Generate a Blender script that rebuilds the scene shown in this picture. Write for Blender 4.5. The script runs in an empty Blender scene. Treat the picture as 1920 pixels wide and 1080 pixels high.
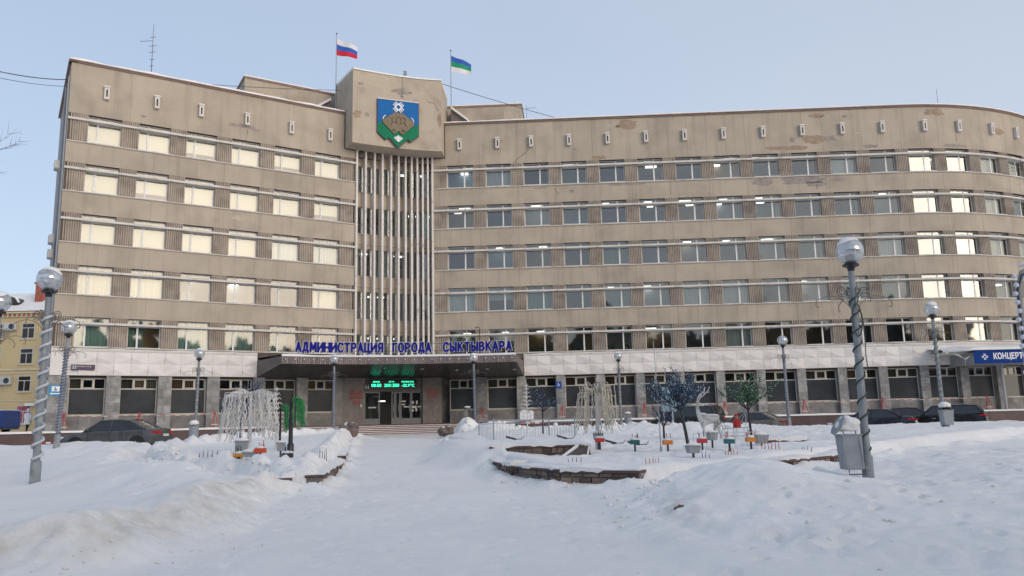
import bpy, math, random, bisect
import numpy as np
from mathutils import Vector, Matrix, noise
random.seed(7)
SC = bpy.context.scene
COL = SC.collection
rad = math.radians
# ------------------------------------------------------------------ camera
cam = bpy.data.cameras.new('camera'); co = bpy.data.objects.new('camera', cam); COL.objects.link(co); SC.camera = co
cam.sensor_width = 36.0; cam.lens = 36.0 * 1500 / 1920; cam.clip_start = .1; cam.clip_end = 3000
p_ = rad(9.6); r_ = rad(1.35)
F_ = Vector((0, math.cos(p_), math.sin(p_))); R0 = Vector((1, 0, 0)); U0 = R0.cross(F_)
R_ = R0 * math.cos(r_) - U0 * math.sin(r_); U_ = R_.cross(F_)
co.matrix_world = Matrix(((R_.x, U_.x, -F_.x, 0), (R_.y, U_.y, -F_.y, 0), (R_.z, U_.z, -F_.z, 1.6), (0, 0, 0, 1)))
# ------------------------------------------------------------------ sky, sun, exposure
SUN_AZ = 137.0; SUN_EL = 17.0
w = bpy.data.worlds.new('World'); SC.world = w; w.use_nodes = True
nt = w.node_tree; nt.nodes.clear()
sky = nt.nodes.new('ShaderNodeTexSky'); sky.sky_type = 'NISHITA'; sky.sun_disc = False
sky.sun_elevation = rad(SUN_EL); sky.sun_rotation = rad(SUN_AZ); sky.air_density = 1.0; sky.dust_density = 1.6; sky.ozone_density = 1.5
hs = nt.nodes.new('ShaderNodeHueSaturation'); hs.inputs['Saturation'].default_value = .75
mx = nt.nodes.new('ShaderNodeMix'); mx.data_type = 'RGBA'; mx.inputs[0].default_value = .5
# the veil brightens softly towards the sunrise side and is a little uneven
tc = nt.nodes.new('ShaderNodeTexCoord'); nz = nt.nodes.new('ShaderNodeTexNoise'); nz.inputs['Scale'].default_value = 2.2; nz.inputs['Detail'].default_value = 3
mp = nt.nodes.new('ShaderNodeMapping'); mp.inputs['Scale'].default_value = (1, 1, 2.5)
sx_n = nt.nodes.new('ShaderNodeSeparateXYZ'); g1 = nt.nodes.new('ShaderNodeMath'); g1.operation = 'MULTIPLY_ADD'; g1.inputs[1].default_value = .75; g1.inputs[2].default_value = .22
g2 = nt.nodes.new('ShaderNodeMath'); g2.operation = 'MULTIPLY_ADD'; g2.inputs[1].default_value = .45; g3 = nt.nodes.new('ShaderNodeMath'); g3.operation = 'MULTIPLY_ADD'; g3.inputs[1].default_value = -.35
rp = nt.nodes.new('ShaderNodeValToRGB'); rp.color_ramp.elements[0].position = 0; rp.color_ramp.elements[1].position = 1
rp.color_ramp.elements[0].color = (4.75, 5.85, 7.6, 1); rp.color_ramp.elements[1].color = (7.5, 8.0, 8.9, 1)
bg = nt.nodes.new('ShaderNodeBackground'); bg.inputs['Strength'].default_value = .098
ou = nt.nodes.new('ShaderNodeOutputWorld'); L = nt.links.new
L(sky.outputs[0], hs.inputs['Color']); L(hs.outputs[0], mx.inputs[6]); L(tc.outputs['Generated'], mp.inputs[0]); L(mp.outputs[0], nz.inputs['Vector'])
L(tc.outputs['Generated'], sx_n.inputs[0]); L(sx_n.outputs[0], g1.inputs[0]); L(nz.outputs['Fac'], g2.inputs[0]); L(g1.outputs[0], g2.inputs[2]); L(sx_n.outputs[2], g3.inputs[0]); L(g2.outputs[0], g3.inputs[2]); L(g3.outputs[0], rp.inputs[0]); L(rp.outputs[0], mx.inputs[7]); L(mx.outputs[2], bg.inputs[0]); L(bg.outputs[0], ou.inputs[0])
sl = bpy.data.lights.new('sun', 'SUN'); sl.energy = 1.0; sl.angle = rad(36); sl.color = (1, .84, .68)
so = bpy.data.objects.new('sun', sl); COL.objects.link(so)
a_, e_ = rad(SUN_AZ), rad(SUN_EL)
sd = Vector((math.sin(a_) * math.cos(e_), math.cos(a_) * math.cos(e_), math.sin(e_)))
so.rotation_euler = sd.to_track_quat('Z', 'Y').to_euler(); so.location = sd * 100
SC.view_settings.view_transform = 'Standard'; SC.view_settings.look = 'None'; SC.view_settings.gamma = 1
SC.view_settings.exposure = .48; SC.view_settings.use_curve_mapping = False
SC.render.engine = 'CYCLES'
# ------------------------------------------------------------------ helpers
def mat(name, col, rough=.7, metal=0., var=0., vscale=2., bump=0., bscale=30., spec=.5, objvar=0., emit=None, es=1., dark=None, dscale=.6, dthr=(.5, .7), streak=0.):
    m = bpy.data.materials.new(name); m.use_nodes = True; t = m.node_tree; b = t.nodes['Principled BSDF']
    b.inputs['Base Color'].default_value = (*col, 1); b.inputs['Roughness'].default_value = rough; b.inputs['Metallic'].default_value = metal
    b.inputs['Specular IOR Level'].default_value = spec
    out = None; g = t.nodes.new('ShaderNodeNewGeometry')
    def nz_(scale, det=4):
        n = t.nodes.new('ShaderNodeTexNoise'); n.inputs['Scale'].default_value = scale; n.inputs['Detail'].default_value = det
        t.links.new(g.outputs['Position'], n.inputs['Vector']); return n
    if var or dark or objvar:
        base = t.nodes.new('ShaderNodeRGB'); base.outputs[0].default_value = (*col, 1); out = base.outputs[0]
        if dark:
            n = nz_(dscale, 6); r = t.nodes.new('ShaderNodeMapRange'); r.inputs[1].default_value = dthr[0]; r.inputs[2].default_value = dthr[1]
            t.links.new(n.outputs['Fac'], r.inputs[0]); k = t.nodes.new('ShaderNodeMix'); k.data_type = 'RGBA'
            t.links.new(r.outputs[0], k.inputs[0]); t.links.new(out, k.inputs[6]); k.inputs[7].default_value = (*dark, 1); out = k.outputs[2]
        if var:
            n = nz_(vscale); h = t.nodes.new('ShaderNodeHueSaturation'); r = t.nodes.new('ShaderNodeMapRange')
            r.inputs[1].default_value = .3; r.inputs[2].default_value = .7; r.inputs[3].default_value = 1 - var; r.inputs[4].default_value = 1 + var
            t.links.new(n.outputs['Fac'], r.inputs[0]); t.links.new(r.outputs[0], h.inputs['Value']); t.links.new(out, h.inputs['Color']); out = h.outputs[0]
        if streak:
            mpp = t.nodes.new('ShaderNodeMapping'); mpp.inputs['Scale'].default_value = (2.4, 2.4, .16); t.links.new(g.outputs['Position'], mpp.inputs[0])
            n = t.nodes.new('ShaderNodeTexNoise'); n.inputs['Scale'].default_value = 1.0; n.inputs['Detail'].default_value = 5; t.links.new(mpp.outputs[0], n.inputs['Vector'])
            r = t.nodes.new('ShaderNodeMapRange'); r.inputs[1].default_value = .5; r.inputs[2].default_value = .75; r.inputs[3].default_value = 1; r.inputs[4].default_value = 1 - streak
            h = t.nodes.new('ShaderNodeHueSaturation'); t.links.new(n.outputs['Fac'], r.inputs[0]); t.links.new(r.outputs[0], h.inputs['Value']); t.links.new(out, h.inputs['Color']); out = h.outputs[0]
        if objvar:
            o = t.nodes.new('ShaderNodeObjectInfo'); h = t.nodes.new('ShaderNodeHueSaturation'); r = t.nodes.new('ShaderNodeMapRange')
            r.inputs[3].default_value = 1 - objvar; r.inputs[4].default_value = 1 + objvar
            t.links.new(o.outputs['Random'], r.inputs[0]); t.links.new(r.outputs[0], h.inputs['Value']); t.links.new(out, h.inputs['Color']); out = h.outputs[0]
        t.links.new(out, b.inputs['Base Color'])
    if bump:
        n = nz_(bscale, 5); u = t.nodes.new('ShaderNodeBump'); u.inputs['Strength'].default_value = bump; u.inputs['Distance'].default_value = .02
        t.links.new(n.outputs['Fac'], u.inputs['Height']); t.links.new(u.outputs[0], b.inputs['Normal'])
    if emit:
        b.inputs['Emission Color'].default_value = (*emit, 1); b.inputs['Emission Strength'].default_value = es; m.cycles.emission_sampling = 'NONE'
    return m
def glassmat(name, refl, tint=(.8, .85, .85), rough=.03, bump=.0):
    m = bpy.data.materials.new(name); m.use_nodes = True; t = m.node_tree; t.nodes.clear()
    o = t.nodes.new('ShaderNodeOutputMaterial'); a = t.nodes.new('ShaderNodeBsdfTransparent'); a.inputs[0].default_value = (*tint, 1)
    g = t.nodes.new('ShaderNodeBsdfGlossy'); g.inputs['Roughness'].default_value = rough; g.inputs['Color'].default_value = (.95, .95, .93, 1)
    x = t.nodes.new('ShaderNodeMixShader')
    lw = t.nodes.new('ShaderNodeFresnel'); lw.inputs[0].default_value = 1.5
    ad = t.nodes.new('ShaderNodeMath'); ad.operation = 'MULTIPLY_ADD'; ad.inputs[1].default_value = 1.0; ad.inputs[2].default_value = refl - .04; ad.use_clamp = True
    t.links.new(lw.outputs[0], ad.inputs[0]); t.links.new(ad.outputs[0], x.inputs[0])
    t.links.new(a.outputs[0], x.inputs[1]); t.links.new(g.outputs[0], x.inputs[2]); t.links.new(x.outputs[0], o.inputs[0])
    if bump:
        ge = t.nodes.new('ShaderNodeNewGeometry'); n = t.nodes.new('ShaderNodeTexNoise'); n.inputs['Scale'].default_value = .9
        u = t.nodes.new('ShaderNodeBump'); u.inputs['Strength'].default_value = bump; u.inputs['Distance'].default_value = .02
        t.links.new(ge.outputs['Position'], n.inputs['Vector']); t.links.new(n.outputs['Fac'], u.inputs['Height']); t.links.new(u.outputs[0], g.inputs['Normal'])
    return m
class MB:
    """collects geometry in world (or local) coordinates, then links it as ONE mesh object"""
    def __init__(s): s.v = []; s.f = []; s.m = []
    def add(s, vs, fs, mi=0):
        o = len(s.v); s.v += [tuple(p) for p in vs]; s.f += [tuple(i + o for i in q) for q in fs]; s.m += [mi] * len(fs); return s
    def hexa(s, p, mi=0):  # 8 pts: bottom 4 ccw, top 4
        return s.add(p, [(3, 2, 1, 0), (4, 5, 6, 7), (0, 1, 5, 4), (1, 2, 6, 5), (2, 3, 7, 6), (3, 0, 4, 7)], mi)
    def box(s, x0, x1, y0, y1, z0, z1, mi=0):
        return s.hexa([(x0, y0, z0), (x1, y0, z0), (x1, y1, z0), (x0, y1, z0), (x0, y0, z1), (x1, y0, z1), (x1, y1, z1), (x0, y1, z1)], mi)
    def prism(s, poly, z0, z1, mi=0):   # poly ccw in xy
        n = len(poly); vs = [(a[0], a[1], z0) for a in poly] + [(a[0], a[1], z1) for a in poly]
        return s.add(vs, [tuple(range(n - 1, -1, -1)), tuple(range(n, 2 * n))] + [(i, (i + 1) % n, n + (i + 1) % n, n + i) for i in range(n)], mi)
    def tube(s, pts, r, seg=6, mi=0, cap=True):
        pts = [Vector(p) for p in pts]; n = len(pts); rr = r if isinstance(r, (list, tuple)) else [r] * n
        vs = []; up = None
        for i, p in enumerate(pts):
            d = (pts[min(i + 1, n - 1)] - pts[max(i - 1, 0)])
            if d.length < 1e-9: d = Vector((0, 0, 1))
            d.normalize()
            if up is None: up = d.orthogonal().normalized()
            up = (up - d * up.dot(d)); up = up.normalized() if up.length > 1e-6 else d.orthogonal().normalized()
            q = d.cross(up)
            for k in range(seg):
                a = 2 * math.pi * k / seg; vs.append(p + (up * math.cos(a) + q * math.sin(a)) * rr[i])
        fs = [(i * seg + k, i * seg + (k + 1) % seg, (i + 1) * seg + (k + 1) % seg, (i + 1) * seg + k) for i in range(n - 1) for k in range(seg)]
        if cap: fs += [tuple(range(seg - 1, -1, -1)), tuple((n - 1) * seg + k for k in range(seg))]
        return s.add(vs, fs, mi)
    def lathe(s, prof, c=(0, 0, 0), seg=20, mi=0):  # prof [(r,z)]
        vs = []; n = len(prof)
        for r, z in prof:
            for k in range(seg):
                a = 2 * math.pi * k / seg; vs.append((c[0] + r * math.cos(a), c[1] + r * math.sin(a), c[2] + z))
        fs = [(i * seg + k, i * seg + (k + 1) % seg, (i + 1) * seg + (k + 1) % seg, (i + 1) * seg + k) for i in range(n - 1) for k in range(seg)]
        fs += [tuple(range(seg - 1, -1, -1)), tuple((n - 1) * seg + k for k in range(seg))]
        return s.add(vs, fs, mi)
    def blob(s, c, r, sq=(1, 1, 1), seg=12, rings=8, amp=.0, mi=0, freq=2., zmin=None):
        vs = []
        for i in range(rings + 1):
            t = math.pi * i / rings
            for k in range(seg):
                a = 2 * math.pi * k / seg; d = Vector((math.sin(t) * math.cos(a), math.sin(t) * math.sin(a), math.cos(t)))
                q = 1 + amp * noise.noise(d * freq + Vector(c))
                z = c[2] + d.z * r * sq[2] * q
                if zmin is not None: z = max(z, zmin)
                vs.append((c[0] + d.x * r * sq[0] * q, c[1] + d.y * r * sq[1] * q, z))
        fs = [(i * seg + k, (i + 1) * seg + k, (i + 1) * seg + (k + 1) % seg, i * seg + (k + 1) % seg) for i in range(rings) for k in range(seg)]
        return s.add(vs, fs, mi)
    def build(s, name, mats, parent=None, smooth=False, bevel=0, kind=None):
        if not isinstance(mats, (list, tuple)): mats = [mats]
        off = Vector((0, 0, 0))
        if parent is not None and parent.get('_w'): off = Vector(parent['_w'])
        me = bpy.data.meshes.new(name); me.from_pydata([tuple(Vector(p) - off) for p in s.v], [], s.f)
        for m in mats: me.materials.append(m)
        if len(mats) > 1: me.polygons.foreach_set('material_index', s.m)
        if smooth: me.polygons.foreach_set('use_smooth', [True] * len(s.f))
        me.update()
        if smooth == 'auto': me.set_sharp_from_angle(angle=rad(40))
        o = bpy.data.objects.new(name, me); COL.objects.link(o)
        if parent is not None: o.parent = parent; o['_w'] = list(off)
        if bevel:
            b = o.modifiers.new('bevel', 'BEVEL'); b.width = bevel; b.segments = 2; b.limit_method = 'ANGLE'
        if kind: o['kind'] = kind
        return o
def tag(o, label=None, cat=None, group=None, kind=None):
    if label: o['label'] = label
    if cat: o['category'] = cat
    if group: o['group'] = group
    if kind: o['kind'] = kind
    return o
def thing(name, label, cat, loc=(0, 0, 0), group=None, world=False, rotz=0):
    o = bpy.data.objects.new(name, None); COL.objects.link(o); o.location = loc; o.rotation_euler = (0, 0, rotz); o.empty_display_size = .3
    if world: o['_w'] = list(loc)
    return tag(o, label, cat, group)
def copy_tree(o, parent=None, loc=None, rot=None, label=None):
    c = o.copy(); COL.objects.link(c); c.parent = parent
    if loc is not None: c.location = loc
    if rot is not None: c.rotation_euler = rot
    if label: c['label'] = label
    for ch in list(o.children): copy_tree(ch, c)
    return c
def textmesh(txt, size, extrude=.02, offset=0., align='CENTER', spacing=1.0):
    cu = bpy.data.curves.new('text', 'FONT'); cu.body = txt; cu.size = size; cu.extrude = extrude; cu.offset = offset
    cu.align_x = align; cu.align_y = 'CENTER'; cu.space_character = spacing; cu.resolution_u = 3
    o = bpy.data.objects.new('text', cu); COL.objects.link(o); bpy.context.view_layer.update()
    dg = bpy.context.evaluated_depsgraph_get(); me = bpy.data.meshes.new_from_object(o.evaluated_get(dg)); bpy.data.objects.remove(o); bpy.data.curves.remove(cu)
    return me
def placetext(me, name, m, pos, heading, parent=None):
    """text standing upright facing the outward normal of a wall whose heading (direction read left to right) is given"""
    me.materials.clear(); me.materials.append(m); me.name = name
    o = bpy.data.objects.new(name, me); COL.objects.link(o)
    M = Matrix.Translation(Vector(pos)) @ Matrix.Rotation(heading, 4, 'Z') @ Matrix.Rotation(rad(90), 4, 'X')
    if parent is not None:
        o.parent = parent
        if parent.get('_w'): M = Matrix.Translation(-Vector(parent['_w'])) @ M
        o['_w'] = parent.get('_w', [0, 0, 0])
    o.matrix_basis = M
    return o
# ------------------------------------------------------------------ materials
M = {}
M['plaster'] = mat('plaster', (.415, .355, .285), .92, var=.09, vscale=.35, bump=.3, bscale=14, objvar=.035, dark=(.34, .29, .235), dscale=.5, dthr=(.48, .72), streak=.16)
M['plaster_grey'] = mat('plaster_grey', (.36, .34, .33), .95, var=.1, vscale=.6, bump=.3, bscale=12)
M['joint'] = mat('joint', (.10, .08, .065), .95)
M['rib'] = mat('ribbed_plaster', (.37, .315, .262), .95, var=.14, vscale=1.2, bump=.35, bscale=20, objvar=.05, dark=(.24, .205, .18), dscale=1.1, dthr=(.45, .75))
M['shelf'] = mat('shelf_paint', (.60, .57, .53), .85, var=.08, vscale=1.5, bump=.2, bscale=10, dark=(.40, .36, .33), dscale=1.8, dthr=(.55, .75))
M['fin'] = mat('fin_paint', (.68, .64, .60), .85, var=.08, vscale=1.5, bump=.2, bscale=10, dark=(.38, .33, .30), dscale=2.2, dthr=(.58, .75))
M['frame'] = mat('window_frame_paint', (.72, .72, .71), .5, objvar=.05)
M['oldframe'] = mat('old_frame_paint', (.50, .48, .42), .65, var=.1, vscale=3)
M['greyframe'] = mat('aged_frame', (.35, .35, .34), .6)
M['interior'] = mat('interior_wall', (.50, .48, .42), .9, objvar=.25)
M['ceiling'] = mat('interior_ceiling', (.62, .62, .6), .9)
M['tube'] = mat('ceiling_lamp', (1, 1, 1), .5, emit=(1, .98, .92), es=2.4)
M['glass'] = glassmat('window_glass', .16, bump=.06)
M['glassL'] = glassmat('window_glass_bright', .08, bump=.05)
M['film'] = mat('tinted_film_glass', (.045, .05, .056), .12, spec=.9, var=.25, vscale=.8)
M['glassdark'] = glassmat('display_glass', .16, (.55, .6, .6), bump=.08)
M['glasst'] = glassmat('stair_glass', .12, bump=.08)
M['blind'] = mat('cream_blind', (.66, .61, .50), .8, objvar=.06)
M['curtg'] = mat('green_curtain', (.16, .25, .22), .9, objvar=.2)
M['curtw'] = mat('pale_curtain', (.50, .52, .48), .9, objvar=.2)
M['cornice'] = mat('cornice_metal', (.22, .155, .13), .75, var=.15)
M['whitepanel'] = mat('white_facing', (.69, .655, .63), .7, var=.045, vscale=1.2, bump=.12, bscale=20, objvar=.05, dark=(.56, .51, .48), dscale=.9, dthr=(.55, .8))
M['stone'] = mat('grey_stone', (.25, .245, .24), .75, var=.22, vscale=2.5, bump=.25, bscale=18, objvar=.22, dark=(.42, .40, .385), dscale=1.6, dthr=(.52, .75))
M['stonedark'] = mat('grey_stone_dark', (.19, .18, .175), .75, var=.25, vscale=1.6, bump=.2, bscale=18, objvar=.2, dark=(.30, .28, .265), dscale=1.3, dthr=(.55, .75))
M['redgranite'] = mat('dark_red_granite', (.075, .045, .046), .55, var=.15, objvar=.15)
M['canopy'] = mat('canopy_concrete', (.17, .145, .14), .85, var=.15, bump=.2)
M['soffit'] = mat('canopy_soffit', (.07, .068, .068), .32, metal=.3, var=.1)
M['blue'] = mat('sign_blue', (.012, .018, .20), .4)
M['white'] = mat('white_paint', (.78, .78, .78), .5)
M['snow'] = None
M['metal'] = mat('grey_metal', (.33, .35, .37), .5, metal=.4, var=.1)
M['darkmetal'] = mat('dark_metal', (.06, .06, .065), .5, metal=.5)
M['black'] = mat('black_plastic', (.015, .015, .018), .4)
M['red'] = mat('red_paint', (.40, .035, .035), .5)
M['maroon'] = mat('maroon_plate', (.16, .012, .02), .35)
def snowmat(name, col, b1=.35, dirt=None):
    m = bpy.data.materials.new(name); m.use_nodes = True; t = m.node_tree; b = t.nodes['Principled BSDF']
    b.inputs['Roughness'].default_value = .75; b.inputs['Specular IOR Level'].default_value = .25
    b.inputs['Subsurface Weight'].default_value = 0.0
    g = t.nodes.new('ShaderNodeNewGeometry')
    def N(s, d=6, ro=.6):
        n = t.nodes.new('ShaderNodeTexNoise'); n.inputs['Scale'].default_value = s; n.inputs['Detail'].default_value = d; n.inputs['Roughness'].default_value = ro
        t.links.new(g.outputs['Position'], n.inputs['Vector']); return n
    n1 = N(.55, 5); k = t.nodes.new('ShaderNodeMix'); k.data_type = 'RGBA'; r = t.nodes.new('ShaderNodeMapRange'); r.inputs[1].default_value = .35; r.inputs[2].default_value = .7
    t.links.new(n1.outputs['Fac'], r.inputs[0]); t.links.new(r.outputs[0], k.inputs[0])
    k.inputs[6].default_value = (*col, 1); k.inputs[7].default_value = (col[0] * .93, col[1] * .93, col[2] * .935, 1)
    out = k.outputs[2]
    if dirt:
        # trodden or dug snow carries sand in patches: vertex attribute 'dirt' marks where
        at = t.nodes.new('ShaderNodeAttribute'); at.attribute_name = 'dirt'; n2 = N(2.2, 8, .7); mu = t.nodes.new('ShaderNodeMath'); mu.operation = 'MULTIPLY'
        r2 = t.nodes.new('ShaderNodeMapRange'); r2.inputs[1].default_value = .35; r2.inputs[2].default_value = .72
        t.links.new(n2.outputs['Fac'], r2.inputs[0]); t.links.new(at.outputs['Fac'], mu.inputs[0]); t.links.new(r2.outputs[0], mu.inputs[1])
        k2 = t.nodes.new('ShaderNodeMix'); k2.data_type = 'RGBA'; t.links.new(mu.outputs[0], k2.inputs[0]); t.links.new(out, k2.inputs[6]); k2.inputs[7].default_value = (*dirt, 1)
        out = k2.outputs[2]
    t.links.new(out, b.inputs['Base Color'])
    na = N(9, 8, .65); nb = N(60, 4, .6); ad = t.nodes.new('ShaderNodeMath'); ad.operation = 'MULTIPLY_ADD'; ad.inputs[1].default_value = .35
    t.links.new(nb.outputs['Fac'], ad.inputs[0]); t.links.new(na.outputs['Fac'], ad.inputs[2])
    u = t.nodes.new('ShaderNodeBump'); u.inputs['Strength'].default_value = b1; u.inputs['Distance'].default_value = .06
    t.links.new(ad.outputs[0], u.inputs['Height']); t.links.new(u.outputs[0], b.inputs['Normal'])
    return m
M['snow'] = snowmat('snow', (.82, .80, .78), .4)
M['ground'] = snowmat('ground_snow', (.83, .81, .79), .42, dirt=(.52, .46, .38))
# ------------------------------------------------------------------ terrain
def smn(t): t = np.clip(t, 0, 1); return t * t * (3 - 2 * t)
def sdf(poly, X, Y):
    P = np.array(poly, float); d = np.full(X.shape, 1e9); ins = np.zeros(X.shape, bool); n = len(P)
    for i in range(n):
        a, b = P[i], P[(i + 1) % n]; e = b - a; wx = X - a[0]; wy = Y - a[1]
        t = np.clip((wx * e[0] + wy * e[1]) / (e @ e), 0, 1); d = np.minimum(d, np.hypot(wx - t * e[0], wy - t * e[1]))
        c = ((a[1] > Y) != (b[1] > Y))
        with np.errstate(divide='ignore', invalid='ignore'):
            xi = (b[0] - a[0]) * (Y - a[1]) / (b[1] - a[1] if b[1] != a[1] else 1e-9) + a[0]
        ins ^= c & (X < xi)
    return np.where(ins, d, -d)
def vnoise(X, Y, f, seed=0):
    """smooth value noise, vectorised"""
    x = X * f + seed * 17.3; y = Y * f + seed * 9.1; xi = np.floor(x).astype(int); yi = np.floor(y).astype(int); fx = x - xi; fy = y - yi
    def h(a, b):
        v = np.sin(a * 127.1 + b * 311.7 + seed * 74.7) * 43758.5453; return v - np.floor(v)
    u = fx * fx * (3 - 2 * fx); v = fy * fy * (3 - 2 * fy)
    return (h(xi, yi) * (1 - u) + h(xi + 1, yi) * u) * (1 - v) + (h(xi, yi + 1) * (1 - u) + h(xi + 1, yi + 1) * u) * v - .5
def fbm(X, Y, f, o=4, seed=0, g=.5):
    s = 0; a = 1
    for k in range(o): s = s + a * vnoise(X * .8 + Y * .6, Y * .8 - X * .6, f, seed + k * 3) ; f *= 2.03; a *= g
    return s
LBED = [(-4.14, 17.3), (-5.03, 17.07), (-5.83, 18.4), (-7, 19.7), (-8.8, 21.1), (-10.1, 22.6), (-11.9, 25.8), (-13.5, 31), (-13, 38), (-10.5, 43.5), (-8.6, 43.5), (-7.4, 36), (-5.3, 25)]
LBANK = [(-4.6, 17.1), (-4.5, 15.4), (-4.0, 13.5), (-3.95, 11.3), (-4.2, 10.1), (-4.7, 9.2), (-5.3, 8.7), (-6.5, 7.5), (-8, 5), (-10, 0), (-90, 0), (-90, 36), (-20, 36), (-14, 33), (-11, 24), (-8.8, 21), (-7, 19.5), (-5.5, 17.8)]
RBED = [(0, 18.8), (.9, 17.1), (2.43, 16.2), (4.3, 17.0), (6.25, 18.97), (8.3, 20.9), (14, 26), (24, 34), (26, 43), (0, 44.5), (-3.3, 44), (-3.4, 38.6), (-1.7, 27.9), (-1.0, 23.3)]
TERR = [(-1.55, 24.6), (-.45, 22.55), (1.95, 22.25), (2.6, 33), (-2.3, 33.5)]
DUNE = [(1.75, 11.6), (1.95, 13.6), (2.6, 15.6), (3.8, 16.4), (6.5, 18.4), (9, 20.4), (16, 25), (40, 30), (40, 6), (5.6, 7.3), (3.0, 9.2)]
PATH = [(-5.1, 17), (-6.9, 25), (-9.9, 47), (-3.0, 47), (-2.0, 28), (-.6, 18.8), (1.2, 16.5), (1.6, 13), (1.8, 9), (3, 6), (3, 0), (-8, 0), (-4.9, 8.5), (-3.9, 11)]
def Gn(X, Y):
    g = np.clip(.0245 * Y - .06, 0, 1.0); return g - .42 * smn((X - 1) / 9) * smn((Y - 41) / 5)
def HF(X, Y):
    h = Gn(X, Y); flat = smn((47 - Y) / 2.5)            # flat road beyond
    big = fbm(X, Y, .35, 3, 1); med = fbm(X, Y, 1.6, 3, 5); fine = fbm(X, Y, 5.5, 3, 9)
    dp = sdf(PATH, X, Y); inp = smn((dp + .3) / .6)
    h = h + flat * (1 - .8 * inp) * (.05 * big + .02 * med) + .006 * flat * fine
    h = h - .10 * inp * flat * smn((Y - 3) / 5) + inp * flat * (.012 * med + .02 * fbm(X, Y * .35, 2.2, 2, 12) + .008 * np.abs(fine))
    # left bank, a low shelf with a dug slope towards the path
    d = sdf(LBANK, X, Y) + .45 * vnoise(X, Y, .8, 3) + .2 * vnoise(X, Y, 2.3, 31) + .08 * fine
    sl = smn(d / 1.2)
    h = h + (.44 * sl - .42 * smn((d - 1.0) / 2.6)) * (1 + .35 * big)
    rough = np.exp(-((d - .9) / .75) ** 2)
    h = h + rough * (.10 * med + .05 * fine)
    dirt = .8 * np.exp(-((d - .75) / .45) ** 2) * smn((Y - 7) / 2) * smn((18.5 - Y) / 3)
    # left bed
    d = sdf(LBED, X, Y) - .02 + .05 * med + .05 * vnoise(X, Y, 2.6, 4)
    h = h + .30 * smn(d / .25) + .26 * np.exp(-((d - .5) / .36) ** 2) * (1 + 1.3 * vnoise(X, Y, 1.9, 6) + .5 * fine) * flat
    dl = sdf(LBED, X, Y)
    h = h + .27 * np.exp(-((dl + .14) / .25) ** 2) * np.clip(.38 + 1.9 * vnoise(X, Y, 1.1, 27) + .3 * fine, 0, 1.05) * flat
    # right bed
    d0 = sdf(RBED, X, Y); d = d0 - .04 + .03 * fine
    h = h + .30 * smn(d / .34) + .06 * np.exp(-((d - .5) / .4) ** 2) * (1 + vnoise(X, Y, 2.2, 7))
    # snow spilt against the kerbs on the path side
    side = smn((.3 - X) / .6)
    h = h + (.20 + .14 * side) * np.exp(-((d0 + .16) / .24) ** 2) * np.clip(.10 + .08 * side + 1.9 * vnoise(X, Y, 1.25, 17) + .3 * fine, 0, 1.1)
    inner = smn((d0 - .8) / 1.5)
    h = h + inner * (.10 * np.abs(med) + .05 * fine) * flat
    # terrace
    dt = sdf(TERR, X, Y); top = .965 + .05 * big + .02 * med + .006 * (Y - 22)
    e = smn((dt + .25 - 0 * X) / .25) * (dt > -.25); left = smn((dt + 1.6) / 1.6) * (X < -.3)
    k = np.maximum(np.where((Y < 22.6) & (X > -.4), 0, e), np.where(X < -.1, left, 0))
    h = h * (1 - k) + np.maximum(top, h) * k
    # shovelled crest at the back of the right bed and heaps
    lump = np.clip(.6 + 1.0 * vnoise(X, Y, .9, 8) + .5 * vnoise(X, Y, 2.2, 11), .15, 1.5)
    h = h + .27 * np.exp(-((Y - 40.5) / 1.7) ** 2) * smn((X + 2.2) / 1.5) * (1 - .85 * smn((X - 10.5) / 3)) * lump
    h = h - .16 * smn((X - 9) / 6) * smn((Y - 30) / 6)
    h = h - .16 * np.exp(-(((X - 1.2) / .9) ** 2 + ((Y - 21.7) / .5) ** 2))
    h = h + .30 * np.exp(-((Y - 35) / 2.2) ** 2) * smn((X - 1.5) / 1.5) * smn((11 - X) / 3) * lump
    h = h + .06 * np.exp(-((Y - 33.5) / 2.2) ** 2) * smn((X - 9.5) / 3) * smn((40 - X) / 6) * (.7 + .5 * big)
    h = h + .60 * np.exp(-(((X + 2.7) / .85) ** 2 + ((Y - 44) / .95) ** 2)) * (1 + .9 * med)
    h = h + .42 * np.exp(-(((X + 1.3) / .8) ** 2 + ((Y - 40) / 1.2) ** 2)) * (1 + .5 * med)
    h = h + .38 * np.exp(-(((X + 8.95) / .95) ** 2 + ((Y - 44.8) / .8) ** 2)) * (1 + .5 * med)
    # right bank in front: the big heap with a steep dug left face and a long rough shoulder
    d = sdf(DUNE, X, Y) + .40 * vnoise(X, Y, 1.0, 13) + .2 * vnoise(X, Y, 2.4, 33) + .07 * fine
    hp = .46 * np.exp(-(((X - 3.9) / 1.5) ** 2 + ((Y - 13.9) / 2.0) ** 2)) + .16 * np.exp(-(((X - 7.2) / 3.2) ** 2 + ((Y - 12.0) / 2.4) ** 2)) + .12 * np.exp(-(((X - 13) / 4) ** 2 + ((Y - 15.0) / 4) ** 2))
    face = smn(d / .65)
    h = h + face * (hp + .05) * (1 + .22 * big) + face * (.045 * med + .10 * np.abs(fbm(X, Y, 1.1, 3, 21)) + .03 * np.abs(fbm(X, Y, 3.1, 3, 23)) + .01 * fine)
    h = h - .17 * np.exp(-(((X - 7.3) / 1.6) ** 2 + ((Y - 16.9) / 1.5) ** 2))
    h = h + np.exp(-((d - .3) / .7) ** 2) * (.07 * med + .05 * fine)
    dirt = dirt + .9 * np.exp(-(((X - 2.35) / .25) ** 2 + ((Y - 11.9) / .8) ** 2))
    # road in front of the building
    rd = smn((Y - 45.0) / 1.2) * smn((57.5 - Y) / 1)
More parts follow.
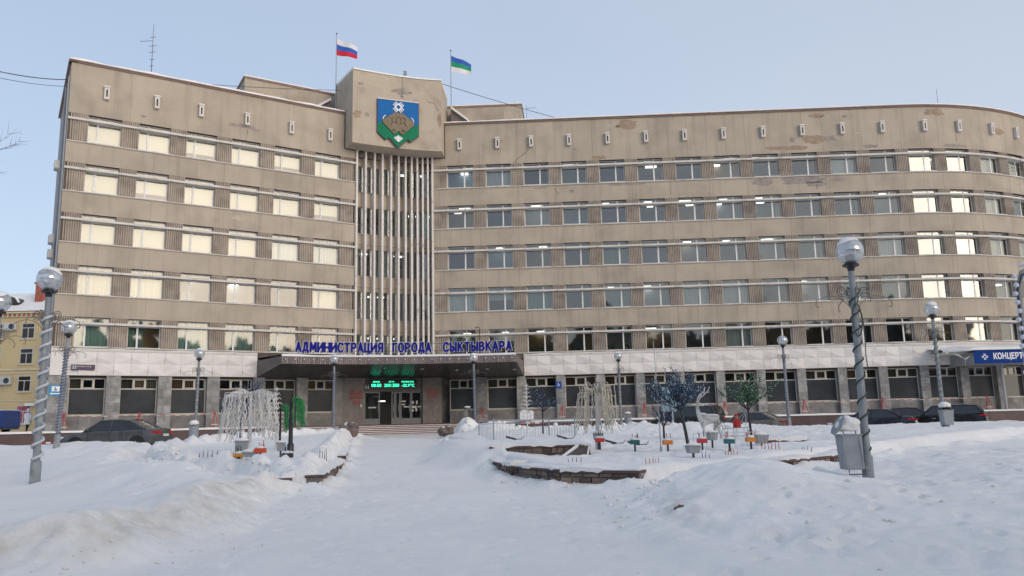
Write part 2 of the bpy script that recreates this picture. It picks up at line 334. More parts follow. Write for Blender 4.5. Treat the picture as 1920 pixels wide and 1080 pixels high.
    dirt = dirt + .9 * rd * smn((X + 14) / 3) * smn((1.5 - X) / 3) + .25 * rd
    dirt = dirt + .22 * inp * smn((Y - 24) / 14)
    return h, np.clip(dirt, 0, 1)
def hz(x, y):
    return float(HF(np.array([float(x)]), np.array([float(y)]))[0][0])
def axis(br):
    out = []
    for (a, b, st) in br:
        n = max(1, int(round((b - a) / st))); out += [a + (b - a) * i / n for i in range(n)]
    out.append(br[-1][1]); return np.array(out)
xs = axis([(-700, -120, 60), (-120, -45, 8), (-45, -18, .8), (-18, -12, .14), (-12, 13, .06), (13, 26, .2), (26, 50, .9), (50, 130, 8), (130, 700, 60)])
ys = axis([(-60, 0, 6), (0, 6, .4), (6, 16, .05), (16, 25, .08), (25, 47, .16), (47, 60, .7), (60, 130, 7), (130, 900, 70)])
X, Y = np.meshgrid(xs, ys); Z, D = HF(X, Y)
# footprints and small dents
rf_ = random.Random(4)
def dent(x, y, lx, ly, ang, dep):
    i0, i1 = np.searchsorted(xs, [x - .5, x + .5]); j0, j1 = np.searchsorted(ys, [y - .5, y + .5]); 
    if i1 <= i0 or j1 <= j0: return
    gx = X[j0:j1, i0:i1] - x; gy = Y[j0:j1, i0:i1] - y; u = gx * math.cos(ang) + gy * math.sin(ang); v = -gx * math.sin(ang) + gy * math.cos(ang)
    r = np.sqrt((u / lx) ** 2 + (v / ly) ** 2); Z[j0:j1, i0:i1] += -dep * np.exp(-r ** 4) + .35 * dep * np.exp(-((r - 1.35) / .3) ** 2)
for (x0, y0, a0, n0, dep) in [(-3.2, 7.5, 1.75, 26, .03), (2.2, 8.2, 1.2, 10, .05), (-1.5, 9, 1.62, 30, .022), (.2, 7.8, 1.75, 34, .02), (3.4, 9.5, .9, 12, .06), (5.0, 8.5, 1.35, 13, .07), (-2.4, 10, 1.7, 20, .02), (6.5, 9.5, 1.0, 14, .06), (9, 11, 2.2, 12, .06), (-7.2, 9.2, 2.1, 14, .05), (1.2, 9.5, 1.9, 12, .03), (4, 12, .3, 12, .06), (8, 14, .6, 14, .06)]:
    x, y, a = x0, y0, a0
    for k in range(n0):
        sd_ = 1 if k % 2 else -1; dent(x + sd_ * .11 * math.sin(a), y - sd_ * .11 * math.cos(a), .17, .065, a, dep * rf_.uniform(.6, 1.2)); x += .66 * math.cos(a); y += .66 * math.sin(a); a += rf_.uniform(-.08, .08)
for k in range(420): x, y = rf_.uniform(-9, 11), rf_.uniform(7.5, 19); dent(x, y, rf_.uniform(.06, .22), rf_.uniform(.05, .14), rf_.uniform(0, 3), rf_.uniform(.006, .022))
V = np.stack([X, Y, Z], -1).reshape(-1, 3); ny, nx = X.shape
idx = np.arange(ny * nx).reshape(ny, nx)
FQ = np.stack([idx[:-1, :-1], idx[:-1, 1:], idx[1:, 1:], idx[1:, :-1]], -1).reshape(-1, 4)
me = bpy.data.meshes.new('ground'); me.vertices.add(len(V)); me.vertices.foreach_set('co', V.ravel())
me.loops.add(FQ.size); me.loops.foreach_set('vertex_index', FQ.ravel()); me.polygons.add(len(FQ))
me.polygons.foreach_set('loop_start', np.arange(0, FQ.size, 4)); me.polygons.foreach_set('loop_total', np.full(len(FQ), 4))
me.update(calc_edges=True); me.polygons.foreach_set('use_smooth', np.ones(len(FQ), bool))
at = me.attributes.new('dirt', 'FLOAT', 'POINT'); at.data.foreach_set('value', D.ravel().astype(np.float32)); me.materials.append(M['ground'])
g_ = bpy.data.objects.new('ground', me); COL.objects.link(g_); g_['kind'] = 'structure'
# kerbs and stone walls of the beds
M['rubble'] = mat('rubble_stone', (.15, .115, .095), .9, var=.25, vscale=6, bump=.8, bscale=22, objvar=.65)
M['capstone'] = mat('cap_stone', (.10, .06, .055), .8, var=.2, vscale=5, bump=.3, objvar=.2)
M['mortar'] = mat('mortar', (.16, .15, .145), .95)
def masonry(root, pts, z0f, top, th=.32, course=.13, name='stone', top_snow=.10):
    course *= 1.0
    """rubble wall along pts; each stone its own object; dark cap on top"""
    for (a, b) in zip(pts[:-1], pts[1:]):
        a = Vector(a); b = Vector(b); d = (b - a); Ln = d.length; d.normalize(); n = Vector((d.y, -d.x))
        c = MB(); zb = min(z0f(a), z0f(b))
        def q(s, o, z): p = a + d * s + n * o; return (p.x, p.y, z)
        zt = top
        c.hexa([q(0, -.02, zb - .3), q(Ln, -.02, zb - .3), q(Ln, -th, zb - .3), q(0, -th, zb - .3), q(0, -.02, zt - .06), q(Ln, -.02, zt - .06), q(Ln, -th, zt - .06), q(0, -th, zt - .06)])
        c.build('wall_core', M['mortar'], root)
        c = MB(); c.hexa([q(-.02, .035, zt - .058), q(Ln + .02, .035, zt - .058), q(Ln + .02, -th - .03, zt - .058), q(-.02, -th - .03, zt - .058), q(-.02, .035, zt), q(Ln + .02, .035, zt), q(Ln + .02, -th - .03, zt), q(-.02, -th - .03, zt)])
        c.build('cap', M['capstone'], root)
        R_ = random.Random(int(a.x * 50)); m_ = MB(); N_ = max(3, int(Ln / .12)); vs = []
        for i in range(N_ + 1):
            u = Ln * i / N_; hh = top_snow * max(.02, .55 + 1.3 * noise.noise(Vector((u * 1.1, a.x, a.y))) + .4 * noise.noise(Vector((u * 5, a.x, 3)))); lo = .06 * R_.random() * (hh > .06)
            vs += [q(u, .045, zt - lo), q(u, .05, zt + hh * .55), q(u, -.06, zt + hh), q(u, -.25, zt + hh * 1.05), q(u, -.5, zt + hh * .8), q(u, -.75, zt - .35)]
        m_.add(vs, [(i * 6 + k, i * 6 + 6 + k, i * 6 + 7 + k, i * 6 + 1 + k) for i in range(N_) for k in range(5)]); m_.f += [tuple(range(6)), tuple(N_ * 6 + k for k in reversed(range(6)))]; m_.m += [0, 0]; m_.build('snow', M['snow'], root, smooth='auto')
        z = zt - .062
        while z > zb - .05:
            hgt = course * random.uniform(.6, 1.25); s = 0
            while s < Ln - .02:
                wd = min(random.uniform(.12, .42), Ln - s); o = random.uniform(-.004, .03); c = MB(); g = .008; zl = z - hgt
                j = [random.uniform(-.02, .02) for _ in range(4)]
                c.hexa([q(s + g, o + j[0], zl + g), q(s + wd - g, o + j[1], zl + g), q(s + wd - g, -.06, zl + g), q(s + g, -.06, zl + g), q(s + g + abs(j[2]), o + j[2], z - g), q(s + wd - g - abs(j[3]), o + j[3], z - g), q(s + wd - g, -.06, z - g), q(s + g, -.06, z - g)])
                c.build(name, M['rubble'], root); s += wd
            z -= hgt
gz = lambda p: float(Gn(np.array([p[0]]), np.array([p[1]]))[0])
k1 = thing('stone_kerb', 'low rubble stone kerb with dark cap along the right snow bed and its front corner', 'kerb', (1, 18, .3), world=True)
for pts, tops in [([(-.04, 18.85), (.9, 17.15)], .63), ([(.93, 17.12), (2.43, 16.25)], .62), ([(4.7, 17.2), (6.3, 18.95), (8.4, 20.85)], .63)]:
    masonry(k1, pts, gz, tops)
masonry(k1, [(-1.02, 23.4), (-.08, 18.95)], gz, .64, course=.13)
masonry(k1, [(-1.75, 28.4), (-1.05, 23.6)], gz, .76, course=.14)
masonry(k1, [(-2.6, 33.6), (-1.8, 28.6)], gz, .90, course=.16)
k2 = thing('stone_kerb', 'snow covered rubble kerb on the left bed edge beside the path', 'kerb', (-5, 20, .4), world=True)
masonry(k2, [(-5.75, 18.3), (-5.03, 17.1)], gz, .58)
masonry(k2, [(-4.12, 17.35), (-5.1, 24.2)], gz, .62, course=.18)
masonry(k2, [(-5.15, 24.5), (-6.4, 31)], gz, .76, course=.2)
k3 = thing('terrace_wall', 'dark rubble retaining wall with stepped snowy stair cheek below the railing', 'stone wall', (.8, 22.3, .5), world=True)
masonry(k3, [(-.7, 22.42), (1.72, 22.18)], gz, .985, course=.14)
masonry(k3, [(1.76, 22.0), (2.0, 21.98)], gz, .99, course=.14)
# slanting stair cheek with snow on its sloping top
c = MB(); c.add([(1.10, 21.55, .3), (1.78, 20.6, .25), (1.98, 20.9, .25), (1.55, 21.9, .3), (1.10, 21.55, .60), (1.74, 20.62, .50), (1.98, 21.9, .97), (1.72, 22.1, .97)], [(0, 1, 5, 4), (1, 2, 6, 5), (4, 5, 6, 7), (2, 3, 7, 6), (3, 0, 4, 7), (3, 2, 1, 0)])
c.build('stair_cheek', M['rubble'], k3)
c = MB(); c.tube([(1.08, 21.6, .60), (1.3, 21.75, .72), (1.55, 21.95, .88), (1.72, 22.1, 1.0)], [.05, .06, .055, .05], 6); c.tube([(1.74, 20.65, .50), (1.85, 21.2, .72), (1.97, 21.85, .97)], .025, 6); c.build('snow', M['snow'], k3, smooth=True)
k4 = thing('stone_wall', 'low dark stone wall streaked with snow beside the green lit tree', 'stone wall', (9.5, 27.4, .8), world=True)
masonry(k4, [(7.5, 24.4), (8.75, 24.5)], gz, .93, course=.12)

# broken snow crumbs along the dug edges
c = MB(); rd = random.Random(12)
def crumbs(poly, n, spread, r0, r1):
    for _ in range(n):
        i = rd.randrange(len(poly) - 1); a, b = poly[i], poly[i + 1]; u = rd.random(); x = a[0] + (b[0] - a[0]) * u + rd.gauss(0, spread); y = a[1] + (b[1] - a[1]) * u + rd.gauss(0, spread); r = rd.uniform(r0, r1) ** 1
        c.blob((x, y, hz(x, y) + r * .1), r, (rd.uniform(.8, 1.3), rd.uniform(.8, 1.2), rd.uniform(.5, .8)), 7, 5, .7, freq=1.7)
crumbs(LBANK[0:8], 80, .30, .010, .032); crumbs(DUNE[0:5], 110, .32, .012, .05); crumbs(LBED[:7], 90, .22, .015, .07); crumbs(RBED[:6], 60, .22, .012, .05); crumbs([(3, 9), (9, 12), (14, 15)], 60, 1.2, .015, .05)
crumbs([(-2, 40.5), (4, 40.5), (10, 40.5)], 60, .6, .05, .2); crumbs([(-2.7, 44), (-1.5, 42)], 14, .5, .06, .18)
c.build('snow_crumbs', M['snow'], smooth=True, kind='stuff')
# ------------------------------------------------------------------ the administration building
BW = (-6, 62, 1.7)
M['panepale'] = mat('stair_pane_brightener', (.60, .60, .60), .9, objvar=.15)
B = thing('administration_building', 'long beige six storey office building with curved right wing and emblem tower', 'building', BW, world=True)
LH = math.atan2(.5367, .8438); RH = math.atan2(-.04399, .99903); RS0 = 37.4; RR = 21.5
LA = Vector((-29.47, 50.80)); RA = Vector((-5.29, 64.09)); RE = RA + Vector((math.cos(RH), math.sin(RH))) * RS0
T0 = LA + Vector((math.cos(LH), math.sin(LH))) * 20.28; T1 = RA + Vector((math.cos(RH), math.sin(RH))) * -1.07; TC = Vector((-8.55, 64.18))
def head(w, s):
    s = float(s)
    if w == 'L': return LH
    if w == 'S': return LH + math.pi / 2 + math.pi       # reads left to right seen from outside
    if w == 'R': return RH if s <= RS0 else RH + (s - RS0) / RR
    if w == 'T': d = 2 * (1 - s) * (TC - T0) + 2 * s * (T1 - TC); return math.atan2(d.y, d.x)
def W(w, s, n, z):
    s = float(s); z = float(z)
    h = head(w, s)
    if w == 'L': p = LA + Vector((math.cos(h), math.sin(h))) * s
    elif w == 'S': p = LA + Vector((math.cos(h), math.sin(h))) * (s - 11.6)
    elif w == 'R':
        if s <= RS0: p = RA + Vector((math.cos(h), math.sin(h))) * s
        else: p = RE + Vector((math.sin(h) - math.sin(RH), -(math.cos(h) - math.cos(RH)))) * RR
    else: p = T0 * (1 - s) ** 2 + TC * 2 * s * (1 - s) + T1 * s * s
    return (p.x + n * math.sin(h), p.y - n * math.cos(h), z)
def curved(w, s0, s1): return w == 'T' or (w == 'R' and s1 > RS0)
def wb(mb, w, s0, s1, n0, n1, z0, z1, mi=0, seg=None):
    if seg is None: seg = (max(1, int((s1 - s0) / .7 + .99)) if w == 'R' else 8) if curved(w, s0, s1) else 1
    ss = [s0 + (s1 - s0) * i / seg for i in range(seg + 1)]; vs = []
    for s in ss: vs += [W(w, s, n1, z0), W(w, s, n1, z1), W(w, s, n0, z1), W(w, s, n0, z0)]
    fs = []
    for i in range(seg):
        a = i * 4; b = a + 4
        fs += [(a, b, b + 1, a + 1), (a + 1, b + 1, b + 2, a + 2), (a + 2, b + 2, b + 3, a + 3), (a + 3, b + 3, b, a)]
    e = seg * 4; fs += [(0, 1, 2, 3), (e + 3, e + 2, e + 1, e)]
    return mb.add(vs, fs, mi)
SILL = [20.95, 17.50, 14.05, 10.58, 7.15]; HW = 1.95
LP = [.14 + 3.153 * k for k in range(7)]                  # pilaster starts, left wing
RP = [-1.07] + [2.27 + 3.135 * k for k in range(18)]
PWD = 1.1
def pil_end(w, i): return LP[i] + PWD if w == 'L' else (.09 if i == 0 else RP[i] + PWD - .04)
def bays(w):
    P = LP if w == 'L' else RP
    return [(pil_end(w, i), P[i + 1]) for i in range(len(P) - 1)]
REND = RP[-1] + PWD
EXT = {'L': (0, 20.28), 'R': (-1.07, REND)}
top = 26.45
# cores: structural slab behind the panels
for w in 'LR':
    a, b = EXT[w]; sg = None if w == 'L' else 90
    c = MB(); wb(c, w, a, b, -.42, -.05, 22.93, top - .02, seg=sg)
    for k in range(4): wb(c, w, a, b, -.42, -.05, SILL[k + 1] + HW + .02, SILL[k] - .05, seg=sg)
    wb(c, w, a, b, -.42, .05, 5.32, SILL[4] - .05, seg=sg)
    c.build('wall', M['joint'], B)
# plaster panels, one object each
def panel(w, s0, s1, z0, z1, m, g):
    c = MB(); wb(c, w, s0 + g, s1 - g, -.045, random.uniform(-.002, .002), z0, z1); c.build('plaster_panel', m, B)
for w in 'LR':
    a, b = EXT[w]; g = .004 if w == 'L' else .007
    P = LP if w == 'L' else RP
    cuts = [a] + [P[0] + PWD / 2] * (w == 'R') + [p + PWD / 2 for p in P[1:]] + [b]
    fine = []
    for u, v in zip(cuts[:-1], cuts[1:]):
        fine += [u] if v - u < 1.6 else [u, (u + v) / 2]
    fine.append(b)
    if w == 'L': fine = [a, 3.8, 8.6, 11.7, 14.9, 18.0, b]
    for u, v in zip(fine[:-1], fine[1:]):
        panel(w, u, v, 22.9, top, M['plaster'], g * .8)
    fine2 = cuts if w == 'R' else [a, 5.4, 10.2, 14.9, b]
    for k in range(4):
        ff = fine if (w == 'R' and k in (3,)) else fine2
        for u, v in zip(ff[:-1], ff[1:]): panel(w, u, v, SILL[k + 1] + HW, SILL[k] - .07, M['plaster'], g)
# cornice, snow on it, sills, shelves
for w in 'LR':
    a, b = EXT[w]; sg = 1 if w == 'L' else 90
    aa = a - .1 if w == 'L' else -.1; bb = 19.4 if w == 'L' else b
    c = MB(); wb(c, w, aa, bb, -.5, .10, top, top + .10, seg=sg); wb(c, w, aa, bb, -.5, .16, top + .1, top + .17, seg=sg); c.build('cornice', M['cornice'], B)
    for k in range(5):
        c = MB(); wb(c, w, a, b, -.4, .10, SILL[k] - .068, SILL[k] - .012, seg=sg); c.build('sill_ledge', M['shelf'], B)
        c = MB(); wb(c, w, a, b, -.34, .17, SILL[k] + 1.46, SILL[k] + 1.60, seg=sg); c.build('light_shelf', M['shelf'], B)
# snow on the cornice: uneven strip
def snowstrip(w, a, b, n0, n1, z, h, step=.35, name='roof_snow', seed=0):
    c = MB(); N = int((b - a) / step); vs = []
    for i in range(N + 1):
        s = a + (b - a) * i / N; hh = h * (.65 + .7 * (noise.noise(Vector((s * .7, seed, 0))) + .5)); e = .05 * noise.noise(Vector((s * 1.3, seed, 4)))
        vs += [W(w, s, n1 + e, z), W(w, s, n1 + e * 1.2 - .02, z + hh * .7), W(w, s, n1 - .12, z + hh), W(w, s, n0, z + hh * .95), W(w, s, n0, z)]
    fs = [(i * 5 + k, i * 5 + 5 + k, i * 5 + 6 + k, i * 5 + 1 + k) for i in range(N) for k in range(4)]
    c.add(vs, fs); return c.build(name, M['snow'], B, smooth=True)
snowstrip('L', -.1, 19.3, -1.5, .15, top + .172, .16); snowstrip('R', -.1, REND, -1.2, .15, top + .172, .12, seed=3)
# pilasters with ribs
def pilaster(w, s0, s1, z0, z1, n0=-.42):
    c = MB(); nr = 8; wd = (s1 - s0) / nr; prof = []
    for i in range(nr):
        u = s0 + i * wd; prof += [(u + .0 * wd, -.055), (u + .12 * wd, -.055), (u + .30 * wd, .012), (u + .78 * wd, .012), (u + .96 * wd, -.055)]
    prof += [(s1, -.055)]; prof = [(s0, n0)] + prof + [(s1, n0)]
    n = len(prof); vs = [W(w, s, q, z0) for s, q in prof] + [W(w, s, q, z1) for s, q in prof]
    c.add(vs, [(i, i + 1, n + i + 1, n + i) for i in range(n - 1)] + [tuple(range(n - 1, -1, -1)), tuple(range(n, 2 * n))])
    return c.build('ribbed_pilaster', M['rib'], B)
for w in 'LR':
    P = LP if w == 'L' else RP
    for i in range(len(P)):
        for k in range(5): pilaster(w, P[i], pil_end(w, i), SILL[k] - .011, SILL[k] + HW)
for k in range(5):                                      # corner returns of the left wing
    c = MB(); wb(c, 'L', 0, .14, -.42, -.03, SILL[k] - .011, SILL[k] + HW); c.build('corner_strip', M['plaster_grey'], B)
# windows
rw = random.Random(11)
def window(w, s0, s1, k, wi):
    z0 = SILL[k] - .01; z1 = SILL[k] + HW; nf = -.30; f = MB(); t = .055
    right = (w == 'R'); mx_ = s0 + (s1 - s0) * (.66 if right else .30)
    F = M['frame']
    wb(f, w, s0, s1, nf - .06, nf, z0, z0 + .07); wb(f, w, s0, s1, nf - .06, nf, z1 - .07, z1)
    wb(f, w, s0, s0 + t, nf - .06, nf, z0 + .07, z1 - .07); wb(f, w, s1 - t, s1, nf - .06, nf, z0 + .07, z1 - .07)
    wb(f, w, mx_ - .055, mx_ + .055, nf - .06, nf, z0 + .07, z1 - .07)
    zt = SILL[k] + 1.42
    wb(f, w, s0 + t, mx_ - .055, nf - .058, nf - .002, zt, zt + .06); wb(f, w, mx_ + .055, s1 - t, nf - .058, nf - .002, zt, zt + .06)
    fr = f.build('window', F, B)
    G_ = M['glassL'] if w == 'L' else M['glass']
    for (u, v, a, b) in [(s0 + t, mx_ - .055, z0 + .07, zt), (mx_ + .055, s1 - t, z0 + .07, zt), (s0 + t, mx_ - .055, zt + .06, z1 - .07), (mx_ + .055, s1 - t, zt + .06, z1 - .07)]:
        g = MB(); j = rw.uniform(-.004, .004); g.add([W(w, u, nf - .03 + j, a), W(w, v, nf - .03 - j, a), W(w, v, nf - .03 - j, b), W(w, u, nf - .03 + j, b)], [(0, 1, 2, 3)]); g.build('pane', G_, fr)
    # metal sill with a little snow
    g = MB(); wb(g, w, s0 + .02, s1 - .02, -.3, .13, SILL[k] - .011, SILL[k] + .012 + rw.uniform(0, .02)); g.build('window_sill', M['snow'] if rw.random() < .6 else F, fr)
    # what hangs behind the glass
    r = rw.random(); cur = None
    if w == 'L':
        if k < 2: cur = ('blind', M['blind'], rw.uniform(0, .1) if r < .85 else .5)
        elif k == 2: cur = ('blind', M['blind'], rw.uniform(0, .1)) if wi < 4 and r < .8 else ('curtain', M['curtw'], .0)
        elif k == 3: cur = ('curtain', M['blind'], 0) if r < .75 else None
        else: cur = ('curtain', M['curtg'], 0) if wi < 5 else None
    else:
        if k in (0, 1, 2) and wi >= 12: cur = ('blind', M['blind'], rw.uniform(0, .15)) if r < .75 else None
        elif r < .20: cur = ('curtain', M['curtw'], 0)
        elif r < .26: cur = ('curtain', M['curtg'], 0)
        elif r < .38: cur = ('blind', M['curtw'], rw.uniform(.2, 1.0))
        if k == 4 and r > .1: cur = None
        if k == 4 and .1 < r < .3: cur = ('curtain', mat('ochre_wall_' + str(wi), (.25, .17, .09), .9), 0)
    if cur:
        nm, m, up = cur; g = MB(); n = 22; vs = []; za = z0 + up; a0, a1 = s0 + .03, s1 - .03
        if nm == 'curtain' and rw.random() < .35: a1 = s0 + (s1 - s0) * rw.uniform(.4, .75)
        for i in range(n + 1):
            q = -.52 + (.03 * math.sin(i * 2.4) if nm == 'curtain' else 0); s = a0 + (a1 - a0) * i / n
            vs += [W(w, s, q, za), W(w, s, q, z1 + .05)]
        g.add(vs, [(2 * i, 2 * i + 2, 2 * i + 3, 2 * i + 1) for i in range(n)]); g.build(nm, m, fr)
    elif k == 4 and rw.random() < .7:      # pot plants and books on the inner sill
        g = MB()
        for _ in range(3):
            s = rw.uniform(s0 + .2, s1 - .2); p = W(w, s, -.6, z0 + .22); g.blob(p, rw.uniform(.1, .22), (1, 1, 1.2), 7, 5, .9, freq=3)
        g.build('pot_plant', M['leaf'], fr)
M['leaf'] = mat('house_plant', (.05, .075, .03), .7)
NB = {}
for w in 'LR':
    for wi, (a, b) in enumerate(bays(w)):
        for k in range(5): window(w, a + .004, b - .004, k, wi)
# rooms: slabs, ceilings, back walls, partitions, lamps
for w in 'LR':
    a, b = EXT[w]; a += .1; b -= .1; sg = 1 if w == 'L' else 45
    for k in range(5):
        zc = SILL[k] + HW + .14
        c = MB(); wb(c, w, a, b, -6.0, -.43, zc, zc + .25, seg=sg); c.build('ceiling', M['ceiling'], B)
        c = MB(); wb(c, w, a, b, -6.2, -6.0, SILL[k] - 1.05, zc + .25, seg=sg); c.build('inner_wall', M['interior'], B)
        P = LP if w == 'L' else RP
        for i in range(0, len(P)):
            if rw.random() < (.8 if w == 'L' else .55) or i in (0, len(P) - 1):
                c = MB(); s = P[i] + .5; wb(c, w, s, s + .12, -6.0, -.43, SILL[k] - 1.0, zc, seg=1); c.build('partition', M['interior'], B)
    c = MB(); wb(c, w, a, b, -6.2, -.43, SILL[4] - 1.3, SILL[4] - 1.1, seg=sg); c.build('floor_slab', M['ceiling'], B)
RWM = [mat('room_wall_' + n, c_, .9) for n, c_ in (('beige', (.50, .44, .34)), ('grey', (.36, .37, .38)), ('blue', (.30, .38, .42)), ('ochre', (.42, .30, .16)), ('green', (.28, .34, .27)), ('white', (.62, .62, .6)))]
for w in 'LR':
    for wi, (a, b) in enumerate(bays(w)):
        for k in range(5):
            d = rw.uniform(2.2, 5.6); c = MB(); wb(c, w, a - .5, b + .5, -d - .08, -d, SILL[k] - 1.0, SILL[k] + HW + .135, seg=1); c.build('room_wall', rw.choice(RWM), B)
            if rw.random() < .45:
                c = MB(); s = rw.uniform(a, b - .8); wb(c, w, s, s + rw.uniform(.5, 1.1), -d + .02, -d + .4, SILL[k] - 1.0, SILL[k] + rw.uniform(.3, 1.2), seg=1); c.build('cupboard', rw.choice(RWM), B)
nl = 0
for w in 'LR':
    for wi, (a, b) in enumerate(bays(w)):
        for k in range(5):
            pr = (.2 if w == 'L' else .62)
            if rw.random() > pr: continue
            zc = SILL[k] + HW + .14; d0 = [1.3, 1.4, 1.7, 2.6, 3.6][k]
            for q in range(rw.choice([1, 2, 2, 3])):
                s = rw.uniform(a + .2, b - .9); d = d0 + q * rw.choice([1.2, 1.5]); 
                if d > 5.4: continue
                c = MB(); wb(c, w, s, s + rw.choice([.5, .6, .9]), -d - .42, -d, zc - .05, zc - .004, seg=1); c.build('ceiling_lamp', M['tube'], B); nl += 1
# roofs with snow
c = MB(); c.add([W('L', -.0, -.5, top), W('L', 20.3, -.5, top), W('R', -1, -.5, top)] + [W('R', s, -.5, top) for s in np.linspace(0, REND, 40)] + [W('R', s, -12, top) for s in np.linspace(REND, 0, 20)] + [W('L', 16, -14, top), W('L', 0, -11.6, top)], [tuple(range(3 + 40 + 20 + 2))])
c.build('roof', M['snow'], B)
c = MB(); wb(c, 'R', REND - .1, REND, -12, -.4, 1.7, top - .01, seg=1); c.build('end_wall', M['plaster'], B)
# ventilation boxes under the parapet
def vent(w, s, z):
    c = MB(); hw, hh = .165, .42; d = .26
    # box with a vertical slot
    for (u0, u1, za, zb) in [(-hw, -.055, -hh, hh), (.055, hw, -hh, hh), (-.055, .055, -hh, -.26), (-.055, .055, .26, hh)]:
        wb(c, w, s + u0, s + u1, 0.003, d, z + za, z + zb, seg=1)
    wb(c, w, s - hw - .035, s + hw + .035, .003, d + .05, z + hh, z + hh + .07, seg=1)
    o = c.build('vent_box', M['shelf'], B)
    c = MB(); wb(c, w, s - .055, s + .055, .003, .10, z - .26, z + .26, seg=1); c.build('vent_slot', M['black'], o)
    c = MB(); wb(c, w, s - hw - .03, s + hw + .03, .004, d + .04, z + hh + .072, z + hh + .10, seg=1); c.build('snow_cap', M['snow'], o)
for s, z in [(2.22, 24.57), (5.42, 24.55), (8.41, 24.52), (11.69, 24.48), (15.04, 24.43), (18.12, 24.41)]: vent('L', s, z)
for i, s in enumerate([1.2, 4.37, 7.18, 10.33, 13.52, 16.69, 19.85, 23.04, 26.26, 29.43, 32.67, 35.88, 39.3, 42.3, 45.6, 48.6, 51.7, 54.8]): vent('R', s, 24.62 + (.003 * s))
# missing and repaired plaster (thin coats standing a few millimetres proud or showing the older layer)
M['patch_tan'] = mat('bare_plaster_tan', (.315, .235, .17), .95, var=.2, vscale=3, bump=.5, bscale=14)
M['patch_grey'] = mat('bare_plaster_grey', (.285, .25, .225), .95, var=.2, vscale=3, bump=.5, bscale=14)
M['patch_pale'] = mat('repair_plaster_pale', (.45, .38, .30), .95, var=.1, vscale=3, bump=.3)
def patch(w, s, z, ws, hs_, m, seed, n=28, base=.004):
    c = MB(); vs = [W(w, s, base + .003, z)]; R = random.Random(seed)
    for i in range(n):
        a = 2 * math.pi * i / n; q = 1 + .55 * noise.noise(Vector((math.cos(a) * 1.6, math.sin(a) * 1.6, seed * 3.7))) + R.uniform(-.08, .08)
        cx, cz = math.cos(a), math.sin(a); cx = math.copysign(abs(cx) ** .7, cx); cz = math.copysign(abs(cz) ** .7, cz)
        vs.append(W(w, s + ws * cx * q, base + .003, z + hs_ * cz * q))
    vs += [W(w, s + (0), -.01, z)] if 0 else []
    c.add(vs, [(0, i + 1, (i + 1) % n + 1) for i in range(n)]); c.build('worn_plaster_patch', m, B)
g_, t_, p_l = M['patch_grey'], M['patch_tan'], M['patch_pale']
for i, q in enumerate([('L', 11.2, 24.0, .95, .17, g_), ('L', 12.4, 23.85, .35, .12, g_), ('L', 4.6, 23.45, .16, .10, g_), ('R', 15.2, 25.9, .75, .32, t_), ('R', 14.0, 25.8, .6, .12, p_l), ('R', 12.6, 23.12, .62, .15, t_),
        ('R', 10.8, 23.9, .16, .09, g_), ('R', 28.2, 23.35, 1.5, .22, t_), ('R', 30.3, 23.95, .75, .35, t_), ('R', 31.6, 24.0, .5, .25, g_), ('R', 28.6, 24.0, .22, .22, g_), ('R', 30.8, 26.0, .7, .2, t_), ('R', 31.4, 25.9, .4, .12, p_l), ('R', 33.0, 25.85, .2, .12, g_),
        ('R', 34.9, 23.2, .6, .17, g_), ('R', 40.4, 26.0, .75, .3, t_), ('R', 39.7, 25.9, .35, .18, t_), ('R', 41.5, 26.1, .5, .12, p_l), ('R', 46.5, 24.7, .75, .22, t_), ('R', 41.9, 23.15, .9, .15, g_), ('R', 34.0, 24.4, .3, .06, p_l),
        ('R', 26.0, 20.5, .75, .28, g_), ('R', 29.2, 20.55, 2.0, .27, g_), ('R', 30.2, 20.2, .7, .2, g_), ('R', 32.0, 20.5, .55, .18, g_), ('R', 15.0, 20.75, 1.4, .08, g_), ('R', 10.4, 20.35, .25, .12, g_), ('R', 7.8, 20.7, .5, .05, g_), ('L', 6.3, 13.75, .5, .1, p_l), ('L', 11.5, 16.9, .7, .15, p_l)]):
    patch(q[0], q[1], q[2], q[3], q[4], q[5], i + 1)
# cracks: thin dark tubes
def crack(w, pts, r=.018):
    c = MB(); out = []
    for (a, b) in zip(pts[:-1], pts[1:]):
        for t in range(4):
            u = t / 4; out.append(W(w, a[0] + (b[0] - a[0]) * u + random.uniform(-.04, .04), .004, a[1] + (b[1] - a[1]) * u + random.uniform(-.03, .03)))
    c.tube(out, r, 4); c.build('plaster_crack', M['joint'], B)
crack('R', [(6.95, 24.1), (6.6, 23.7), (5.9, 23.2), (5.75, 22.9)], .022); crack('R', [(7.15, 25.2), (7.0, 24.95)]); crack('R', [(4.55, 24.7), (4.8, 25.0)])
crack('R', [(9.0, 20.6), (9.2, 20.3), (9.45, 20.1)]); crack('R', [(30.3, 20.1), (30.25, 19.6)]); crack('R', [(42.0, 24.1), (42.0, 23.3)], .012); crack('L', [(11.75, 23.8), (11.75, 23.2)], .012)
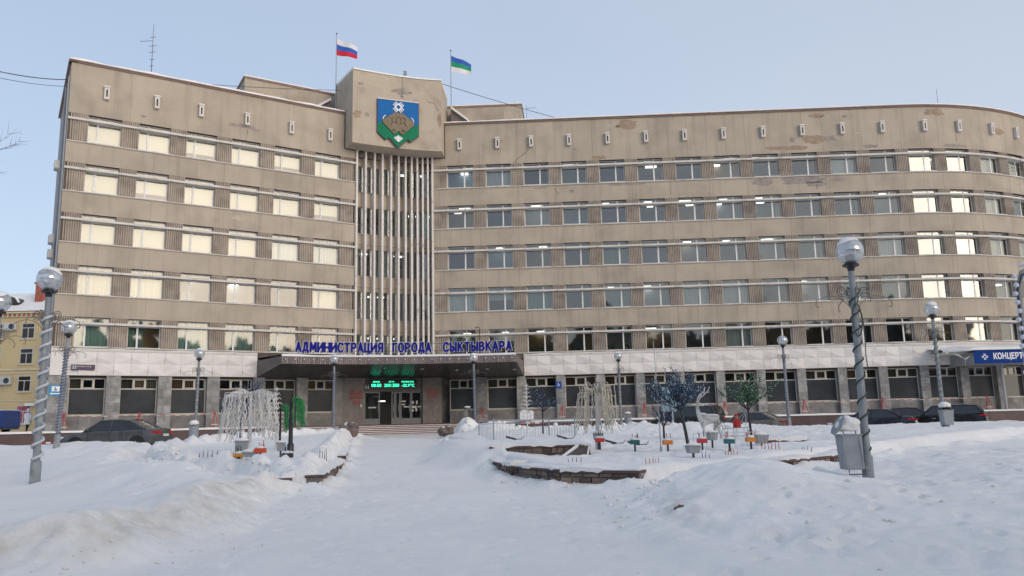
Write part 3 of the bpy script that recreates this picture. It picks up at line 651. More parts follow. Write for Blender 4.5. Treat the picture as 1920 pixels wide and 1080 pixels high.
# white faceted facing band over the ground floor
def facet(w, s0, s1, z0, z1, ph):
    c = MB(); g = .004; s0 += g; s1 -= g; zm = (z0 + z1) / 2; d = .13; n0 = .10
    for (a, b, fl) in ((z0, zm, ph), (zm, z1, 1 - ph)):
        # a ridge running on the diagonal: three points pushed out
        sm_ = (s0 + s1) / 2; P = [W(w, s0, n0, a), W(w, s1, n0, a), W(w, s1, n0, b), W(w, s0, n0, b), W(w, sm_ + (.5 * (s1 - s0) - .01) * (1 if fl else -1), n0 + d, (a + b) / 2)]
        c.add(P, [(0, 1, 4), (1, 2, 4), (2, 3, 4), (3, 0, 4)])
    vs = [W(w, s0, n0, z0), W(w, s1, n0, z0), W(w, s1, n0, z1), W(w, s0, n0, z1), W(w, s0, .04, z0), W(w, s1, .04, z0), W(w, s1, .04, z1), W(w, s0, .04, z1)]
    c.add(vs, [(0, 4, 5, 1), (1, 5, 6, 2), (2, 6, 7, 3), (3, 7, 4, 0)]); c.build('facing_panel', M['whitepanel'], B)
def flatp(w, s0, s1, z0, z1):
    c = MB(); wb(c, w, s0 + .004, s1 - .004, .04, .102, z0, z1); c.build('facing_panel', M['whitepanel'], B)
flatp('L', 0, 1.6, 5.3, 6.85)
n_ = 11
for i in range(n_): s = 1.6 + (12.95 - 1.6) * i / n_; facet('L', s, s + (12.95 - 1.6) / n_, 5.3, 6.85, i % 2)
s = 6.1; i = 0
while s < REND - 1:
    facet('R', s, s + 1.045, 5.3, 6.85, i % 2); s += 1.045; i += 1
for w, a, b in (('L', 0, 12.95), ('R', 6.1, REND)):
    c = MB(); wb(c, w, a, b, .04, .13, 6.86, 7.0, seg=1 if w == 'L' else 80); c.build('band_moulding', M['shelf'], B)
    snowstrip(w, a, b, .05, .13, 7.0, .05, seed=6)
# ground floor: piers with stone slabs, sill walls, display windows
GZ0 = 1.72; GZ1 = 5.3
gp = [('L', LP[i] if i else 0, LP[i] + (.85 if i else 1.0)) for i in range(7)] + [('R', RP[i] + (.1 if i != 1 else 0), (.0 if i == 0 else RP[i] + (.78 if i != 1 else .85))) for i in range(len(RP))]
for w, s0, s1 in gp:
    if (w == 'L' and s0 > 18.5) or (w == 'R' and s1 < 1): continue
    c = MB(); wb(c, w, s0 + .02, s1 - .02, -.62, -.02, GZ0, GZ1, seg=1); pr = c.build('pier', M['joint'], B)
    z = GZ0
    while z < GZ1 - .05:
        h = min(rw.uniform(.42, .66), GZ1 - z); h = GZ1 - z if GZ1 - z - h < .25 else h
        split = rw.random() < .45; cuts = [s0, s0 + (s1 - s0) * rw.uniform(.35, .65), s1] if split else [s0, s1]
        for u, v in zip(cuts[:-1], cuts[1:]):
            c = MB(); wb(c, w, u + (.0 if u == s0 else .005), v - (0 if v == s1 else .005), -.019, .012 + rw.uniform(-.006, .006), z + .005, z + h - .005, seg=1); c.build('stone_slab', M['stone'], pr)
        z += h
    for sd_, u in ((0, s0), (1, s1)):
        c = MB(); wb(c, w, u - (0 if sd_ == 0 else .018), u + (.018 if sd_ == 0 else 0), -.60, -.021, GZ0, GZ1, seg=1); c.build('pier_cheek', M['stonedark'], pr)
def shop(w, s0, s1, wi):
    zs, zt, zh = 2.75, 4.42, 5.16; n0 = -.45
    c = MB(); wb(c, w, s0, s1, -.62, -.36, GZ0, zs - .06, seg=1); wb(c, w, s0, s1, -.62, -.36, zh, GZ1 + .02, seg=1); wl = c.build('sill_wall', M['joint'], B)
    m3 = (s1 - s0) / 3
    for j in range(3):
        c = MB(); wb(c, w, s0 + j * m3 + .004, s0 + (j + 1) * m3 - .004, -.359, -.34 + rw.uniform(0, .006), GZ0, zs - .062, seg=1); c.build('stone_slab', M['stonedark'], wl)
    F = M['oldframe']; f = MB(); t = .07
    wb(f, w, s0, s1, n0 - .06, n0 + .02, zs - .05, zs + .06, seg=1); wb(f, w, s0, s1, n0 - .06, n0, zh - .07, zh, seg=1)
    wb(f, w, s0, s0 + t, n0 - .06, n0, zs + .06, zh - .07, seg=1); wb(f, w, s1 - t, s1, n0 - .06, n0, zs + .06, zh - .07, seg=1)
    wb(f, w, s0 + t, s1 - t, n0 - .06, n0, zt, zt + .07, seg=1)
    e = [s0 + t, s0 + .35 * (s1 - s0), s0 + .68 * (s1 - s0), s1 - t]
    for u in e[1:3]: wb(f, w, u - .045, u + .045, n0 - .058, n0 - .002, zt + .07, zh - .07, seg=1)
    fr = f.build('display_window', F, B)
    for (u, v, a, b) in [(e[0], e[3], zs + .06, zt), (e[0], e[1] - .045, zt + .07, zh - .07), (e[1] + .045, e[2] - .045, zt + .07, zh - .07), (e[2] + .045, e[3], zt + .07, zh - .07)]:
        g = MB(); g.add([W(w, u, n0 - .03, a), W(w, v, n0 - .03, a), W(w, v, n0 - .03, b), W(w, u, n0 - .03, b)], [(0, 1, 2, 3)]); g.build('pane', M['film'] if a < zt - .5 else M['glassdark'], fr)
    # casement set in the middle upper light
    g = MB(); u, v, a, b = e[1] + .05, e[2] - .05, zt + .08, zh - .08
    for q in [(u, v, a, a + .05), (u, v, b - .05, b), (u, u + .05, a + .05, b - .05), (v - .05, v, a + .05, b - .05)]: wb(g, w, q[0], q[1], n0 - .028, n0 + .03, q[2], q[3], seg=1)
    g.build('casement', F, fr)
    # dim room behind
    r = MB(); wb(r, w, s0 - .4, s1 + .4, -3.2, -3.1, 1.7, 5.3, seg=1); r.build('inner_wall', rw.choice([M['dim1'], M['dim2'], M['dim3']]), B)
    for j in range(3):  # planes behind the upper panes, coloured to stand in for lit rooms
        if rw.random() < .62:
            g = MB(); u0, u1 = e[j] + .02, e[j + 1] - .02; g.add([W(w, u0, n0 - .2, zt + .02), W(w, u1, n0 - .2, zt + .02), W(w, u1, n0 - .2, zh), W(w, u0, n0 - .2, zh)], [(0, 1, 2, 3)]); g.build('curtain', rw.choice([M['shade1'], M['shade2'], M['shade3']]), fr)
    if rw.random() < .4:
        g = MB(); a0 = rw.choice([s0 + .1, (s0 + s1) / 2]); vs = []
        for i in range(13): vs += [W(w, a0 + .9 * i / 12, -.8 + .03 * math.sin(i * 2), 1.8), W(w, a0 + .9 * i / 12, -.8 + .03 * math.sin(i * 2), 5.1)]
        g.add(vs, [(2 * i, 2 * i + 2, 2 * i + 3, 2 * i + 1) for i in range(12)]); g.build('curtain', M['shade2'], fr)
M['shade1'] = mat('brown_lit_room', (.30, .17, .10), .9, objvar=.3); M['shade2'] = mat('grey_curtain', (.22, .20, .16), .9, objvar=.3); M['shade3'] = mat('olive_lit_room', (.20, .18, .11), .9, objvar=.3)
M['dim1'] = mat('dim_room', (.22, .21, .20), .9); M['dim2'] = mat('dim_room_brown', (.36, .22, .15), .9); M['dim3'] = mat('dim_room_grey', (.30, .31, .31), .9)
gb = [('L', LP[i] + (.85 if i else 1.0), LP[i + 1]) for i in range(5)] + [('L', LP[5] + .85, LP[6] - .2)] + [('R', .1, RP[1])] + [('R', RP[i] + (.78 if i != 1 else .85), RP[i + 1] + .1) for i in range(1, len(RP) - 1)]
for i, (w, a, b) in enumerate(gb): shop(w, a, b, i)
for w in 'LR':
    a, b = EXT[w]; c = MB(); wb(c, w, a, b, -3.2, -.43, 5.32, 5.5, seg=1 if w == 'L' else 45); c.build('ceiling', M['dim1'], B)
# ------------------------------------------------------------------ side wall of the left wing
c = MB(); wb(c, 'S', 0, 11.59, -.4, -.02, 1.7, top, seg=1); c.build('side_wall', M['joint'], B)
for k in range(6):
    za = [22.9, 19.45, 16.0, 12.53, 9.1, 5.32][k]; zb = [top, 22.88, 19.43, 15.98, 12.5, 9.08][k]
    for j in range(3): c = MB(); wb(c, 'S', j * 3.86 + .01, (j + 1) * 3.86 - .01 + (.02 if j == 2 else 0), -.019, random.uniform(0, .008), za, zb, seg=1); c.build('plaster_panel', M['plaster_grey'], B)
c = MB(); wb(c, 'S', 0, 11.6, -.019, .02, 1.72, 5.3, seg=1); c.build('side_stone', M['stone'], B)
c = MB(); wb(c, 'S', -.1, 11.7, -.4, .18, top, top + .17, seg=1); c.build('cornice', M['cornice'], B)
c = MB(); c.tube([W('S', 8.4, .1, z) for z in (25.9, 15, 5.5)], .07, 6); c.tube([W('S', 9.4, .08, z) for z in (22, 15, 9)], .03, 5); c.build('drain_pipe', M['metal'], B)
c = MB(); wb(c, 'S', 10.75, 11.15, .03, .10, 6.0, 25.6, seg=1); c.build('cable_duct', M['metal'], B)
# ------------------------------------------------------------------ tower between the wings
def tb(mb, t0, t1, n0, n1, z0, z1, seg=12, mi=0): return wb(mb, 'T', t0, t1, n0, n1, z0, z1, mi, seg)
HZ0, HZ1 = 23.62, 29.72
# head: path from left wing s=19.4 to right wing s=-.1, projecting 1.6 m
def headpt(t, n, z):
    a = Vector(W('L', 19.4, n, 0)[:2]); b = Vector(W('R', -.1, n, 0)[:2]); ha = LH; hb = RH
    # control point: intersection of tangents
    d = b - a; den = math.sin(ha - hb); u = (d.x * math.sin(-hb) + d.y * math.cos(-hb)) / den if 0 else None
    ta = Vector((math.cos(ha), math.sin(ha))); tb_ = Vector((math.cos(hb), math.sin(hb)))
    cr = ta.x * tb_.y - ta.y * tb_.x; k = ((b.x - a.x) * tb_.y - (b.y - a.y) * tb_.x) / cr; c_ = a + ta * k
    c_ = c_.lerp((a + b) / 2, .35)
    p = a * (1 - t) ** 2 + c_ * 2 * t * (1 - t) + b * t * t
    return (p.x, p.y, z)
c = MB(); N = 16; zz = [HZ0, HZ1]
vs = []
for i in range(N + 1):
    t = i / N; vs += [headpt(t, 1.6, HZ0), headpt(t, 1.6, HZ1), headpt(t, -2.2, HZ1), headpt(t, -2.2, HZ0)]
fs = []
for i in range(N):
    a = i * 4; b = a + 4; fs += [(a, b, b + 1, a + 1), (a + 1, b + 1, b + 2, a + 2), (a + 2, b + 2, b + 3, a + 3), (a + 3, b + 3, b, a)]
fs += [(0, 1, 2, 3), (N * 4 + 3, N * 4 + 2, N * 4 + 1, N * 4)]
c.add(vs, fs); M['headplaster'] = mat('tower_head_plaster', (.43, .365, .29), .92, var=.08, vscale=.6, bump=.3, bscale=12, dark=(.36, .30, .24), dscale=.8, dthr=(.52, .7))
TH = c.build('tower_head', M['headplaster'], B)
c = MB(); vs = []
for i in range(N + 1):
    t = i / N; vs += [headpt(t, 1.66, HZ1), headpt(t, 1.66, HZ1 + .12), headpt(t, 1.45, HZ1 + .2), headpt(t, -2.2, HZ1 + .2), headpt(t, -2.2, HZ1)]
c.add(vs, [(i * 5 + k, i * 5 + 5 + k, i * 5 + 6 + k, i * 5 + 1 + k) for i in range(N) for k in range(4)] + [(0, 1, 2, 3, 4), (N * 5 + 4, N * 5 + 3, N * 5 + 2, N * 5 + 1, N * 5)])
c.build('roof_snow', M['snow'], B, smooth=False)
for nm_, pts in (('sealing_strip', [W('L', 19.36, .03, 26.7), W('L', 19.36, .03, 23.6), W('L', 20.3, .03, 23.55)]), ('sealing_strip', [W('R', -.06, .03, 26.7), W('R', -.06, .03, 23.55), W('R', -1.07, .03, 23.55)])):
    c = MB(); c.tube(pts, .035, 4); c.build(nm_, M['black'], B)
def hpatch(t, z, ws, hs_, m, seed):
    c = MB(); n = 26; R = random.Random(seed); vs = [headpt(t, 1.606, z)]
    for i in range(n):
        a = 2 * math.pi * i / n; q = 1 + .6 * noise.noise(Vector((math.cos(a) * 1.6, math.sin(a) * 1.6, seed * 2.1))) + R.uniform(-.08, .08)
        vs.append(headpt(min(max(t + ws * math.cos(a) * q, .002), .998), 1.606, z + hs_ * math.sin(a) * q))
    c.add(vs, [(0, i + 1, (i + 1) % n + 1) for i in range(n)]); c.build('worn_plaster_patch', m, B)
hpatch(.04, 26.0, .035, .35, t_, 41); hpatch(.13, 26.1, .02, .15, g_, 42); hpatch(.97, 26.3, .03, .55, t_, 43); hpatch(.5, 28.45, .11, .3, g_, 44); hpatch(.22, 28.7, .10, .07, p_l, 45); hpatch(.77, 28.55, .1, .07, p_l, 46); hpatch(.07, 28.6, .03, .12, g_, 47)
c = MB(); c.tube([headpt(t, 1.607, z) for t, z in [(.80, 28.0), (.83, 27.75), (.90, 27.75), (.93, 27.2), (.96, 27.1)]], .014, 4); c.build('plaster_crack', M['joint'], B)
c = MB(); c.tube([headpt(.5, 1.64, z) for z in (29.75, 28.0)], .02, 4); c.tube([headpt(.5, 1.7, 28.2), headpt(.5, 1.7, 27.98)], .07, 6); c.build('lamp_conduit', M['metal'], B)
c = MB(); p = headpt(.53, 1.6, HZ1 + .25); c.box(p[0] - .13, p[0] + .13, p[1] - .12, p[1] + .12, p[2], p[2] + .3); c.build('floodlight', M['metal'], B)
# recessed glazed wall behind the fins
tn = -.6
M['tanwall'] = mat('recess_plaster', (.56, .48, .39), .9, var=.08, vscale=.7, bump=.2)
c = MB(); tb(c, 0, 1, tn - .3, tn, 22.55, HZ0 - .001)
c.build('recess_wall', M['tanwall'], B)
rs = []
for k in range(5):
    z1 = SILL[k] + 1.62 if k else SILL[0] + 1.6; z0 = SILL[k] - .62
    rs.append((z0, z1))
for k in range(4):
    c = MB(); tb(c, 0, 1, tn - .3, tn, rs[k + 1][1], rs[k][0]); c.build('recess_wall', M['tanwall'], B)
    c = MB(); tb(c, 0, 1, tn - .02, tn + .06, rs[k][0] - .05, rs[k][0] + .02); c.build('sill_ledge', M['shelf'], B)
for k in range(5):
    z0, z1 = rs[k]; 
    if k == 4: z0 = 6.3
    f = MB(); tb(f, 0, 1, tn - .16, tn - .1, z0 + .001, z0 + .06); tb(f, 0, 1, tn - .16, tn - .1, z1 - .06, z1); tb(f, 0, 1, tn - .16, tn - .1, z0 + .75, z0 + .80)
    NP = 11; tt = [i / NP for i in range(NP + 1)]
    for t in tt: tb(f, max(t - .006, 0), min(t + .006, 1), tn - .158, tn - .09, z0 + .06, z1 - .06, seg=1)
    fr = f.build('stair_window', M['greyframe'], B)
    for i in range(NP):
        for (a, b) in ((z0 + .06, z0 + .75), (z0 + .80, z1 - .06)):
            g = MB(); g.add([W('T', tt[i] + .006, tn - .13, a), W('T', tt[i + 1] - .006, tn - .13, a), W('T', tt[i + 1] - .006, tn - .13, b), W('T', tt[i] + .006, tn - .13, b)], [(0, 1, 2, 3)]); g.build('pane', M['glasst'], fr)
    for i in range(NP):  # pale sheets added behind the stair panes to brighten the recess
        if rw.random() < .6:
            g = MB(); tb(g, tt[i] + .012, tt[i + 1] - .008, tn - .36, tn - .34, z0 + .1, z1 - .05, seg=1); g.build('curtain', rw.choice([M['curtw'], M['curtw'], M['panepale']]), fr)
    c = MB(); tb(c, 0, 1, tn - 4, tn - .3, z1 + .12, z1 + .35); c.build('ceiling', M['ceiling'], B)
    c = MB(); tb(c, 0, 1, tn - 4.2, tn - 4, z0 - .9, z1 + .4); c.build('inner_wall', M['interior'], B)
    for _ in range(3):
        t = rw.uniform(.1, .9); d = 1.2 + .5 * k; c = MB(); tb(c, t, t + .06, tn - d - .3, tn - d, z1 + .05, z1 + .115, seg=1); c.build('ceiling_lamp', M['tube'], B)
for i in (0, 1):
    c = MB(); tb(c, 0 if i == 0 else .985, .015 if i == 0 else 1, tn - .3, -.05, 5.5, HZ0 - .002, seg=1); c.build('recess_cheek', M['plaster'], B)
for k in range(4):
    c = MB(); c.tube([W('T', t, -.25, rs[k][0] - (.1 if k == 0 else .95)) for t in np.linspace(0, 1, 13)], .025, 4); c.build('tie_rod', M['cornice'], B)
# closed sides of the rooms behind the stair windows
for t0_ in (0, .992):
    c = MB(); tb(c, t0_, t0_ + .008, tn - 4.2, tn - .16, 5.5, HZ0 - .01, seg=1); c.build('partition', M['interior'], B)
# fins
fin_t = [.012, .098, .19, .275, .375, .468, .56, .645, .732, .817, .905, .99]
for i, t in enumerate(fin_t):
    p = Vector(W('T', t, 0, 0)[:2]); h = head('T', t); dx = Vector((math.cos(h), math.sin(h))); nn = Vector((math.sin(h), -math.cos(h)))
    z1 = HZ0 - .002; c = MB(); a = .078; n0, n1 = -.40, .16
    q = [p + dx * -a + nn * n1, p + dx * a + nn * n1, p + dx * a + nn * n0, p + dx * -a + nn * n0]
    c.hexa([(v.x, v.y, 6.32) for v in (q[3], q[2], q[1], q[0])] + [(v.x, v.y, z1) for v in (q[3], q[2], q[1], q[0])])
    c.build('fin', M['fin'], B, bevel=.02)
# corner boards where the wings end
for w, s in (('L', 20.28), ('R', -1.07)):
    c = MB(); wb(c, w, s - .02, s + .02, -1.3, -.02, 6.4, HZ0 - .003, seg=1); c.build('recess_cheek', M['plaster'], B)
# ------------------------------------------------------------------ coat of arms (hangs on the tower head)
def hp3(t, n, z): return Vector(headpt(t, n, z))
pc = hp3(.445, 1.6, 26); pa = hp3(.27, 1.6, 26); pb = hp3(.77, 1.6, 26); sh_h = math.atan2(pb.y - pa.y, pb.x - pa.x)
sx = Vector((math.cos(sh_h), math.sin(sh_h), 0)); sn = Vector((math.sin(sh_h), -math.cos(sh_h), 0))
SO = pc + sn * .22; SO.z = 25.55      # shield centre
SH = thing('coat_of_arms', 'blue and green shield with white ornament and brown den shape on the tower head', 'emblem', tuple(SO), world=True)
def plate(poly, n0, n1, m, name, parent, sc=1.0):
    c = MB(); vs = [SO + sx * x * sc + sn * n0 + Vector((0, 0, z * sc)) for x, z in poly] + [SO + sx * x * sc + sn * n1 + Vector((0, 0, z * sc)) for x, z in poly]
    n = len(poly); c.add(vs, [tuple(range(n)), tuple(range(2 * n - 1, n - 1, -1))] + [(i, (i + 1) % n, n + (i + 1) % n, n + i) for i in range(n)]); return c.build(name, m, parent)
M['eblue'] = mat('emblem_blue', (.008, .12, .36), .65, var=.08, spec=.2); M['egreen'] = mat('emblem_green', (.004, .17, .085), .65, var=.08, spec=.2)
M['ebrown'] = mat('emblem_brown', (.17, .125, .075), .6, var=.15); M['edark'] = mat('emblem_dark', (.09, .06, .035), .6); M['ewhite'] = mat('emblem_white', (.75, .75, .74), .5); M['eedge'] = mat('emblem_edge', (.08, .02, .05), .5)
# outline in metres about the centre: width 3.4, top 1.95, bottom -2.25
w_ = 1.69
OUT = [(-w_, 1.98), (-w_, -.85), (-1.0, -1.42), (-.82, -1.25), (-.72, -1.25), (0, -2.05), (.72, -1.25), (.82, -1.25), (1.0, -1.42), (w_, -.85), (w_, 1.98)]
OUT = [(x, z * 1.0) for x, z in OUT]
bp = plate([(x * 1.015, z * 1.01) for x, z in OUT], -.10, .0, M['eedge'], 'backing_plate', SH)
plate([(-w_ + .03, 1.95), (-w_ + .03, .02), (w_ - .03, .02), (w_ - .03, 1.95)], .002, .05, M['eblue'], 'blue_field', SH)
plate([(-w_ + .03, .018), (-w_ + .03, -.84), (-1.0, -1.38), (-.82, -1.21), (-.70, -1.21), (0, -1.98), (.70, -1.21), (.82, -1.21), (1.0, -1.38), (w_ - .03, -.84), (w_ - .03, .018)], .002, .05, M['egreen'], 'green_field', SH)
DEN = [(-.32, .92), (-1.28, .22), (-1.28, .0), (-.38, -.88), (-.28, -.88), (0, -.6), (.28, -.88), (.38, -.88), (1.28, .0), (1.28, .22), (.32, .92)]
plate(DEN, .052, .14, M['ebrown'], 'den_shape', SH)
for sgn in (-1, 1):
    c = MB()
    c.tube([SO + sx * x * sgn + sn * .15 + Vector((0, 0, z)) for x, z in [(.30, .55), (.55, .45), (.5, .1), (.62, -.2)]], .03, 5); c.tube([SO + sx * x * sgn + sn * .15 + Vector((0, 0, z)) for x, z in [(.05, .6), (.2, .35), (.16, .0), (.3, .12), (.42, .02)]], .025, 5)
    for j in range(3): c.tube([SO + sx * (.28 + .09 * j) * sgn + sn * .15 + Vector((0, 0, -.45 - .03 * j)), SO + sx * (.36 + .09 * j) * sgn + sn * .15 + Vector((0, 0, -.68))], .02, 5)
    c.build('bear_line', M['edark'], SH)
    c = MB(); c.tube([SO + sx * x * sgn + sn * .09 + Vector((0, 0, z)) for x, z in [(1.26, .28), (1.2, .48), (1.04, .62)]], .045, 5); c.build('den_edge', M['ewhite'], SH)
# white square ornament: lattice of diagonal bars
def bar(c, x0, z0, x1, z1, wd, n0=.055, n1=.10):
    d = Vector((x1 - x0, z1 - z0)).normalized(); q = Vector((-d.y, d.x)) * wd / 2
    P = [(x0 + q.x, z0 + q.y), (x0 - q.x, z0 - q.y), (x1 - q.x, z1 - q.y), (x1 + q.x, z1 + q.y)]
    vs = [SO + sx * x + sn * n0 + Vector((0, 0, z)) for x, z in P] + [SO + sx * x + sn * n1 + Vector((0, 0, z)) for x, z in P]
    c.add(vs, [(0, 1, 2, 3), (7, 6, 5, 4), (0, 1, 5, 4), (1, 2, 6, 5), (2, 3, 7, 6), (3, 0, 4, 7)])
c = MB(); oz = 1.42
for sg in (-1, 1):
    bar(c, 0, oz + .28, sg * .28, oz, .10, .055, .1 + .002 * sg); bar(c, 0, oz - .28, sg * .28, oz, .10, .055, .104 + .002 * sg)
for k in range(4):
    a = math.pi / 2 * k
    for (u, v) in ((-.07, .19), (.07, .33)):
        pass
for sx_ in (-1, 1):
    for sz_ in (-1, 1):
        for t in (.12, .5, .88):
            bx, bz = sx_ * .28 * t, sz_ * .28 * (1 - t); bar(c, bx, oz + bz, bx + sx_ * .19, oz + bz + sz_ * .19, .075, .055, .108 + .003 * t)
c.build('white_ornament', M['ewhite'], SH)
c = MB(); gz_ = -1.5
bar(c, 0, gz_, 0, gz_ + .55, .09, .055, .100)
for sg in (-1, 1):
    for t, l in ((0, .34), (.15, .25), (.30, .15)): bar(c, 0, gz_ + t, sg * l, gz_ + t + l, .075, .055, .105 + .004 * sg + t * .01)
c.build('white_sprout', M['ewhite'], SH)
plate([(-w_, 1.985), (w_, 1.985), (w_, 2.04), (-w_, 2.04)], -.09, .06, M['snow'], 'snow', SH)
# ------------------------------------------------------------------ bells under the head
bl = None; M['bell'] = mat('bell_bronze', (.20, .17, .14), .55, metal=.5, var=.2)
where = ['first', 'second', 'third']; grp = ['left', 'middle', 'right']
for gi, base in enumerate((0, 4, 8)):
    for j in range(3):
        t = (fin_t[base + j] + fin_t[base + j + 1]) / 2; p = W('T', t, .0, 0); z = HZ0
        lab = 'bronze bell under the tower head, %s from the left in the %s group of three' % (where[j], grp[gi])
        if bl is None:
            bl = thing('bell', lab, 'bell', (p[0], p[1], z), 'bells hanging under the tower head')
            c = MB(); c.lathe([(.03, -.14), (.08, -.15), (.115, -.24), (.13, -.40), (.18, -.52), (.235, -.58), (.21, -.59), (.02, -.42)], seg=14); c.build('bell_body', M['bell'], bl, smooth=True)
            c = MB(); c.box(-.12, .12, -.03, .03, -.07, -.001); c.tube([(0, 0, -.06), (0, 0, -.16)], .025, 6); c.build('hanger', M['darkmetal'], bl)
            c = MB(); c.tube([(0, 0, -.42), (0, 0, -.62)], .015, 5); c.blob((0, 0, -.63), .035, seg=6, rings=4); c.build('clapper', M['darkmetal'], bl)
        else: copy_tree(bl, None, (p[0], p[1], z), label=lab)
# ------------------------------------------------------------------ canopy over the entrance
CP = [(-18.50, 57.78), (-15.78, 54.39), (-14.3, 55.25), (-12.79, 55.96), (-10.7, 56.65), (-8.5, 57.14), (-6.2, 57.48), (-3.96, 57.64), (-1.9, 57.68), (.19, 57.56), (.73, 63.82)]
back = [W('R', 3, .0, 0)[:2], W('R', 0, 0, 0)[:2], W('T', .9, 0, 0)[:2], W('T', .5, 0, 0)[:2], W('T', .1, 0, 0)[:2], W('L', 19, 0, 0)[:2], W('L', 16, 0, 0)[:2]]
zt, zf, zb_ = 6.46, 5.98, 5.33
# wedge: top flat, soffit rising outwards
poly = CP + [(b[0], b[1]) for b in back]; nC = len(CP)
def zbot(i): return zb_ if (i == 0 or i >= nC - 1) else zf
vs = [(p[0], p[1], zbot(i)) for i, p in enumerate(poly)] + [(p[0], p[1], zt) for p in poly]
c = MB(); n = len(poly)
c.add(vs, [(i, (i + 1) % n, n + (i + 1) % n, n + i) for i in range(n)] + [tuple(range(n, 2 * n))]); c.build('canopy', M['canopy'], B)
# soffit: narrow metal slats running to the front edge
front = [Vector(p) for p in CP[1:-1]]; wall_l = Vector(CP[0]); wall_r = Vector(CP[-1])
def along(pts, u):
    Ls = [(b - a).length for a, b in zip(pts[:-1], pts[1:])]; t = u * sum(Ls)
    for (a, b), l in zip(zip(pts[:-1], pts[1:]), Ls):
        if t <= l + 1e-9: return a.lerp(b, t / l)
        t -= l
    return pts[-1]
bpts = [wall_l] + [Vector(W('L', s, 0, 0)[:2]) for s in (16, 19.4)] + [Vector(W('T', t, 0, 0)[:2]) for t in (.15, .5, .85)] + [Vector(W('R', s, 0, 0)[:2]) for s in (0, 3)] + [wall_r]
NS = 88; c = MB()
for i in range(NS):
    u0, u1 = i / NS, (i + .82) / NS
    f0, f1, b0, b1 = along(front, u0), along(front, u1), along(bpts, u0), along(bpts, u1)
    c.add([(f0.x, f0.y, zf - .012), (f1.x, f1.y, zf - .012), (b1.x, b1.y, zb_ - .012), (b0.x, b0.y, zb_ - .012), (f0.x, f0.y, zf + .03), (f1.x, f1.y, zf + .03), (b1.x, b1.y, zb_ + .03), (b0.x, b0.y, zb_ + .03)], [(0, 3, 2, 1), (4, 5, 6, 7), (0, 1, 5, 4), (1, 2, 6, 5), (2, 3, 7, 6), (3, 0, 4, 7)])
c.build('soffit_slats', M['soffit'], B, kind='stuff')
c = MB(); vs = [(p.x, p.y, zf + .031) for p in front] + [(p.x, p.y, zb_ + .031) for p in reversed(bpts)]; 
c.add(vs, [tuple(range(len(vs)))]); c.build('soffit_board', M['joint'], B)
# ribbed fascia
M['fascia'] = mat('fascia_ribs', (.22, .185, .18), .85, var=.25, vscale=5, bump=.3, objvar=.2)
def ribs(a, b, z0a, z0b, n, name='fascia_board'):
    a = Vector(a); b = Vector(b); d = b - a
    nn = Vector((d.y, -d.x)).normalized()
    for i in range(n):
        u0, u1 = i / n, (i + .72) / n; p, q = a + d * u0, a + d * u1; za, zb = z0a + (z0b - z0a) * u0, z0a + (z0b - z0a) * u1
        c = MB(); o = nn * .05; c.hexa([(p.x + o.x, p.y + o.y, za - .02), (q.x + o.x, q.y + o.y, zb - .02), (q.x, q.y, zb - .02), (p.x, p.y, za - .02), (p.x + o.x, p.y + o.y, zt + .02), (q.x + o.x, q.y + o.y, zt + .02), (q.x, q.y, zt + .02), (p.x, p.y, zt + .02)])
        c.build(name, M['fascia'], B)
for i in range(1, len(CP) - 2):
    L_ = (Vector(CP[i + 1]) - Vector(CP[i])).length; ribs(CP[i], CP[i + 1], zf, zf, int(L_ / .145))
c = MB(); a, b = Vector(CP[0]), Vector(CP[1]); d = (b - a); nn = Vector((d.y, -d.x)).normalized() * .03
c.hexa([(a.x + nn.x, a.y + nn.y, zb_ - .02), (b.x + nn.x, b.y + nn.y, zf - .02), (b.x, b.y, zf - .02), (a.x, a.y, zb_ - .02), (a.x + nn.x, a.y + nn.y, zt + .02), (b.x + nn.x, b.y + nn.y, zt + .02), (b.x, b.y, zt + .02), (a.x, a.y, zt + .02)]); c.build('side_fascia', M['canopy'], B)
a, b = Vector(CP[-2]), Vector(CP[-1]); d = (b - a); nn = Vector((d.y, -d.x)).normalized() * .03; c = MB()
c.hexa([(a.x + nn.x, a.y + nn.y, zf - .02), (b.x + nn.x, b.y + nn.y, zb_ - .02), (b.x, b.y, zb_ - .02), (a.x, a.y, zf - .02), (a.x + nn.x, a.y + nn.y, zt + .02), (b.x + nn.x, b.y + nn.y, zt + .02), (b.x, b.y, zt + .02), (a.x, a.y, zt + .02)]); c.build('side_fascia', M['canopy'], B)
# snow on the canopy
c = MB(); P = [Vector(p) for p in CP]; Nn = 60; rows = []
fpts = P[1:-1]
for i in range(Nn + 1):
    u = i / Nn; f = along(fpts, u); b_ = along(bpts, u); row = []
    for v in (-.012, -.006, .03, .25, .6, 1.0):
        q = f.lerp(b_, v); hgt = {-.012: 0, -.006: .05, .03: .13, .25: .16, .6: .16, 1.0: .2}[v] * (1 + .6 * noise.noise(Vector((u * 9, v * 3, 0)))) + (.02 if v > -.01 else 0)
        row.append((q.x, q.y, zt + .02 + max(hgt, 0)))
    rows.append(row)
vs = [p for r in rows for p in r]; c.add(vs, [(i * 6 + k, i * 6 + 6 + k, i * 6 + 7 + k, i * 6 + 1 + k) for i in range(Nn) for k in range(5)]); c.build('canopy_snow', M['snow'], B, smooth=True)
# small frosted bulbs on the fascia
M['bulb'] = mat('frosted_bulb', (.55, .53, .5), .4)
for i in range(26):
    p = along([Vector(q) for q in CP[1:-1]], (i + .5) / 26); c = MB(); c.tube([(p.x, p.y - .05, zf + .36), (p.x, p.y - .13, zf + .33)], .012, 4); c.blob((p.x, p.y - .16, zf + .29), .05, seg=8, rings=6); c.build('fascia_bulb', M['bulb'], B)
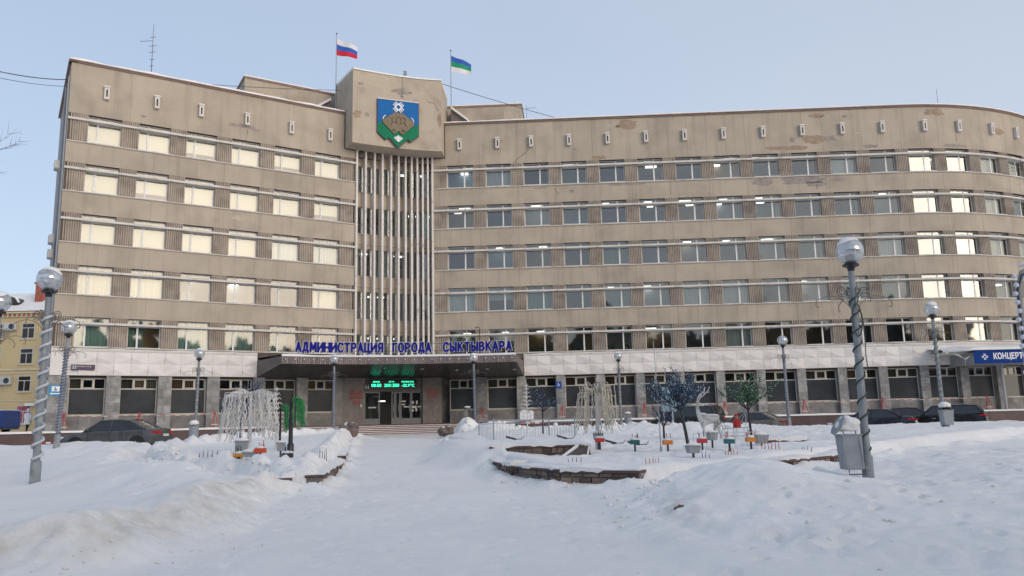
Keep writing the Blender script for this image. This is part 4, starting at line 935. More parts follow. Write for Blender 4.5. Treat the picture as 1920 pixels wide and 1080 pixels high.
# downlights
for (x, y) in [(-12.6, 59), (-9.9, 59.6), (-9.5, 58.6), (-4.3, 60.2), (-2.0, 60.0), (-15.2, 57.0), (.0, 60.5), (-6.8, 59.4)]:
    v = max(0, min(1, (y - 57.2) / 6)); z = zf + (zb_ - zf) * v; c = MB(); c.lathe([(.11, -.05), (.13, -.05), (.13, .02), (.09, .02)], (x, y, z - .01), 12); c.build('downlight', M['bulb'], B)
# ------------------------------------------------------------------ big letters on the canopy
M['letterblue'] = mat('letter_blue', (.008, .010, .20), .7, spec=.15); M['letteredge'] = mat('letter_edge', (.72, .70, .70), .5)
SG = thing('rooftop_lettering', 'dark blue Cyrillic letters with white edges standing along the canopy edge', 'sign', (-8, 57, 6.6), world=True)
words = 'АДМИНИСТРАЦИЯ  ГОРОДА  СЫКТЫВКАРА'
lp = [Vector(p) for p in [(-15.75, 54.72), (-12.75, 56.28), (-8.5, 57.46), (-3.96, 57.96), (.3, 57.9)]]
def spline(u):
    n = len(lp) - 1; x = u * n; i = min(int(x), n - 1); t = x - i; a = lp[max(i - 1, 0)]; b = lp[i]; c = lp[i + 1]; d = lp[min(i + 2, n)]
    return .5 * ((2 * b) + (c - a) * t + (2 * a - 5 * b + 4 * c - d) * t * t + (3 * b - a - 3 * c + d) * t ** 3)
# x spans measured on the canopy: letters from -15.0 to 0.0
samp = [spline(i / 400) for i in range(401)]; acc = [0]
for a, b in zip(samp[:-1], samp[1:]): acc.append(acc[-1] + (b - a).length)
def at_len(l):
    i = min(max(bisect.bisect(acc, l) - 1, 0), 399); t = (l - acc[i]) / (acc[i + 1] - acc[i]); return samp[i].lerp(samp[i + 1], t), math.atan2(samp[i + 1].y - samp[i].y, samp[i + 1].x - samp[i].x)
def xlen(x):
    for i, s in enumerate(samp):
        if s.x >= x: return acc[i]
    return acc[-1]
ST = {  # letters as straight bars in a unit box
 'А': [(0, 0, .5, 1), (1, 0, .5, 1), (.2, .3, .8, .3)], 'Д': [(.18, .16, .38, 1), (.38, 1, .80, 1), (.80, 1, .82, .16), (0, .12, 1, .12), (.04, -.1, .04, .12), (.96, -.1, .96, .12)],
 'М': [(0, 0, .04, 1), (.04, 1, .5, .3), (.5, .3, .96, 1), (.96, 1, 1, 0)], 'И': [(0, 0, 0, 1), (1, 0, 1, 1), (0, .12, 1, .88)], 'Н': [(0, 0, 0, 1), (1, 0, 1, 1), (0, .5, 1, .5)],
 'С': [(1, .78, .8, .96), (.8, .96, .3, .96), (.3, .96, .03, .7), (.03, .7, .03, .3), (.03, .3, .3, .04), (.3, .04, .8, .04), (.8, .04, 1, .22)], 'Т': [(.5, 0, .5, 1), (0, .94, 1, .94)],
 'Р': [(.04, 0, .04, 1), (.04, .95, .7, .95), (.7, .95, .95, .72), (.95, .72, .7, .46), (.7, .46, .04, .46)], 'Ц': [(0, 0, 0, 1), (.8, 0, .8, 1), (0, .05, 1, .05), (1, .05, 1, -.18)],
 'Я': [(.96, 0, .96, 1), (.96, .95, .3, .95), (.3, .95, .05, .72), (.05, .72, .3, .48), (.3, .48, .96, .48), (.42, .48, .02, 0)], 'Г': [(.05, 0, .05, 1), (.05, .94, 1, .94)],
 'О': [(.3, .96, .7, .96), (.7, .96, .97, .7), (.97, .7, .97, .3), (.97, .3, .7, .04), (.7, .04, .3, .04), (.3, .04, .03, .3), (.03, .3, .03, .7), (.03, .7, .3, .96)],
 'Ы': [(0, 0, 0, 1), (0, .55, .45, .55), (.45, .55, .62, .3), (.62, .3, .45, .05), (.45, .05, 0, .05), (1, 0, 1, 1)], 'К': [(.03, 0, .03, 1), (.05, .45, .95, 1), (.3, .58, 1, 0)],
 'В': [(.04, 0, .04, 1), (.04, .95, .65, .95), (.65, .95, .85, .74), (.85, .74, .65, .53), (.04, .53, .7, .53), (.7, .53, .96, .28), (.96, .28, .7, .05), (.7, .05, .04, .05)]}
def barletter(ch, wd, ht, th, d0, d1):
    c = MB(); k = 0
    for (x0, z0, x1, z1) in ST[ch]:
        a = Vector(((x0 - .5) * wd, (z0 - .5) * ht)); b = Vector(((x1 - .5) * wd, (z1 - .5) * ht)); d = (b - a).normalized(); q = Vector((-d.y, d.x)) * th / 2; e = d * th * .32; a -= e; b += e; k += 1; y1 = -d1 - .0012 * k
        P = [a + q, a - q, b - q, b + q]; c.add([(p.x, -d0, p.y) for p in P] + [(p.x, y1, p.y) for p in P], [(0, 1, 2, 3), (7, 6, 5, 4), (0, 1, 5, 4), (1, 2, 6, 5), (2, 3, 7, 6), (3, 0, 4, 7)])
    return c
for word, x0, x1 in (('АДМИНИСТРАЦИЯ', -15.10, -9.30), ('ГОРОДА', -8.75, -5.95), ('СЫКТЫВКАРА', -5.15, -.10)):
    wd = {'М': 1.15, 'Ы': 1.15, 'Ц': 1.0, 'Д': 1.1, 'Г': .85}; tot = sum(wd.get(ch, 1) for ch in word); l0, l1 = xlen(x0), xlen(x1); s = l0
    for ch in word:
        cw = wd.get(ch, 1) / tot * (l1 - l0); p, h = at_len(s + cw / 2); s += cw
        for nm_, m_, th, a_0, a_1 in (('letter', M['letterblue'], .135, .03, .07), ('letter_edge', M['letteredge'], .205, -.02, .0)):
            o = barletter(ch, cw * .66, .64, th, a_0, a_1).build(nm_, m_, SG); o.matrix_basis = Matrix.Translation(Vector((p.x, p.y, 7.17)) - Vector(SG['_w'])) @ Matrix.Rotation(h, 4, 'Z')
            for v in o.data.vertices: v.co = v.co + Vector(SG['_w'])
        c = MB(); c.tube([(p.x, p.y + .04, 6.5), (p.x, p.y + .04, 6.95)], .02, 4); c.build('letter_post', M['darkmetal'], SG)
c = MB()
for zz_ in (6.92, 7.44): c.tube([(at_len(l)[0].x, at_len(l)[0].y + .05, zz_) for l in np.linspace(xlen(-15.1), xlen(-.0), 30)], .018, 4)
c.build('rail', M['darkmetal'], SG)
# ------------------------------------------------------------------ entrance under the canopy
EA = Vector((-13.5, 61.25)); EB = Vector((-4.35, 64.75)); ed = (EB - EA); EL = ed.length; ed.normalize(); en = Vector((ed.y, -ed.x)); EH = math.atan2(ed.y, ed.x)
def E(s, n, z): p = EA + ed * s + en * n; return (p.x, p.y, z)
def eb(c, s0, s1, n0, n1, z0, z1, mi=0): return c.hexa([E(s0, n1, z0), E(s1, n1, z0), E(s1, n0, z0), E(s0, n0, z0), E(s0, n1, z1), E(s1, n1, z1), E(s1, n0, z1), E(s0, n0, z1)], mi)
s_a, s_b, s_c, s_d = .35, 2.12, 6.68, 8.25
M['ent'] = mat('entrance_stone', (.20, .175, .16), .7, var=.15, vscale=2, bump=.15, objvar=.06, dark=(.30, .275, .25), dscale=1.7, dthr=(.6, .75)); M['doorframe'] = mat('door_frame', (.16, .17, .18), .5)
for a, b in ((s_a, s_b), (s_c, s_d)):
    c = MB(); eb(c, a + .02, b - .02, -.5, -.02, 1.72, 5.33); wl = c.build('entrance_wall', M['joint'], B)
    nv = 3
    for i in range(2):
        for j in range(4):
            c = MB(); u0 = a + (b - a) * i / 2 + .004; u1 = a + (b - a) * (i + 1) / 2 - .004; eb(c, u0, u1, -.019, .01 + rw.uniform(0, .004), 1.73 + j * .9, 1.73 + (j + 1) * .9 - .008); c.build('stone_slab', M['ent'], wl)
c = MB(); eb(c, -5, s_a + .02, -1.2, -.9, 1.72, 5.33); c.build('entrance_wall', M['stonedark'], B); c = MB(); eb(c, s_d - .02, EL + 6, -1.2, -.9, 1.72, 5.33); c.build('entrance_wall', M['stonedark'], B)
c = MB(); wb(c, 'L', 18.865, 19.44, -.61, -.06, 1.72, 5.325, seg=1); c.build('pier', M['stonedark'], B)
c = MB(); eb(c, s_b - .02, s_c + .02, -.35, -.15, 4.28, 5.33); c.build('door_header', M['canopy'], B)
dw = s_c - s_b; ds = [0, .27, .46, .53, .62, .81, 1.0]; ds = [s_b + dw * q for q in ds]
def leaf(a, b, n=-.2, paper=False, glass=True):
    f = MB(); t = .09
    eb(f, a + .01, b - .01, n - .05, n, 1.73, 2.20); eb(f, a + .01, b - .01, n - .05, n, 4.16, 4.26); eb(f, a + .01, a + .01 + t, n - .05, n, 2.2, 4.16); eb(f, b - .01 - t, b - .01, n - .05, n, 2.2, 4.16)
    d = f.build('door', M['doorframe'], B)
    g = MB(); g.add([E(a + t, n - .03, 2.2), E(b - t, n - .03, 2.2), E(b - t, n - .03, 4.16), E(a + t, n - .03, 4.16)], [(0, 1, 2, 3)]); g.build('pane', M['glassdark'], d)
    h = MB(); h.tube([E(b - .16, n + .05, 2.7), E(b - .16, n + .05, 3.3)], .018, 5); h.build('handle', M['metal'], d)
    return d
d1 = leaf(ds[0], ds[1]); d2 = leaf(ds[2] + .02, ds[3]); d3 = leaf(ds[3], ds[4]); d4 = leaf(ds[4], ds[5]); d5 = leaf(ds[5], ds[6])
M['paper'] = mat('pasted_paper', (.6, .6, .57), .8)
for (dd, rects) in ((d1, [(.25, .75, 3.0, 3.1)]), (d4, [(.1, .5, 3.45, 3.55), (.15, .45, 3.2, 3.3), (.3, .9, 3.02, 3.12)]), (d5, [(.05, .25, 3.3, 3.5), (.45, .6, 3.25, 3.55), (.05, .5, 2.95, 3.15), (.05, .25, 2.7, 2.85), (.4, .55, 2.72, 2.95), (.6, .9, 3.02, 3.12)])):
    a, b = {id(d1): (ds[0], ds[1]), id(d4): (ds[4], ds[5]), id(d5): (ds[5], ds[6])}[id(dd)]
    for u0, u1, z0, z1 in rects: c = MB(); eb(c, a + (b - a) * u0, a + (b - a) * u1, -.198, -.19, z0, z1); c.build('notice', M['paper'], dd)
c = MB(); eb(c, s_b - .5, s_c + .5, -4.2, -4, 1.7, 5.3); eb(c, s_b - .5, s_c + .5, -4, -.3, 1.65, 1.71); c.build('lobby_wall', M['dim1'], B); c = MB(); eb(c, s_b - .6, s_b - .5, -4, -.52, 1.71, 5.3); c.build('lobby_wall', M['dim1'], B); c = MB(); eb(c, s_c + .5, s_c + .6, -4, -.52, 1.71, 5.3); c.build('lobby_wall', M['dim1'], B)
c = MB(); eb(c, ds[1] + .25, ds[1] + .8, -2.2, -2.1, 3.55, 3.62); c.build('lobby_lamp', M['tube'], B)
# led board
LB = thing('led_board', 'black display board over the doors showing green clock, date and temperature', 'display', E((s_b + s_c) / 2, .05, 4.7), world=True)
lb0, lb1 = s_b + .38, s_c - .48
c = MB(); eb(c, lb0, lb1, -.10, .08, 4.46, 5.14); c.build('case', M['black'], LB)
M['led'] = mat('led_green', (.0, .3, .2), .5, emit=(.04, 1.0, .55), es=1.8); M['led'].cycles.emission_sampling = 'FRONT'
lw_ = lb1 - lb0
for txt, u, z, wd_, ht in (('ВРЕМЯ', .135, 5.01, .5, .11), ('ДАТА', .455, 5.01, .44, .11), ('ТЕМПЕРАТУРА', .80, 5.01, 1.0, .11), ('08:50', .135, 4.74, .76, .23), ('28.01.2020', .46, 4.74, 1.16, .23), ('-22.9°C', .81, 4.74, 1.0, .23)):
    me = textmesh(txt, 1, .004, .006); X0 = [v.co.x for v in me.vertices]; Y0 = [v.co.y for v in me.vertices]; cx, cy = (max(X0) + min(X0)) / 2, (max(Y0) + min(Y0)) / 2
    me.transform(Matrix.Translation((-cx, -cy, 0))); me.transform(Matrix.Diagonal((wd_ / (max(X0) - min(X0)), ht / (max(Y0) - min(Y0)), 1, 1))); p = E(lb0 + lw_ * u, .086, z); placetext(me, 'led_text', M['led'], p, EH, LB)
wc = thing('toilet_sign', 'small pale pictogram box with two figures left of the green display', 'sign', E(s_b + .15, 0, 4.6), world=True)
c = MB(); eb(c, s_b - .02, s_b + .36, -.02, .06, 4.42, 4.86); c.build('case', M['darkmetal'], wc)
for u in (.08, .26):
    c = MB(); eb(c, s_b + u - .05, s_b + u + .05, .061, .075, 4.48, 4.68); p = E(s_b + u, .068, 4.76); c.blob(p, .045, seg=8, rings=5); c.build('figure', M['paper'], wc)
def plaque(name, label, s, z, wd, hg, m, lines, n=.013, H=EH, P=E, txt=None, tcol=None, cat='plaque'):
    t = thing(name, label, cat, P(s, n, z), world=True); c = MB()
    c.hexa([P(s - wd / 2, n + .03, z - hg / 2), P(s + wd / 2, n + .03, z - hg / 2), P(s + wd / 2, n, z - hg / 2), P(s - wd / 2, n, z - hg / 2), P(s - wd / 2, n + .03, z + hg / 2), P(s + wd / 2, n + .03, z + hg / 2), P(s + wd / 2, n, z + hg / 2), P(s - wd / 2, n, z + hg / 2)])
    c.build('plate', m, t)
    for (tx, dz, sz) in lines:
        me = textmesh(tx, sz, .002, .001); placetext(me, 'lettering', tcol or M['gold'], P(s, n + .034, z + dz), H, t)
    return t
M['gold'] = mat('gold_lettering', (.32, .13, .09), .5)
plaque('entrance_plaque', 'large dark red plaque with emblem and small lettering left of the doors', s_a + (s_b - s_a) * .62, 4.05, .95, .68, M['maroon'], [('АДМИНИСТРАЦИЯ', -.05, .10), ('ГОРОДА СЫКТЫВКАРА', -.2, .09), ('◆', .2, .16)])
plaque('entrance_plaque', 'small plain dark red plate under the large left plaque', s_a + (s_b - s_a) * .64, 3.46, .55, .32, mat('plate_red', (.22, .03, .04), .4), [])
plaque('entrance_plaque', 'dark red plaque with emblem on the stone wall right of the doors', s_c + (s_d - s_c) * .52, 4.1, .88, .68, M['maroon'], [('СОВЕТ', -.02, .10), ('ГОРОДА СЫКТЫВКАРА', -.17, .08), ('◆', .2, .16)])
t = thing('door_intercom', 'small pale box on the stone wall beside the left door', 'intercom', E(s_b - .28, .03, 3.2), world=True); c = MB(); eb(c, s_b - .33, s_b - .22, .015, .07, 3.1, 3.32); c.build('case', M['white'], t); c = MB(); eb(c, s_b - .30, s_b - .25, .07, .078, 3.22, 3.28); c.build('button', M['black'], t)
# street plate on the white band
WP = lambda w: (lambda s, n, z: W(w, s, n, z))
plaque('street_plate', 'dark violet address plate reading 22 on the white band at the left corner', 1.87, 5.80, 1.37, .36, mat('plate_violet', (.04, .02, .07), .4), [('  БАБУШКИНА УЛИЦА', .05, .09)], .22, LH, WP('L'), tcol=M['paper'], cat='address plate')
me = textmesh('22', .26, .002, .004); placetext(me, 'number', M['paper'], W('L', 1.36, .256, 5.80), LH, [o for o in bpy.data.objects if o.name == 'street_plate'][0])
# accessibility signs
def access(label, w, s, n, z, wd, hg, m, H, arrow=False):
    t = thing('accessibility_sign', label, 'sign', W(w, s, n, z), world=True)
    c = MB(); wb(c, w, s - wd / 2, s + wd / 2, n, n + .03, z - hg / 2, z + hg / 2, seg=1); c.build('plate', m, t)
    k = hg * .5; o = z + (.12 * hg if arrow else .05 * hg)
    if arrow:
        c = MB(); wb(c, w, s - wd * .28, s + wd * .30, n + .031, n + .034, z - .08 * hg, z + .38 * hg, seg=1); c.build('panel', M['white'], t)
        c = MB(); wb(c, w, s - wd * .25, s + wd * .36, n + .031, n + .036, z - .34 * hg, z - .25 * hg, seg=1); c.add([W(w, s - wd * .40, n + .036, z - .295 * hg), W(w, s - wd * .25, n + .036, z - .40 * hg), W(w, s - wd * .25, n + .036, z - .19 * hg)], [(0, 1, 2)]); c.build('arrow', M['white'], t); k = hg * .36
    fm = m if arrow else M['white']; c = MB(); q = n + .045
    def pt(x, y): return W(w, s + x * k, q, o + y * k)
    c.tube([pt(-.08, .30), pt(-.05, .02), pt(.16, .02), pt(.26, -.24), pt(.36, -.22)], .035 * k / .35, 5); c.blob(pt(-.09, .42), .055 * k / .35 * .9, seg=8, rings=5)
    c.tube([pt(-.05 + .24 * math.cos(a), -.14 + .24 * math.sin(a)) for a in np.linspace(rad(130), rad(370), 14)], .028 * k / .35, 4); c.build('wheelchair_symbol', fm, t)
M['signcyan'] = mat('sign_cyan', (.015, .22, .42), .4); M['signblue'] = mat('sign_mid_blue', (.015, .06, .30), .4)
access('light blue wheelchair sign with a left arrow on the building corner', 'L', .42, .02, 4.33, .76, .68, M['signcyan'], LH, True)
access('small dark blue wheelchair sign on a grey stone pier of the right wing', 'R', 8.80, .03, 4.50, .48, .54, M['signblue'], RH)
# ------------------------------------------------------------------ platform, steps
PL = thing('platform', None, None, (-5, 60, 1.0), world=True); PL['kind'] = 'structure'
def pf(w, s): return Vector(W(w, s, 2.6, 0)[:2])
line = [pf('L', -3.5)] + [pf('L', s) for s in (0, 5, 10, 13.5)]
stair_l = pf('L', 13.5)
rline = [Vector(W('R', s, 2.6, 0)[:2]) for s in list(np.linspace(3.4, 37, 5)) + list(np.linspace(38, REND, 18))]
def wallrun(pts, name):
    for i, (a, b) in enumerate(zip(pts[:-1], pts[1:])):
        d = b - a; L0 = d.length; d.normalize(); nn = Vector((d.y, -d.x)); k = max(1, int(L0 / 1.3)); step = L0 / k
        c = MB(); q = lambda s, n, z: ((a + d * s + nn * n).x, (a + d * s + nn * n).y, z)
        c.hexa([q(0, -.02, 0), q(L0, -.02, 0), q(L0, -.4, 0), q(0, -.4, 0), q(0, -.02, 1.68), q(L0, -.02, 1.68), q(L0, -.4, 1.68), q(0, -.4, 1.68)]); c.build('platform_wall', M['joint'], PL)
        for j in range(k):
            s0, s1 = j * step + .005, (j + 1) * step - .005; c = MB()
            c.hexa([q(s0, .01, .2), q(s1, .01, .2), q(s1, -.019, .2), q(s0, -.019, .2), q(s0, .01, 1.62), q(s1, .01, 1.62), q(s1, -.019, 1.62), q(s0, -.019, 1.62)]); c.build('granite_slab', M['redgranite'], PL)
wallrun([Vector(W('L', -16, 2.6, 0)[:2])] + line, 'l'); wallrun(rline, 'r')
def deck(w, s0, s1, sg, ph=0):
    c = MB(); vs = []; n_ = sg
    for i in range(n_ + 1):
        s = s0 + (s1 - s0) * i / n_; e = .06 * noise.noise(Vector((s * .9, ph, 2)))
        vs += [W(w, s, 2.66 + e, 1.66), W(w, s, 2.64 + e, 1.74 + e * .4), W(w, s, 2.4, 1.79 + e * .6), W(w, s, 1.0, 1.77), W(w, s, -.64, 1.80)]
    c.add(vs, [(i * 5 + k, i * 5 + 5 + k, i * 5 + 6 + k, i * 5 + 1 + k) for i in range(n_) for k in range(4)]); c.build('platform_snow', M['snow'], PL, smooth=True)
deck('L', -16, 13.5, 90); deck('R', 3.4, REND, 160, 5)
# pavement between the platform and the yellow house at the left
c = MB(); c.prism([(-75, 36), Vector(W('L', -16, 2.4, 0)[:2]), Vector(W('L', .0, 2.0, 0)[:2]), Vector(W('L', .0, .1, 0)[:2]), Vector(W('S', 0, .1, 0)[:2]), (-30, 140), (-90, 140)], .9, 1.715); o = c.build('pavement', M['snow']); o['kind'] = 'structure'
# landing and steps, following the concave front
sp = [stair_l, Vector((-15.0, 57.9)), Vector((-12.2, 59.4)), Vector((-9.0, 60.6)), Vector((-5.5, 61.4)), Vector(rline[0])]
c = MB(); c.prism([(v.x, v.y) for v in sp] + [W('R', 3.4, -.3, 0)[:2], (-5, 65.2), (-13.2, 62), W('L', 13.5, -.3, 0)[:2]], 1.2, 1.752); c.build('landing', M['redgranite'], PL)
M['step'] = mat('step_granite', (.20, .125, .11), .6, var=.2, vscale=3, objvar=.12)
for k in range(6):
    z = 1.742 - .127 * (k + 1); off = .34 * (k + 1)
    P0 = [v + Vector((.33, -.94)) * off * (.98 if 0 < i < len(sp) - 1 else .9) for i, v in enumerate(sp)]; P1 = [v + Vector((.33, -.94)) * (off - .40) for v in sp]
    for i in range(len(sp) - 1):
        for j in range(2):
            a0, a1 = P0[i].lerp(P0[i + 1], j / 2), P0[i].lerp(P0[i + 1], (j + 1) / 2 - .003); b0, b1 = P1[i].lerp(P1[i + 1], j / 2), P1[i].lerp(P1[i + 1], (j + 1) / 2 - .003)
            c = MB(); c.hexa([(a0.x, a0.y, z - .25), (a1.x, a1.y, z - .25), (b1.x, b1.y, z - .25), (b0.x, b0.y, z - .25), (a0.x, a0.y, z), (a1.x, a1.y, z), (b1.x, b1.y, z), (b0.x, b0.y, z)]); c.build('step_block', M['step'], PL)
    c = MB(); c.tube([(p.x, p.y + .3, z + .0) for p in P0], .05, 5); c.build('step_snow', M['snow'], PL, smooth=True)
# ------------------------------------------------------------------ globe street lamps
M['pole'] = mat('painted_pole', (.22, .245, .26), .6, var=.15, vscale=4, bump=.2, dark=(.33, .34, .35), dscale=5, dthr=(.55, .7))
M['cable'] = mat('garland_cable', (.02, .035, .035), .5); M['scroll'] = mat('scroll_iron', (.13, .125, .12), .6)
M['icecable'] = mat('snowy_cable', (.52, .53, .56), .8); M['bluecable'] = mat('blue_cable', (.10, .11, .22), .6)
def globemat():
    m = bpy.data.materials.new('globe_glass'); m.use_nodes = True; t = m.node_tree; t.nodes.clear(); o = t.nodes.new('ShaderNodeOutputMaterial')
    a = t.nodes.new('ShaderNodeBsdfTransparent'); g = t.nodes.new('ShaderNodeBsdfGlossy'); g.inputs['Roughness'].default_value = .12; d = t.nodes.new('ShaderNodeBsdfDiffuse'); d.inputs[0].default_value = (.55, .58, .62, 1)
    x = t.nodes.new('ShaderNodeMixShader'); y = t.nodes.new('ShaderNodeMixShader'); x.inputs[0].default_value = .5; y.inputs[0].default_value = .30
    ge = t.nodes.new('ShaderNodeNewGeometry'); n = t.nodes.new('ShaderNodeTexNoise'); n.inputs['Scale'].default_value = 5; r = t.nodes.new('ShaderNodeMapRange'); r.inputs[1].default_value = .4; r.inputs[2].default_value = .62; r.inputs[3].default_value = .28; r.inputs[4].default_value = .72
    t.links.new(ge.outputs['Position'], n.inputs['Vector']); t.links.new(n.outputs['Fac'], r.inputs[0]); t.links.new(r.outputs[0], x.inputs[0])
    t.links.new(a.outputs[0], x.inputs[1]); t.links.new(d.outputs[0], x.inputs[2]); t.links.new(x.outputs[0], y.inputs[1]); t.links.new(g.outputs[0], y.inputs[2]); t.links.new(y.outputs[0], o.inputs[0]); return m
M['globe'] = globemat()
def lamp(x, y, z, label, wrap, lean=(0, 0), scale=1.0, rot=0, group='globe lamps around the snowy square'):
    t = thing('street_lamp', label, 'street lamp', (x, y, z), group); t.rotation_euler = (lean[1], lean[0], rot); t.scale = (1, 1, scale)
    c = MB(); c.tube([(0, 0, -.3), (0, 0, 2), (0, 0, 4.42)], [.088, .08, .066], 12); c.build('pole', M['pole'], t, smooth='auto')
    c = MB(); c.lathe([(.118, -.3), (.118, .48), (.105, .52), (.08, .53)], seg=14); c.build('base_sleeve', M['pole'], t, smooth='auto')
    c = MB(); c.lathe([(.05, 4.40), (.07, 4.44), (.085, 4.50), (.17, 4.53), (.175, 4.57), (.105, 4.59), (.105, 4.76), (.095, 4.78)], seg=16); c.build('socket', M['black'], t, smooth='auto')
    c = MB(); c.tube([(0, 0, 4.77), (0, 0, 4.9)], .035, 6); c.blob((0, 0, 4.93), .06, seg=8, rings=6); c.build('bulb', M['white'], t, smooth=True)
    g = MB(); g.blob((0, 0, 4.86), .29, seg=24, rings=16); gl = g.build('globe', M['globe'], t, smooth=True)
    # thin skin of snow settled on the top of the globe
    s = MB(); vs = []; R = random.Random(int(x * 10)); rings = 5
    for i in range(rings + 1):
        for k in range(20):
            a = 2 * math.pi * k / 20; e = .88 + .22 * math.sin(a * 2 + x) + .1 * R.random(); th = e * i / rings; rr = .296 + .022 * (1 - (i / rings) ** 2)
            vs.append((rr * math.sin(th) * math.cos(a), rr * math.sin(th) * math.sin(a), 4.86 + rr * math.cos(th)))
    s.add(vs, [(i * 20 + k, (i + 1) * 20 + k, (i + 1) * 20 + (k + 1) % 20, i * 20 + (k + 1) % 20) for i in range(rings) for k in range(20)])
    if wrap != 'clear': s.build('snow_cap', M['snow'], gl, smooth=True)
    for q in range(4):
        a = q * math.pi / 2; c = MB(); pts = []
        for i in range(26):                         # spiral by the pole
            th = i / 25 * 4.2 * math.pi; r = .035 + .10 * i / 25; pts.append((.24 - r * math.cos(th) * 1.0, r * math.sin(th) + 3.98))
        c.tube([(u * math.cos(a), u * math.sin(a), v) for u, v in pts] + [(.08 * math.cos(a), .08 * math.sin(a), 3.72)], .010, 4)
        pts = [(.08, 3.62)] + [(.08 + .72 * i / 12, 3.62 + .26 * math.sin(math.pi * (i / 12) ** .8 * .78)) for i in range(1, 13)] + [(.82, 3.70), (.80, 3.64), (.75, 3.65)]
        c.tube([(u * math.cos(a), u * math.sin(a), v) for u, v in pts], .010, 4); c.build('scroll_arm', M['scroll'], t)
    kind = {'black': (M['cable'], .016, .36, .0), 'ice': (M['icecable'], .036, .33, .35), 'thin': (M['cable'], .010, .22, 0), 'blue': (M['bluecable'], .020, .12, .2), 'clear': (M['bluecable'], .014, .15, .2)}[wrap]
    if wrap == 'black':
        z = .62; pts = []
        R = random.Random(5)
        while z < 4.1:
            th = (z / kind[2]) * 2 * math.pi + .6 * math.sin(z * 2); rr = .088 + kind[1] * .6; pts.append((rr * math.cos(th), rr * math.sin(th), z)); z += .026
    else:
        pts = []; z = .55
        while z < 4.0:
            th = z / kind[2] * 2 * math.pi; rr = .084 + kind[1] * .75; rr *= 1 + kind[3] * .15 * noise.noise(Vector((z * 4, x, 0))); pts.append((rr * math.cos(th), rr * math.sin(th), z)); z += kind[2] / 14
    c = MB(); c.tube(pts, [kind[1] * (1 + kind[3] * noise.noise(Vector((i * .3, x, 3)))) for i in range(len(pts))], 5 if wrap in ('black', 'ice') else 4, cap=True); c.build('garland_cable', kind[0], t, smooth=True)
    if wrap == 'black':
        c = MB(); pts = [(.1 * math.cos(a) , -.10, 3.35 + .35 * math.sin(a)) for a in np.linspace(0, 2 * math.pi, 20)]; c.tube(pts, .014, 5)
        c.tube([(.13, -.04, 3.5), (.16, -.05, 3.1), (.13, -.07, 2.6), (.16, -.04, 2.35), (.10, -.06, 2.3)], .011, 4); c.build('loose_cable', M['cable'], t)
    return t
LAMPS = [(-11.29, 19.2, 'ice', 'tall globe lamp with pole wrapped in thick snowy rope light in the left foreground', (.0, 0)),
    (-14.6, 22.5, 'thin', 'globe lamp cut by the left edge of the view, behind the rope wrapped one', (.0, 0)),
    (-18.49, 32.75, 'blue', 'globe lamp with blue wrapped leaning pole in front of the wheelchair sign corner', (.038, 0)),
    (-17.88, 45.3, 'thin', 'globe lamp beside the round grey bin in front of the left wing windows', (.014, 0)),
    (-11.51, 51.35, 'blue', 'globe lamp standing behind the snow capped rock, left of the entrance steps', (0, 0)),
    (-2.58, 52.5, 'blue', 'globe lamp right of the entrance with a thinly wrapped pole near the bird statue', (-.012, 0)),
    (7.05, 54.0, 'thin', 'globe lamp beside the small round bin in front of the right wing', (0, 0)),
    (15.38, 45.65, 'clear', 'slim globe lamp behind the green lit tree and beige sedan', (0, 0)),
    (17.36, 32.9, 'thin', 'globe lamp carrying a snow capped bin in front of the black car with tailgate', (0, 0)),
    (7.30, 17.05, 'black', 'tall globe lamp spiralled with a black cable in the right foreground', (.012, 0))]
for (x, y, wr, lb, ln) in LAMPS: lamp(x, y, hz(x, y) - (.02 if y < 20 else 0) if y < 40 else 1.05, lb, wr, ln)
# ------------------------------------------------------------------ litter bins
M['binmetal'] = mat('bin_paint', (.26, .285, .31), .55, var=.12, vscale=5, bump=.12, dark=(.2, .2, .2), dscale=9, dthr=(.68, .75))
t = thing('litter_bin', 'grey steel bin heaped with snow hanging on the right foreground lamp', 'bin', (6.93, 16.95, .5))
c = MB(); q = .205; c.hexa([(-q + .02, -.17, 0), (q, -.17, 0), (q, .17, 0), (-q + .02, .17, 0), (-q - .02, -.19, .70), (q, -.19, .70), (q, .19, .70), (-q - .02, .19, .70)]); c.build('bin_body', M['binmetal'], t, bevel=.03)
c = MB(); c.tube([(-q, -.19, .03), (-q, -.19, .70)], .012, 4); c.box(-q - .03, q + .01, -.20, .20, .69, .715); c.tube([(.19, -.2, .05), (.12, -.195, .66)], .008, 4); c.build('rim', M['binmetal'], t)
c = MB(); c.tube([(-.13, -.18, 0), (-.13, -.18, -.09), (.2, -.18, -.09), (.2, -.18, 0)], .012, 4); c.tube([(.2, .0, .6), (.32, .05, .6)], .02, 4); c.tube([(.2, .0, .15), (.32, .05, .15)], .02, 4); c.build('bracket', M['darkmetal'], t)
c = MB(); c.lathe([(.02, 0), (.22, 0), (.23, .03), (.02, .05)], seg=16); o = c.build('lid', M['binmetal'], t); o.location = (-.03, 0, .86); o.rotation_euler = (0, rad(-58), 0)
o.location = (-.19, 0, .90)
c = MB(); c.tube([(-.12, -.1, .70), (-.16, -.1, .78)], .01, 4); c.tube([(.1, -.12, .70), (.1, -.12, .79)], .01, 4); c.build('lid_hinge', M['darkmetal'], t)
c = MB(); c.blob((.0, 0, .90), .24, (1.05, .85, .75), 20, 12, .35, freq=1.3, zmin=.775); c.build('snow_heap', M['snow'], t, smooth=True)
t = thing('litter_bin', 'grey box bin with domed snow on the lamp in front of the black car', 'bin', (17.34, 32.65, 1.13))
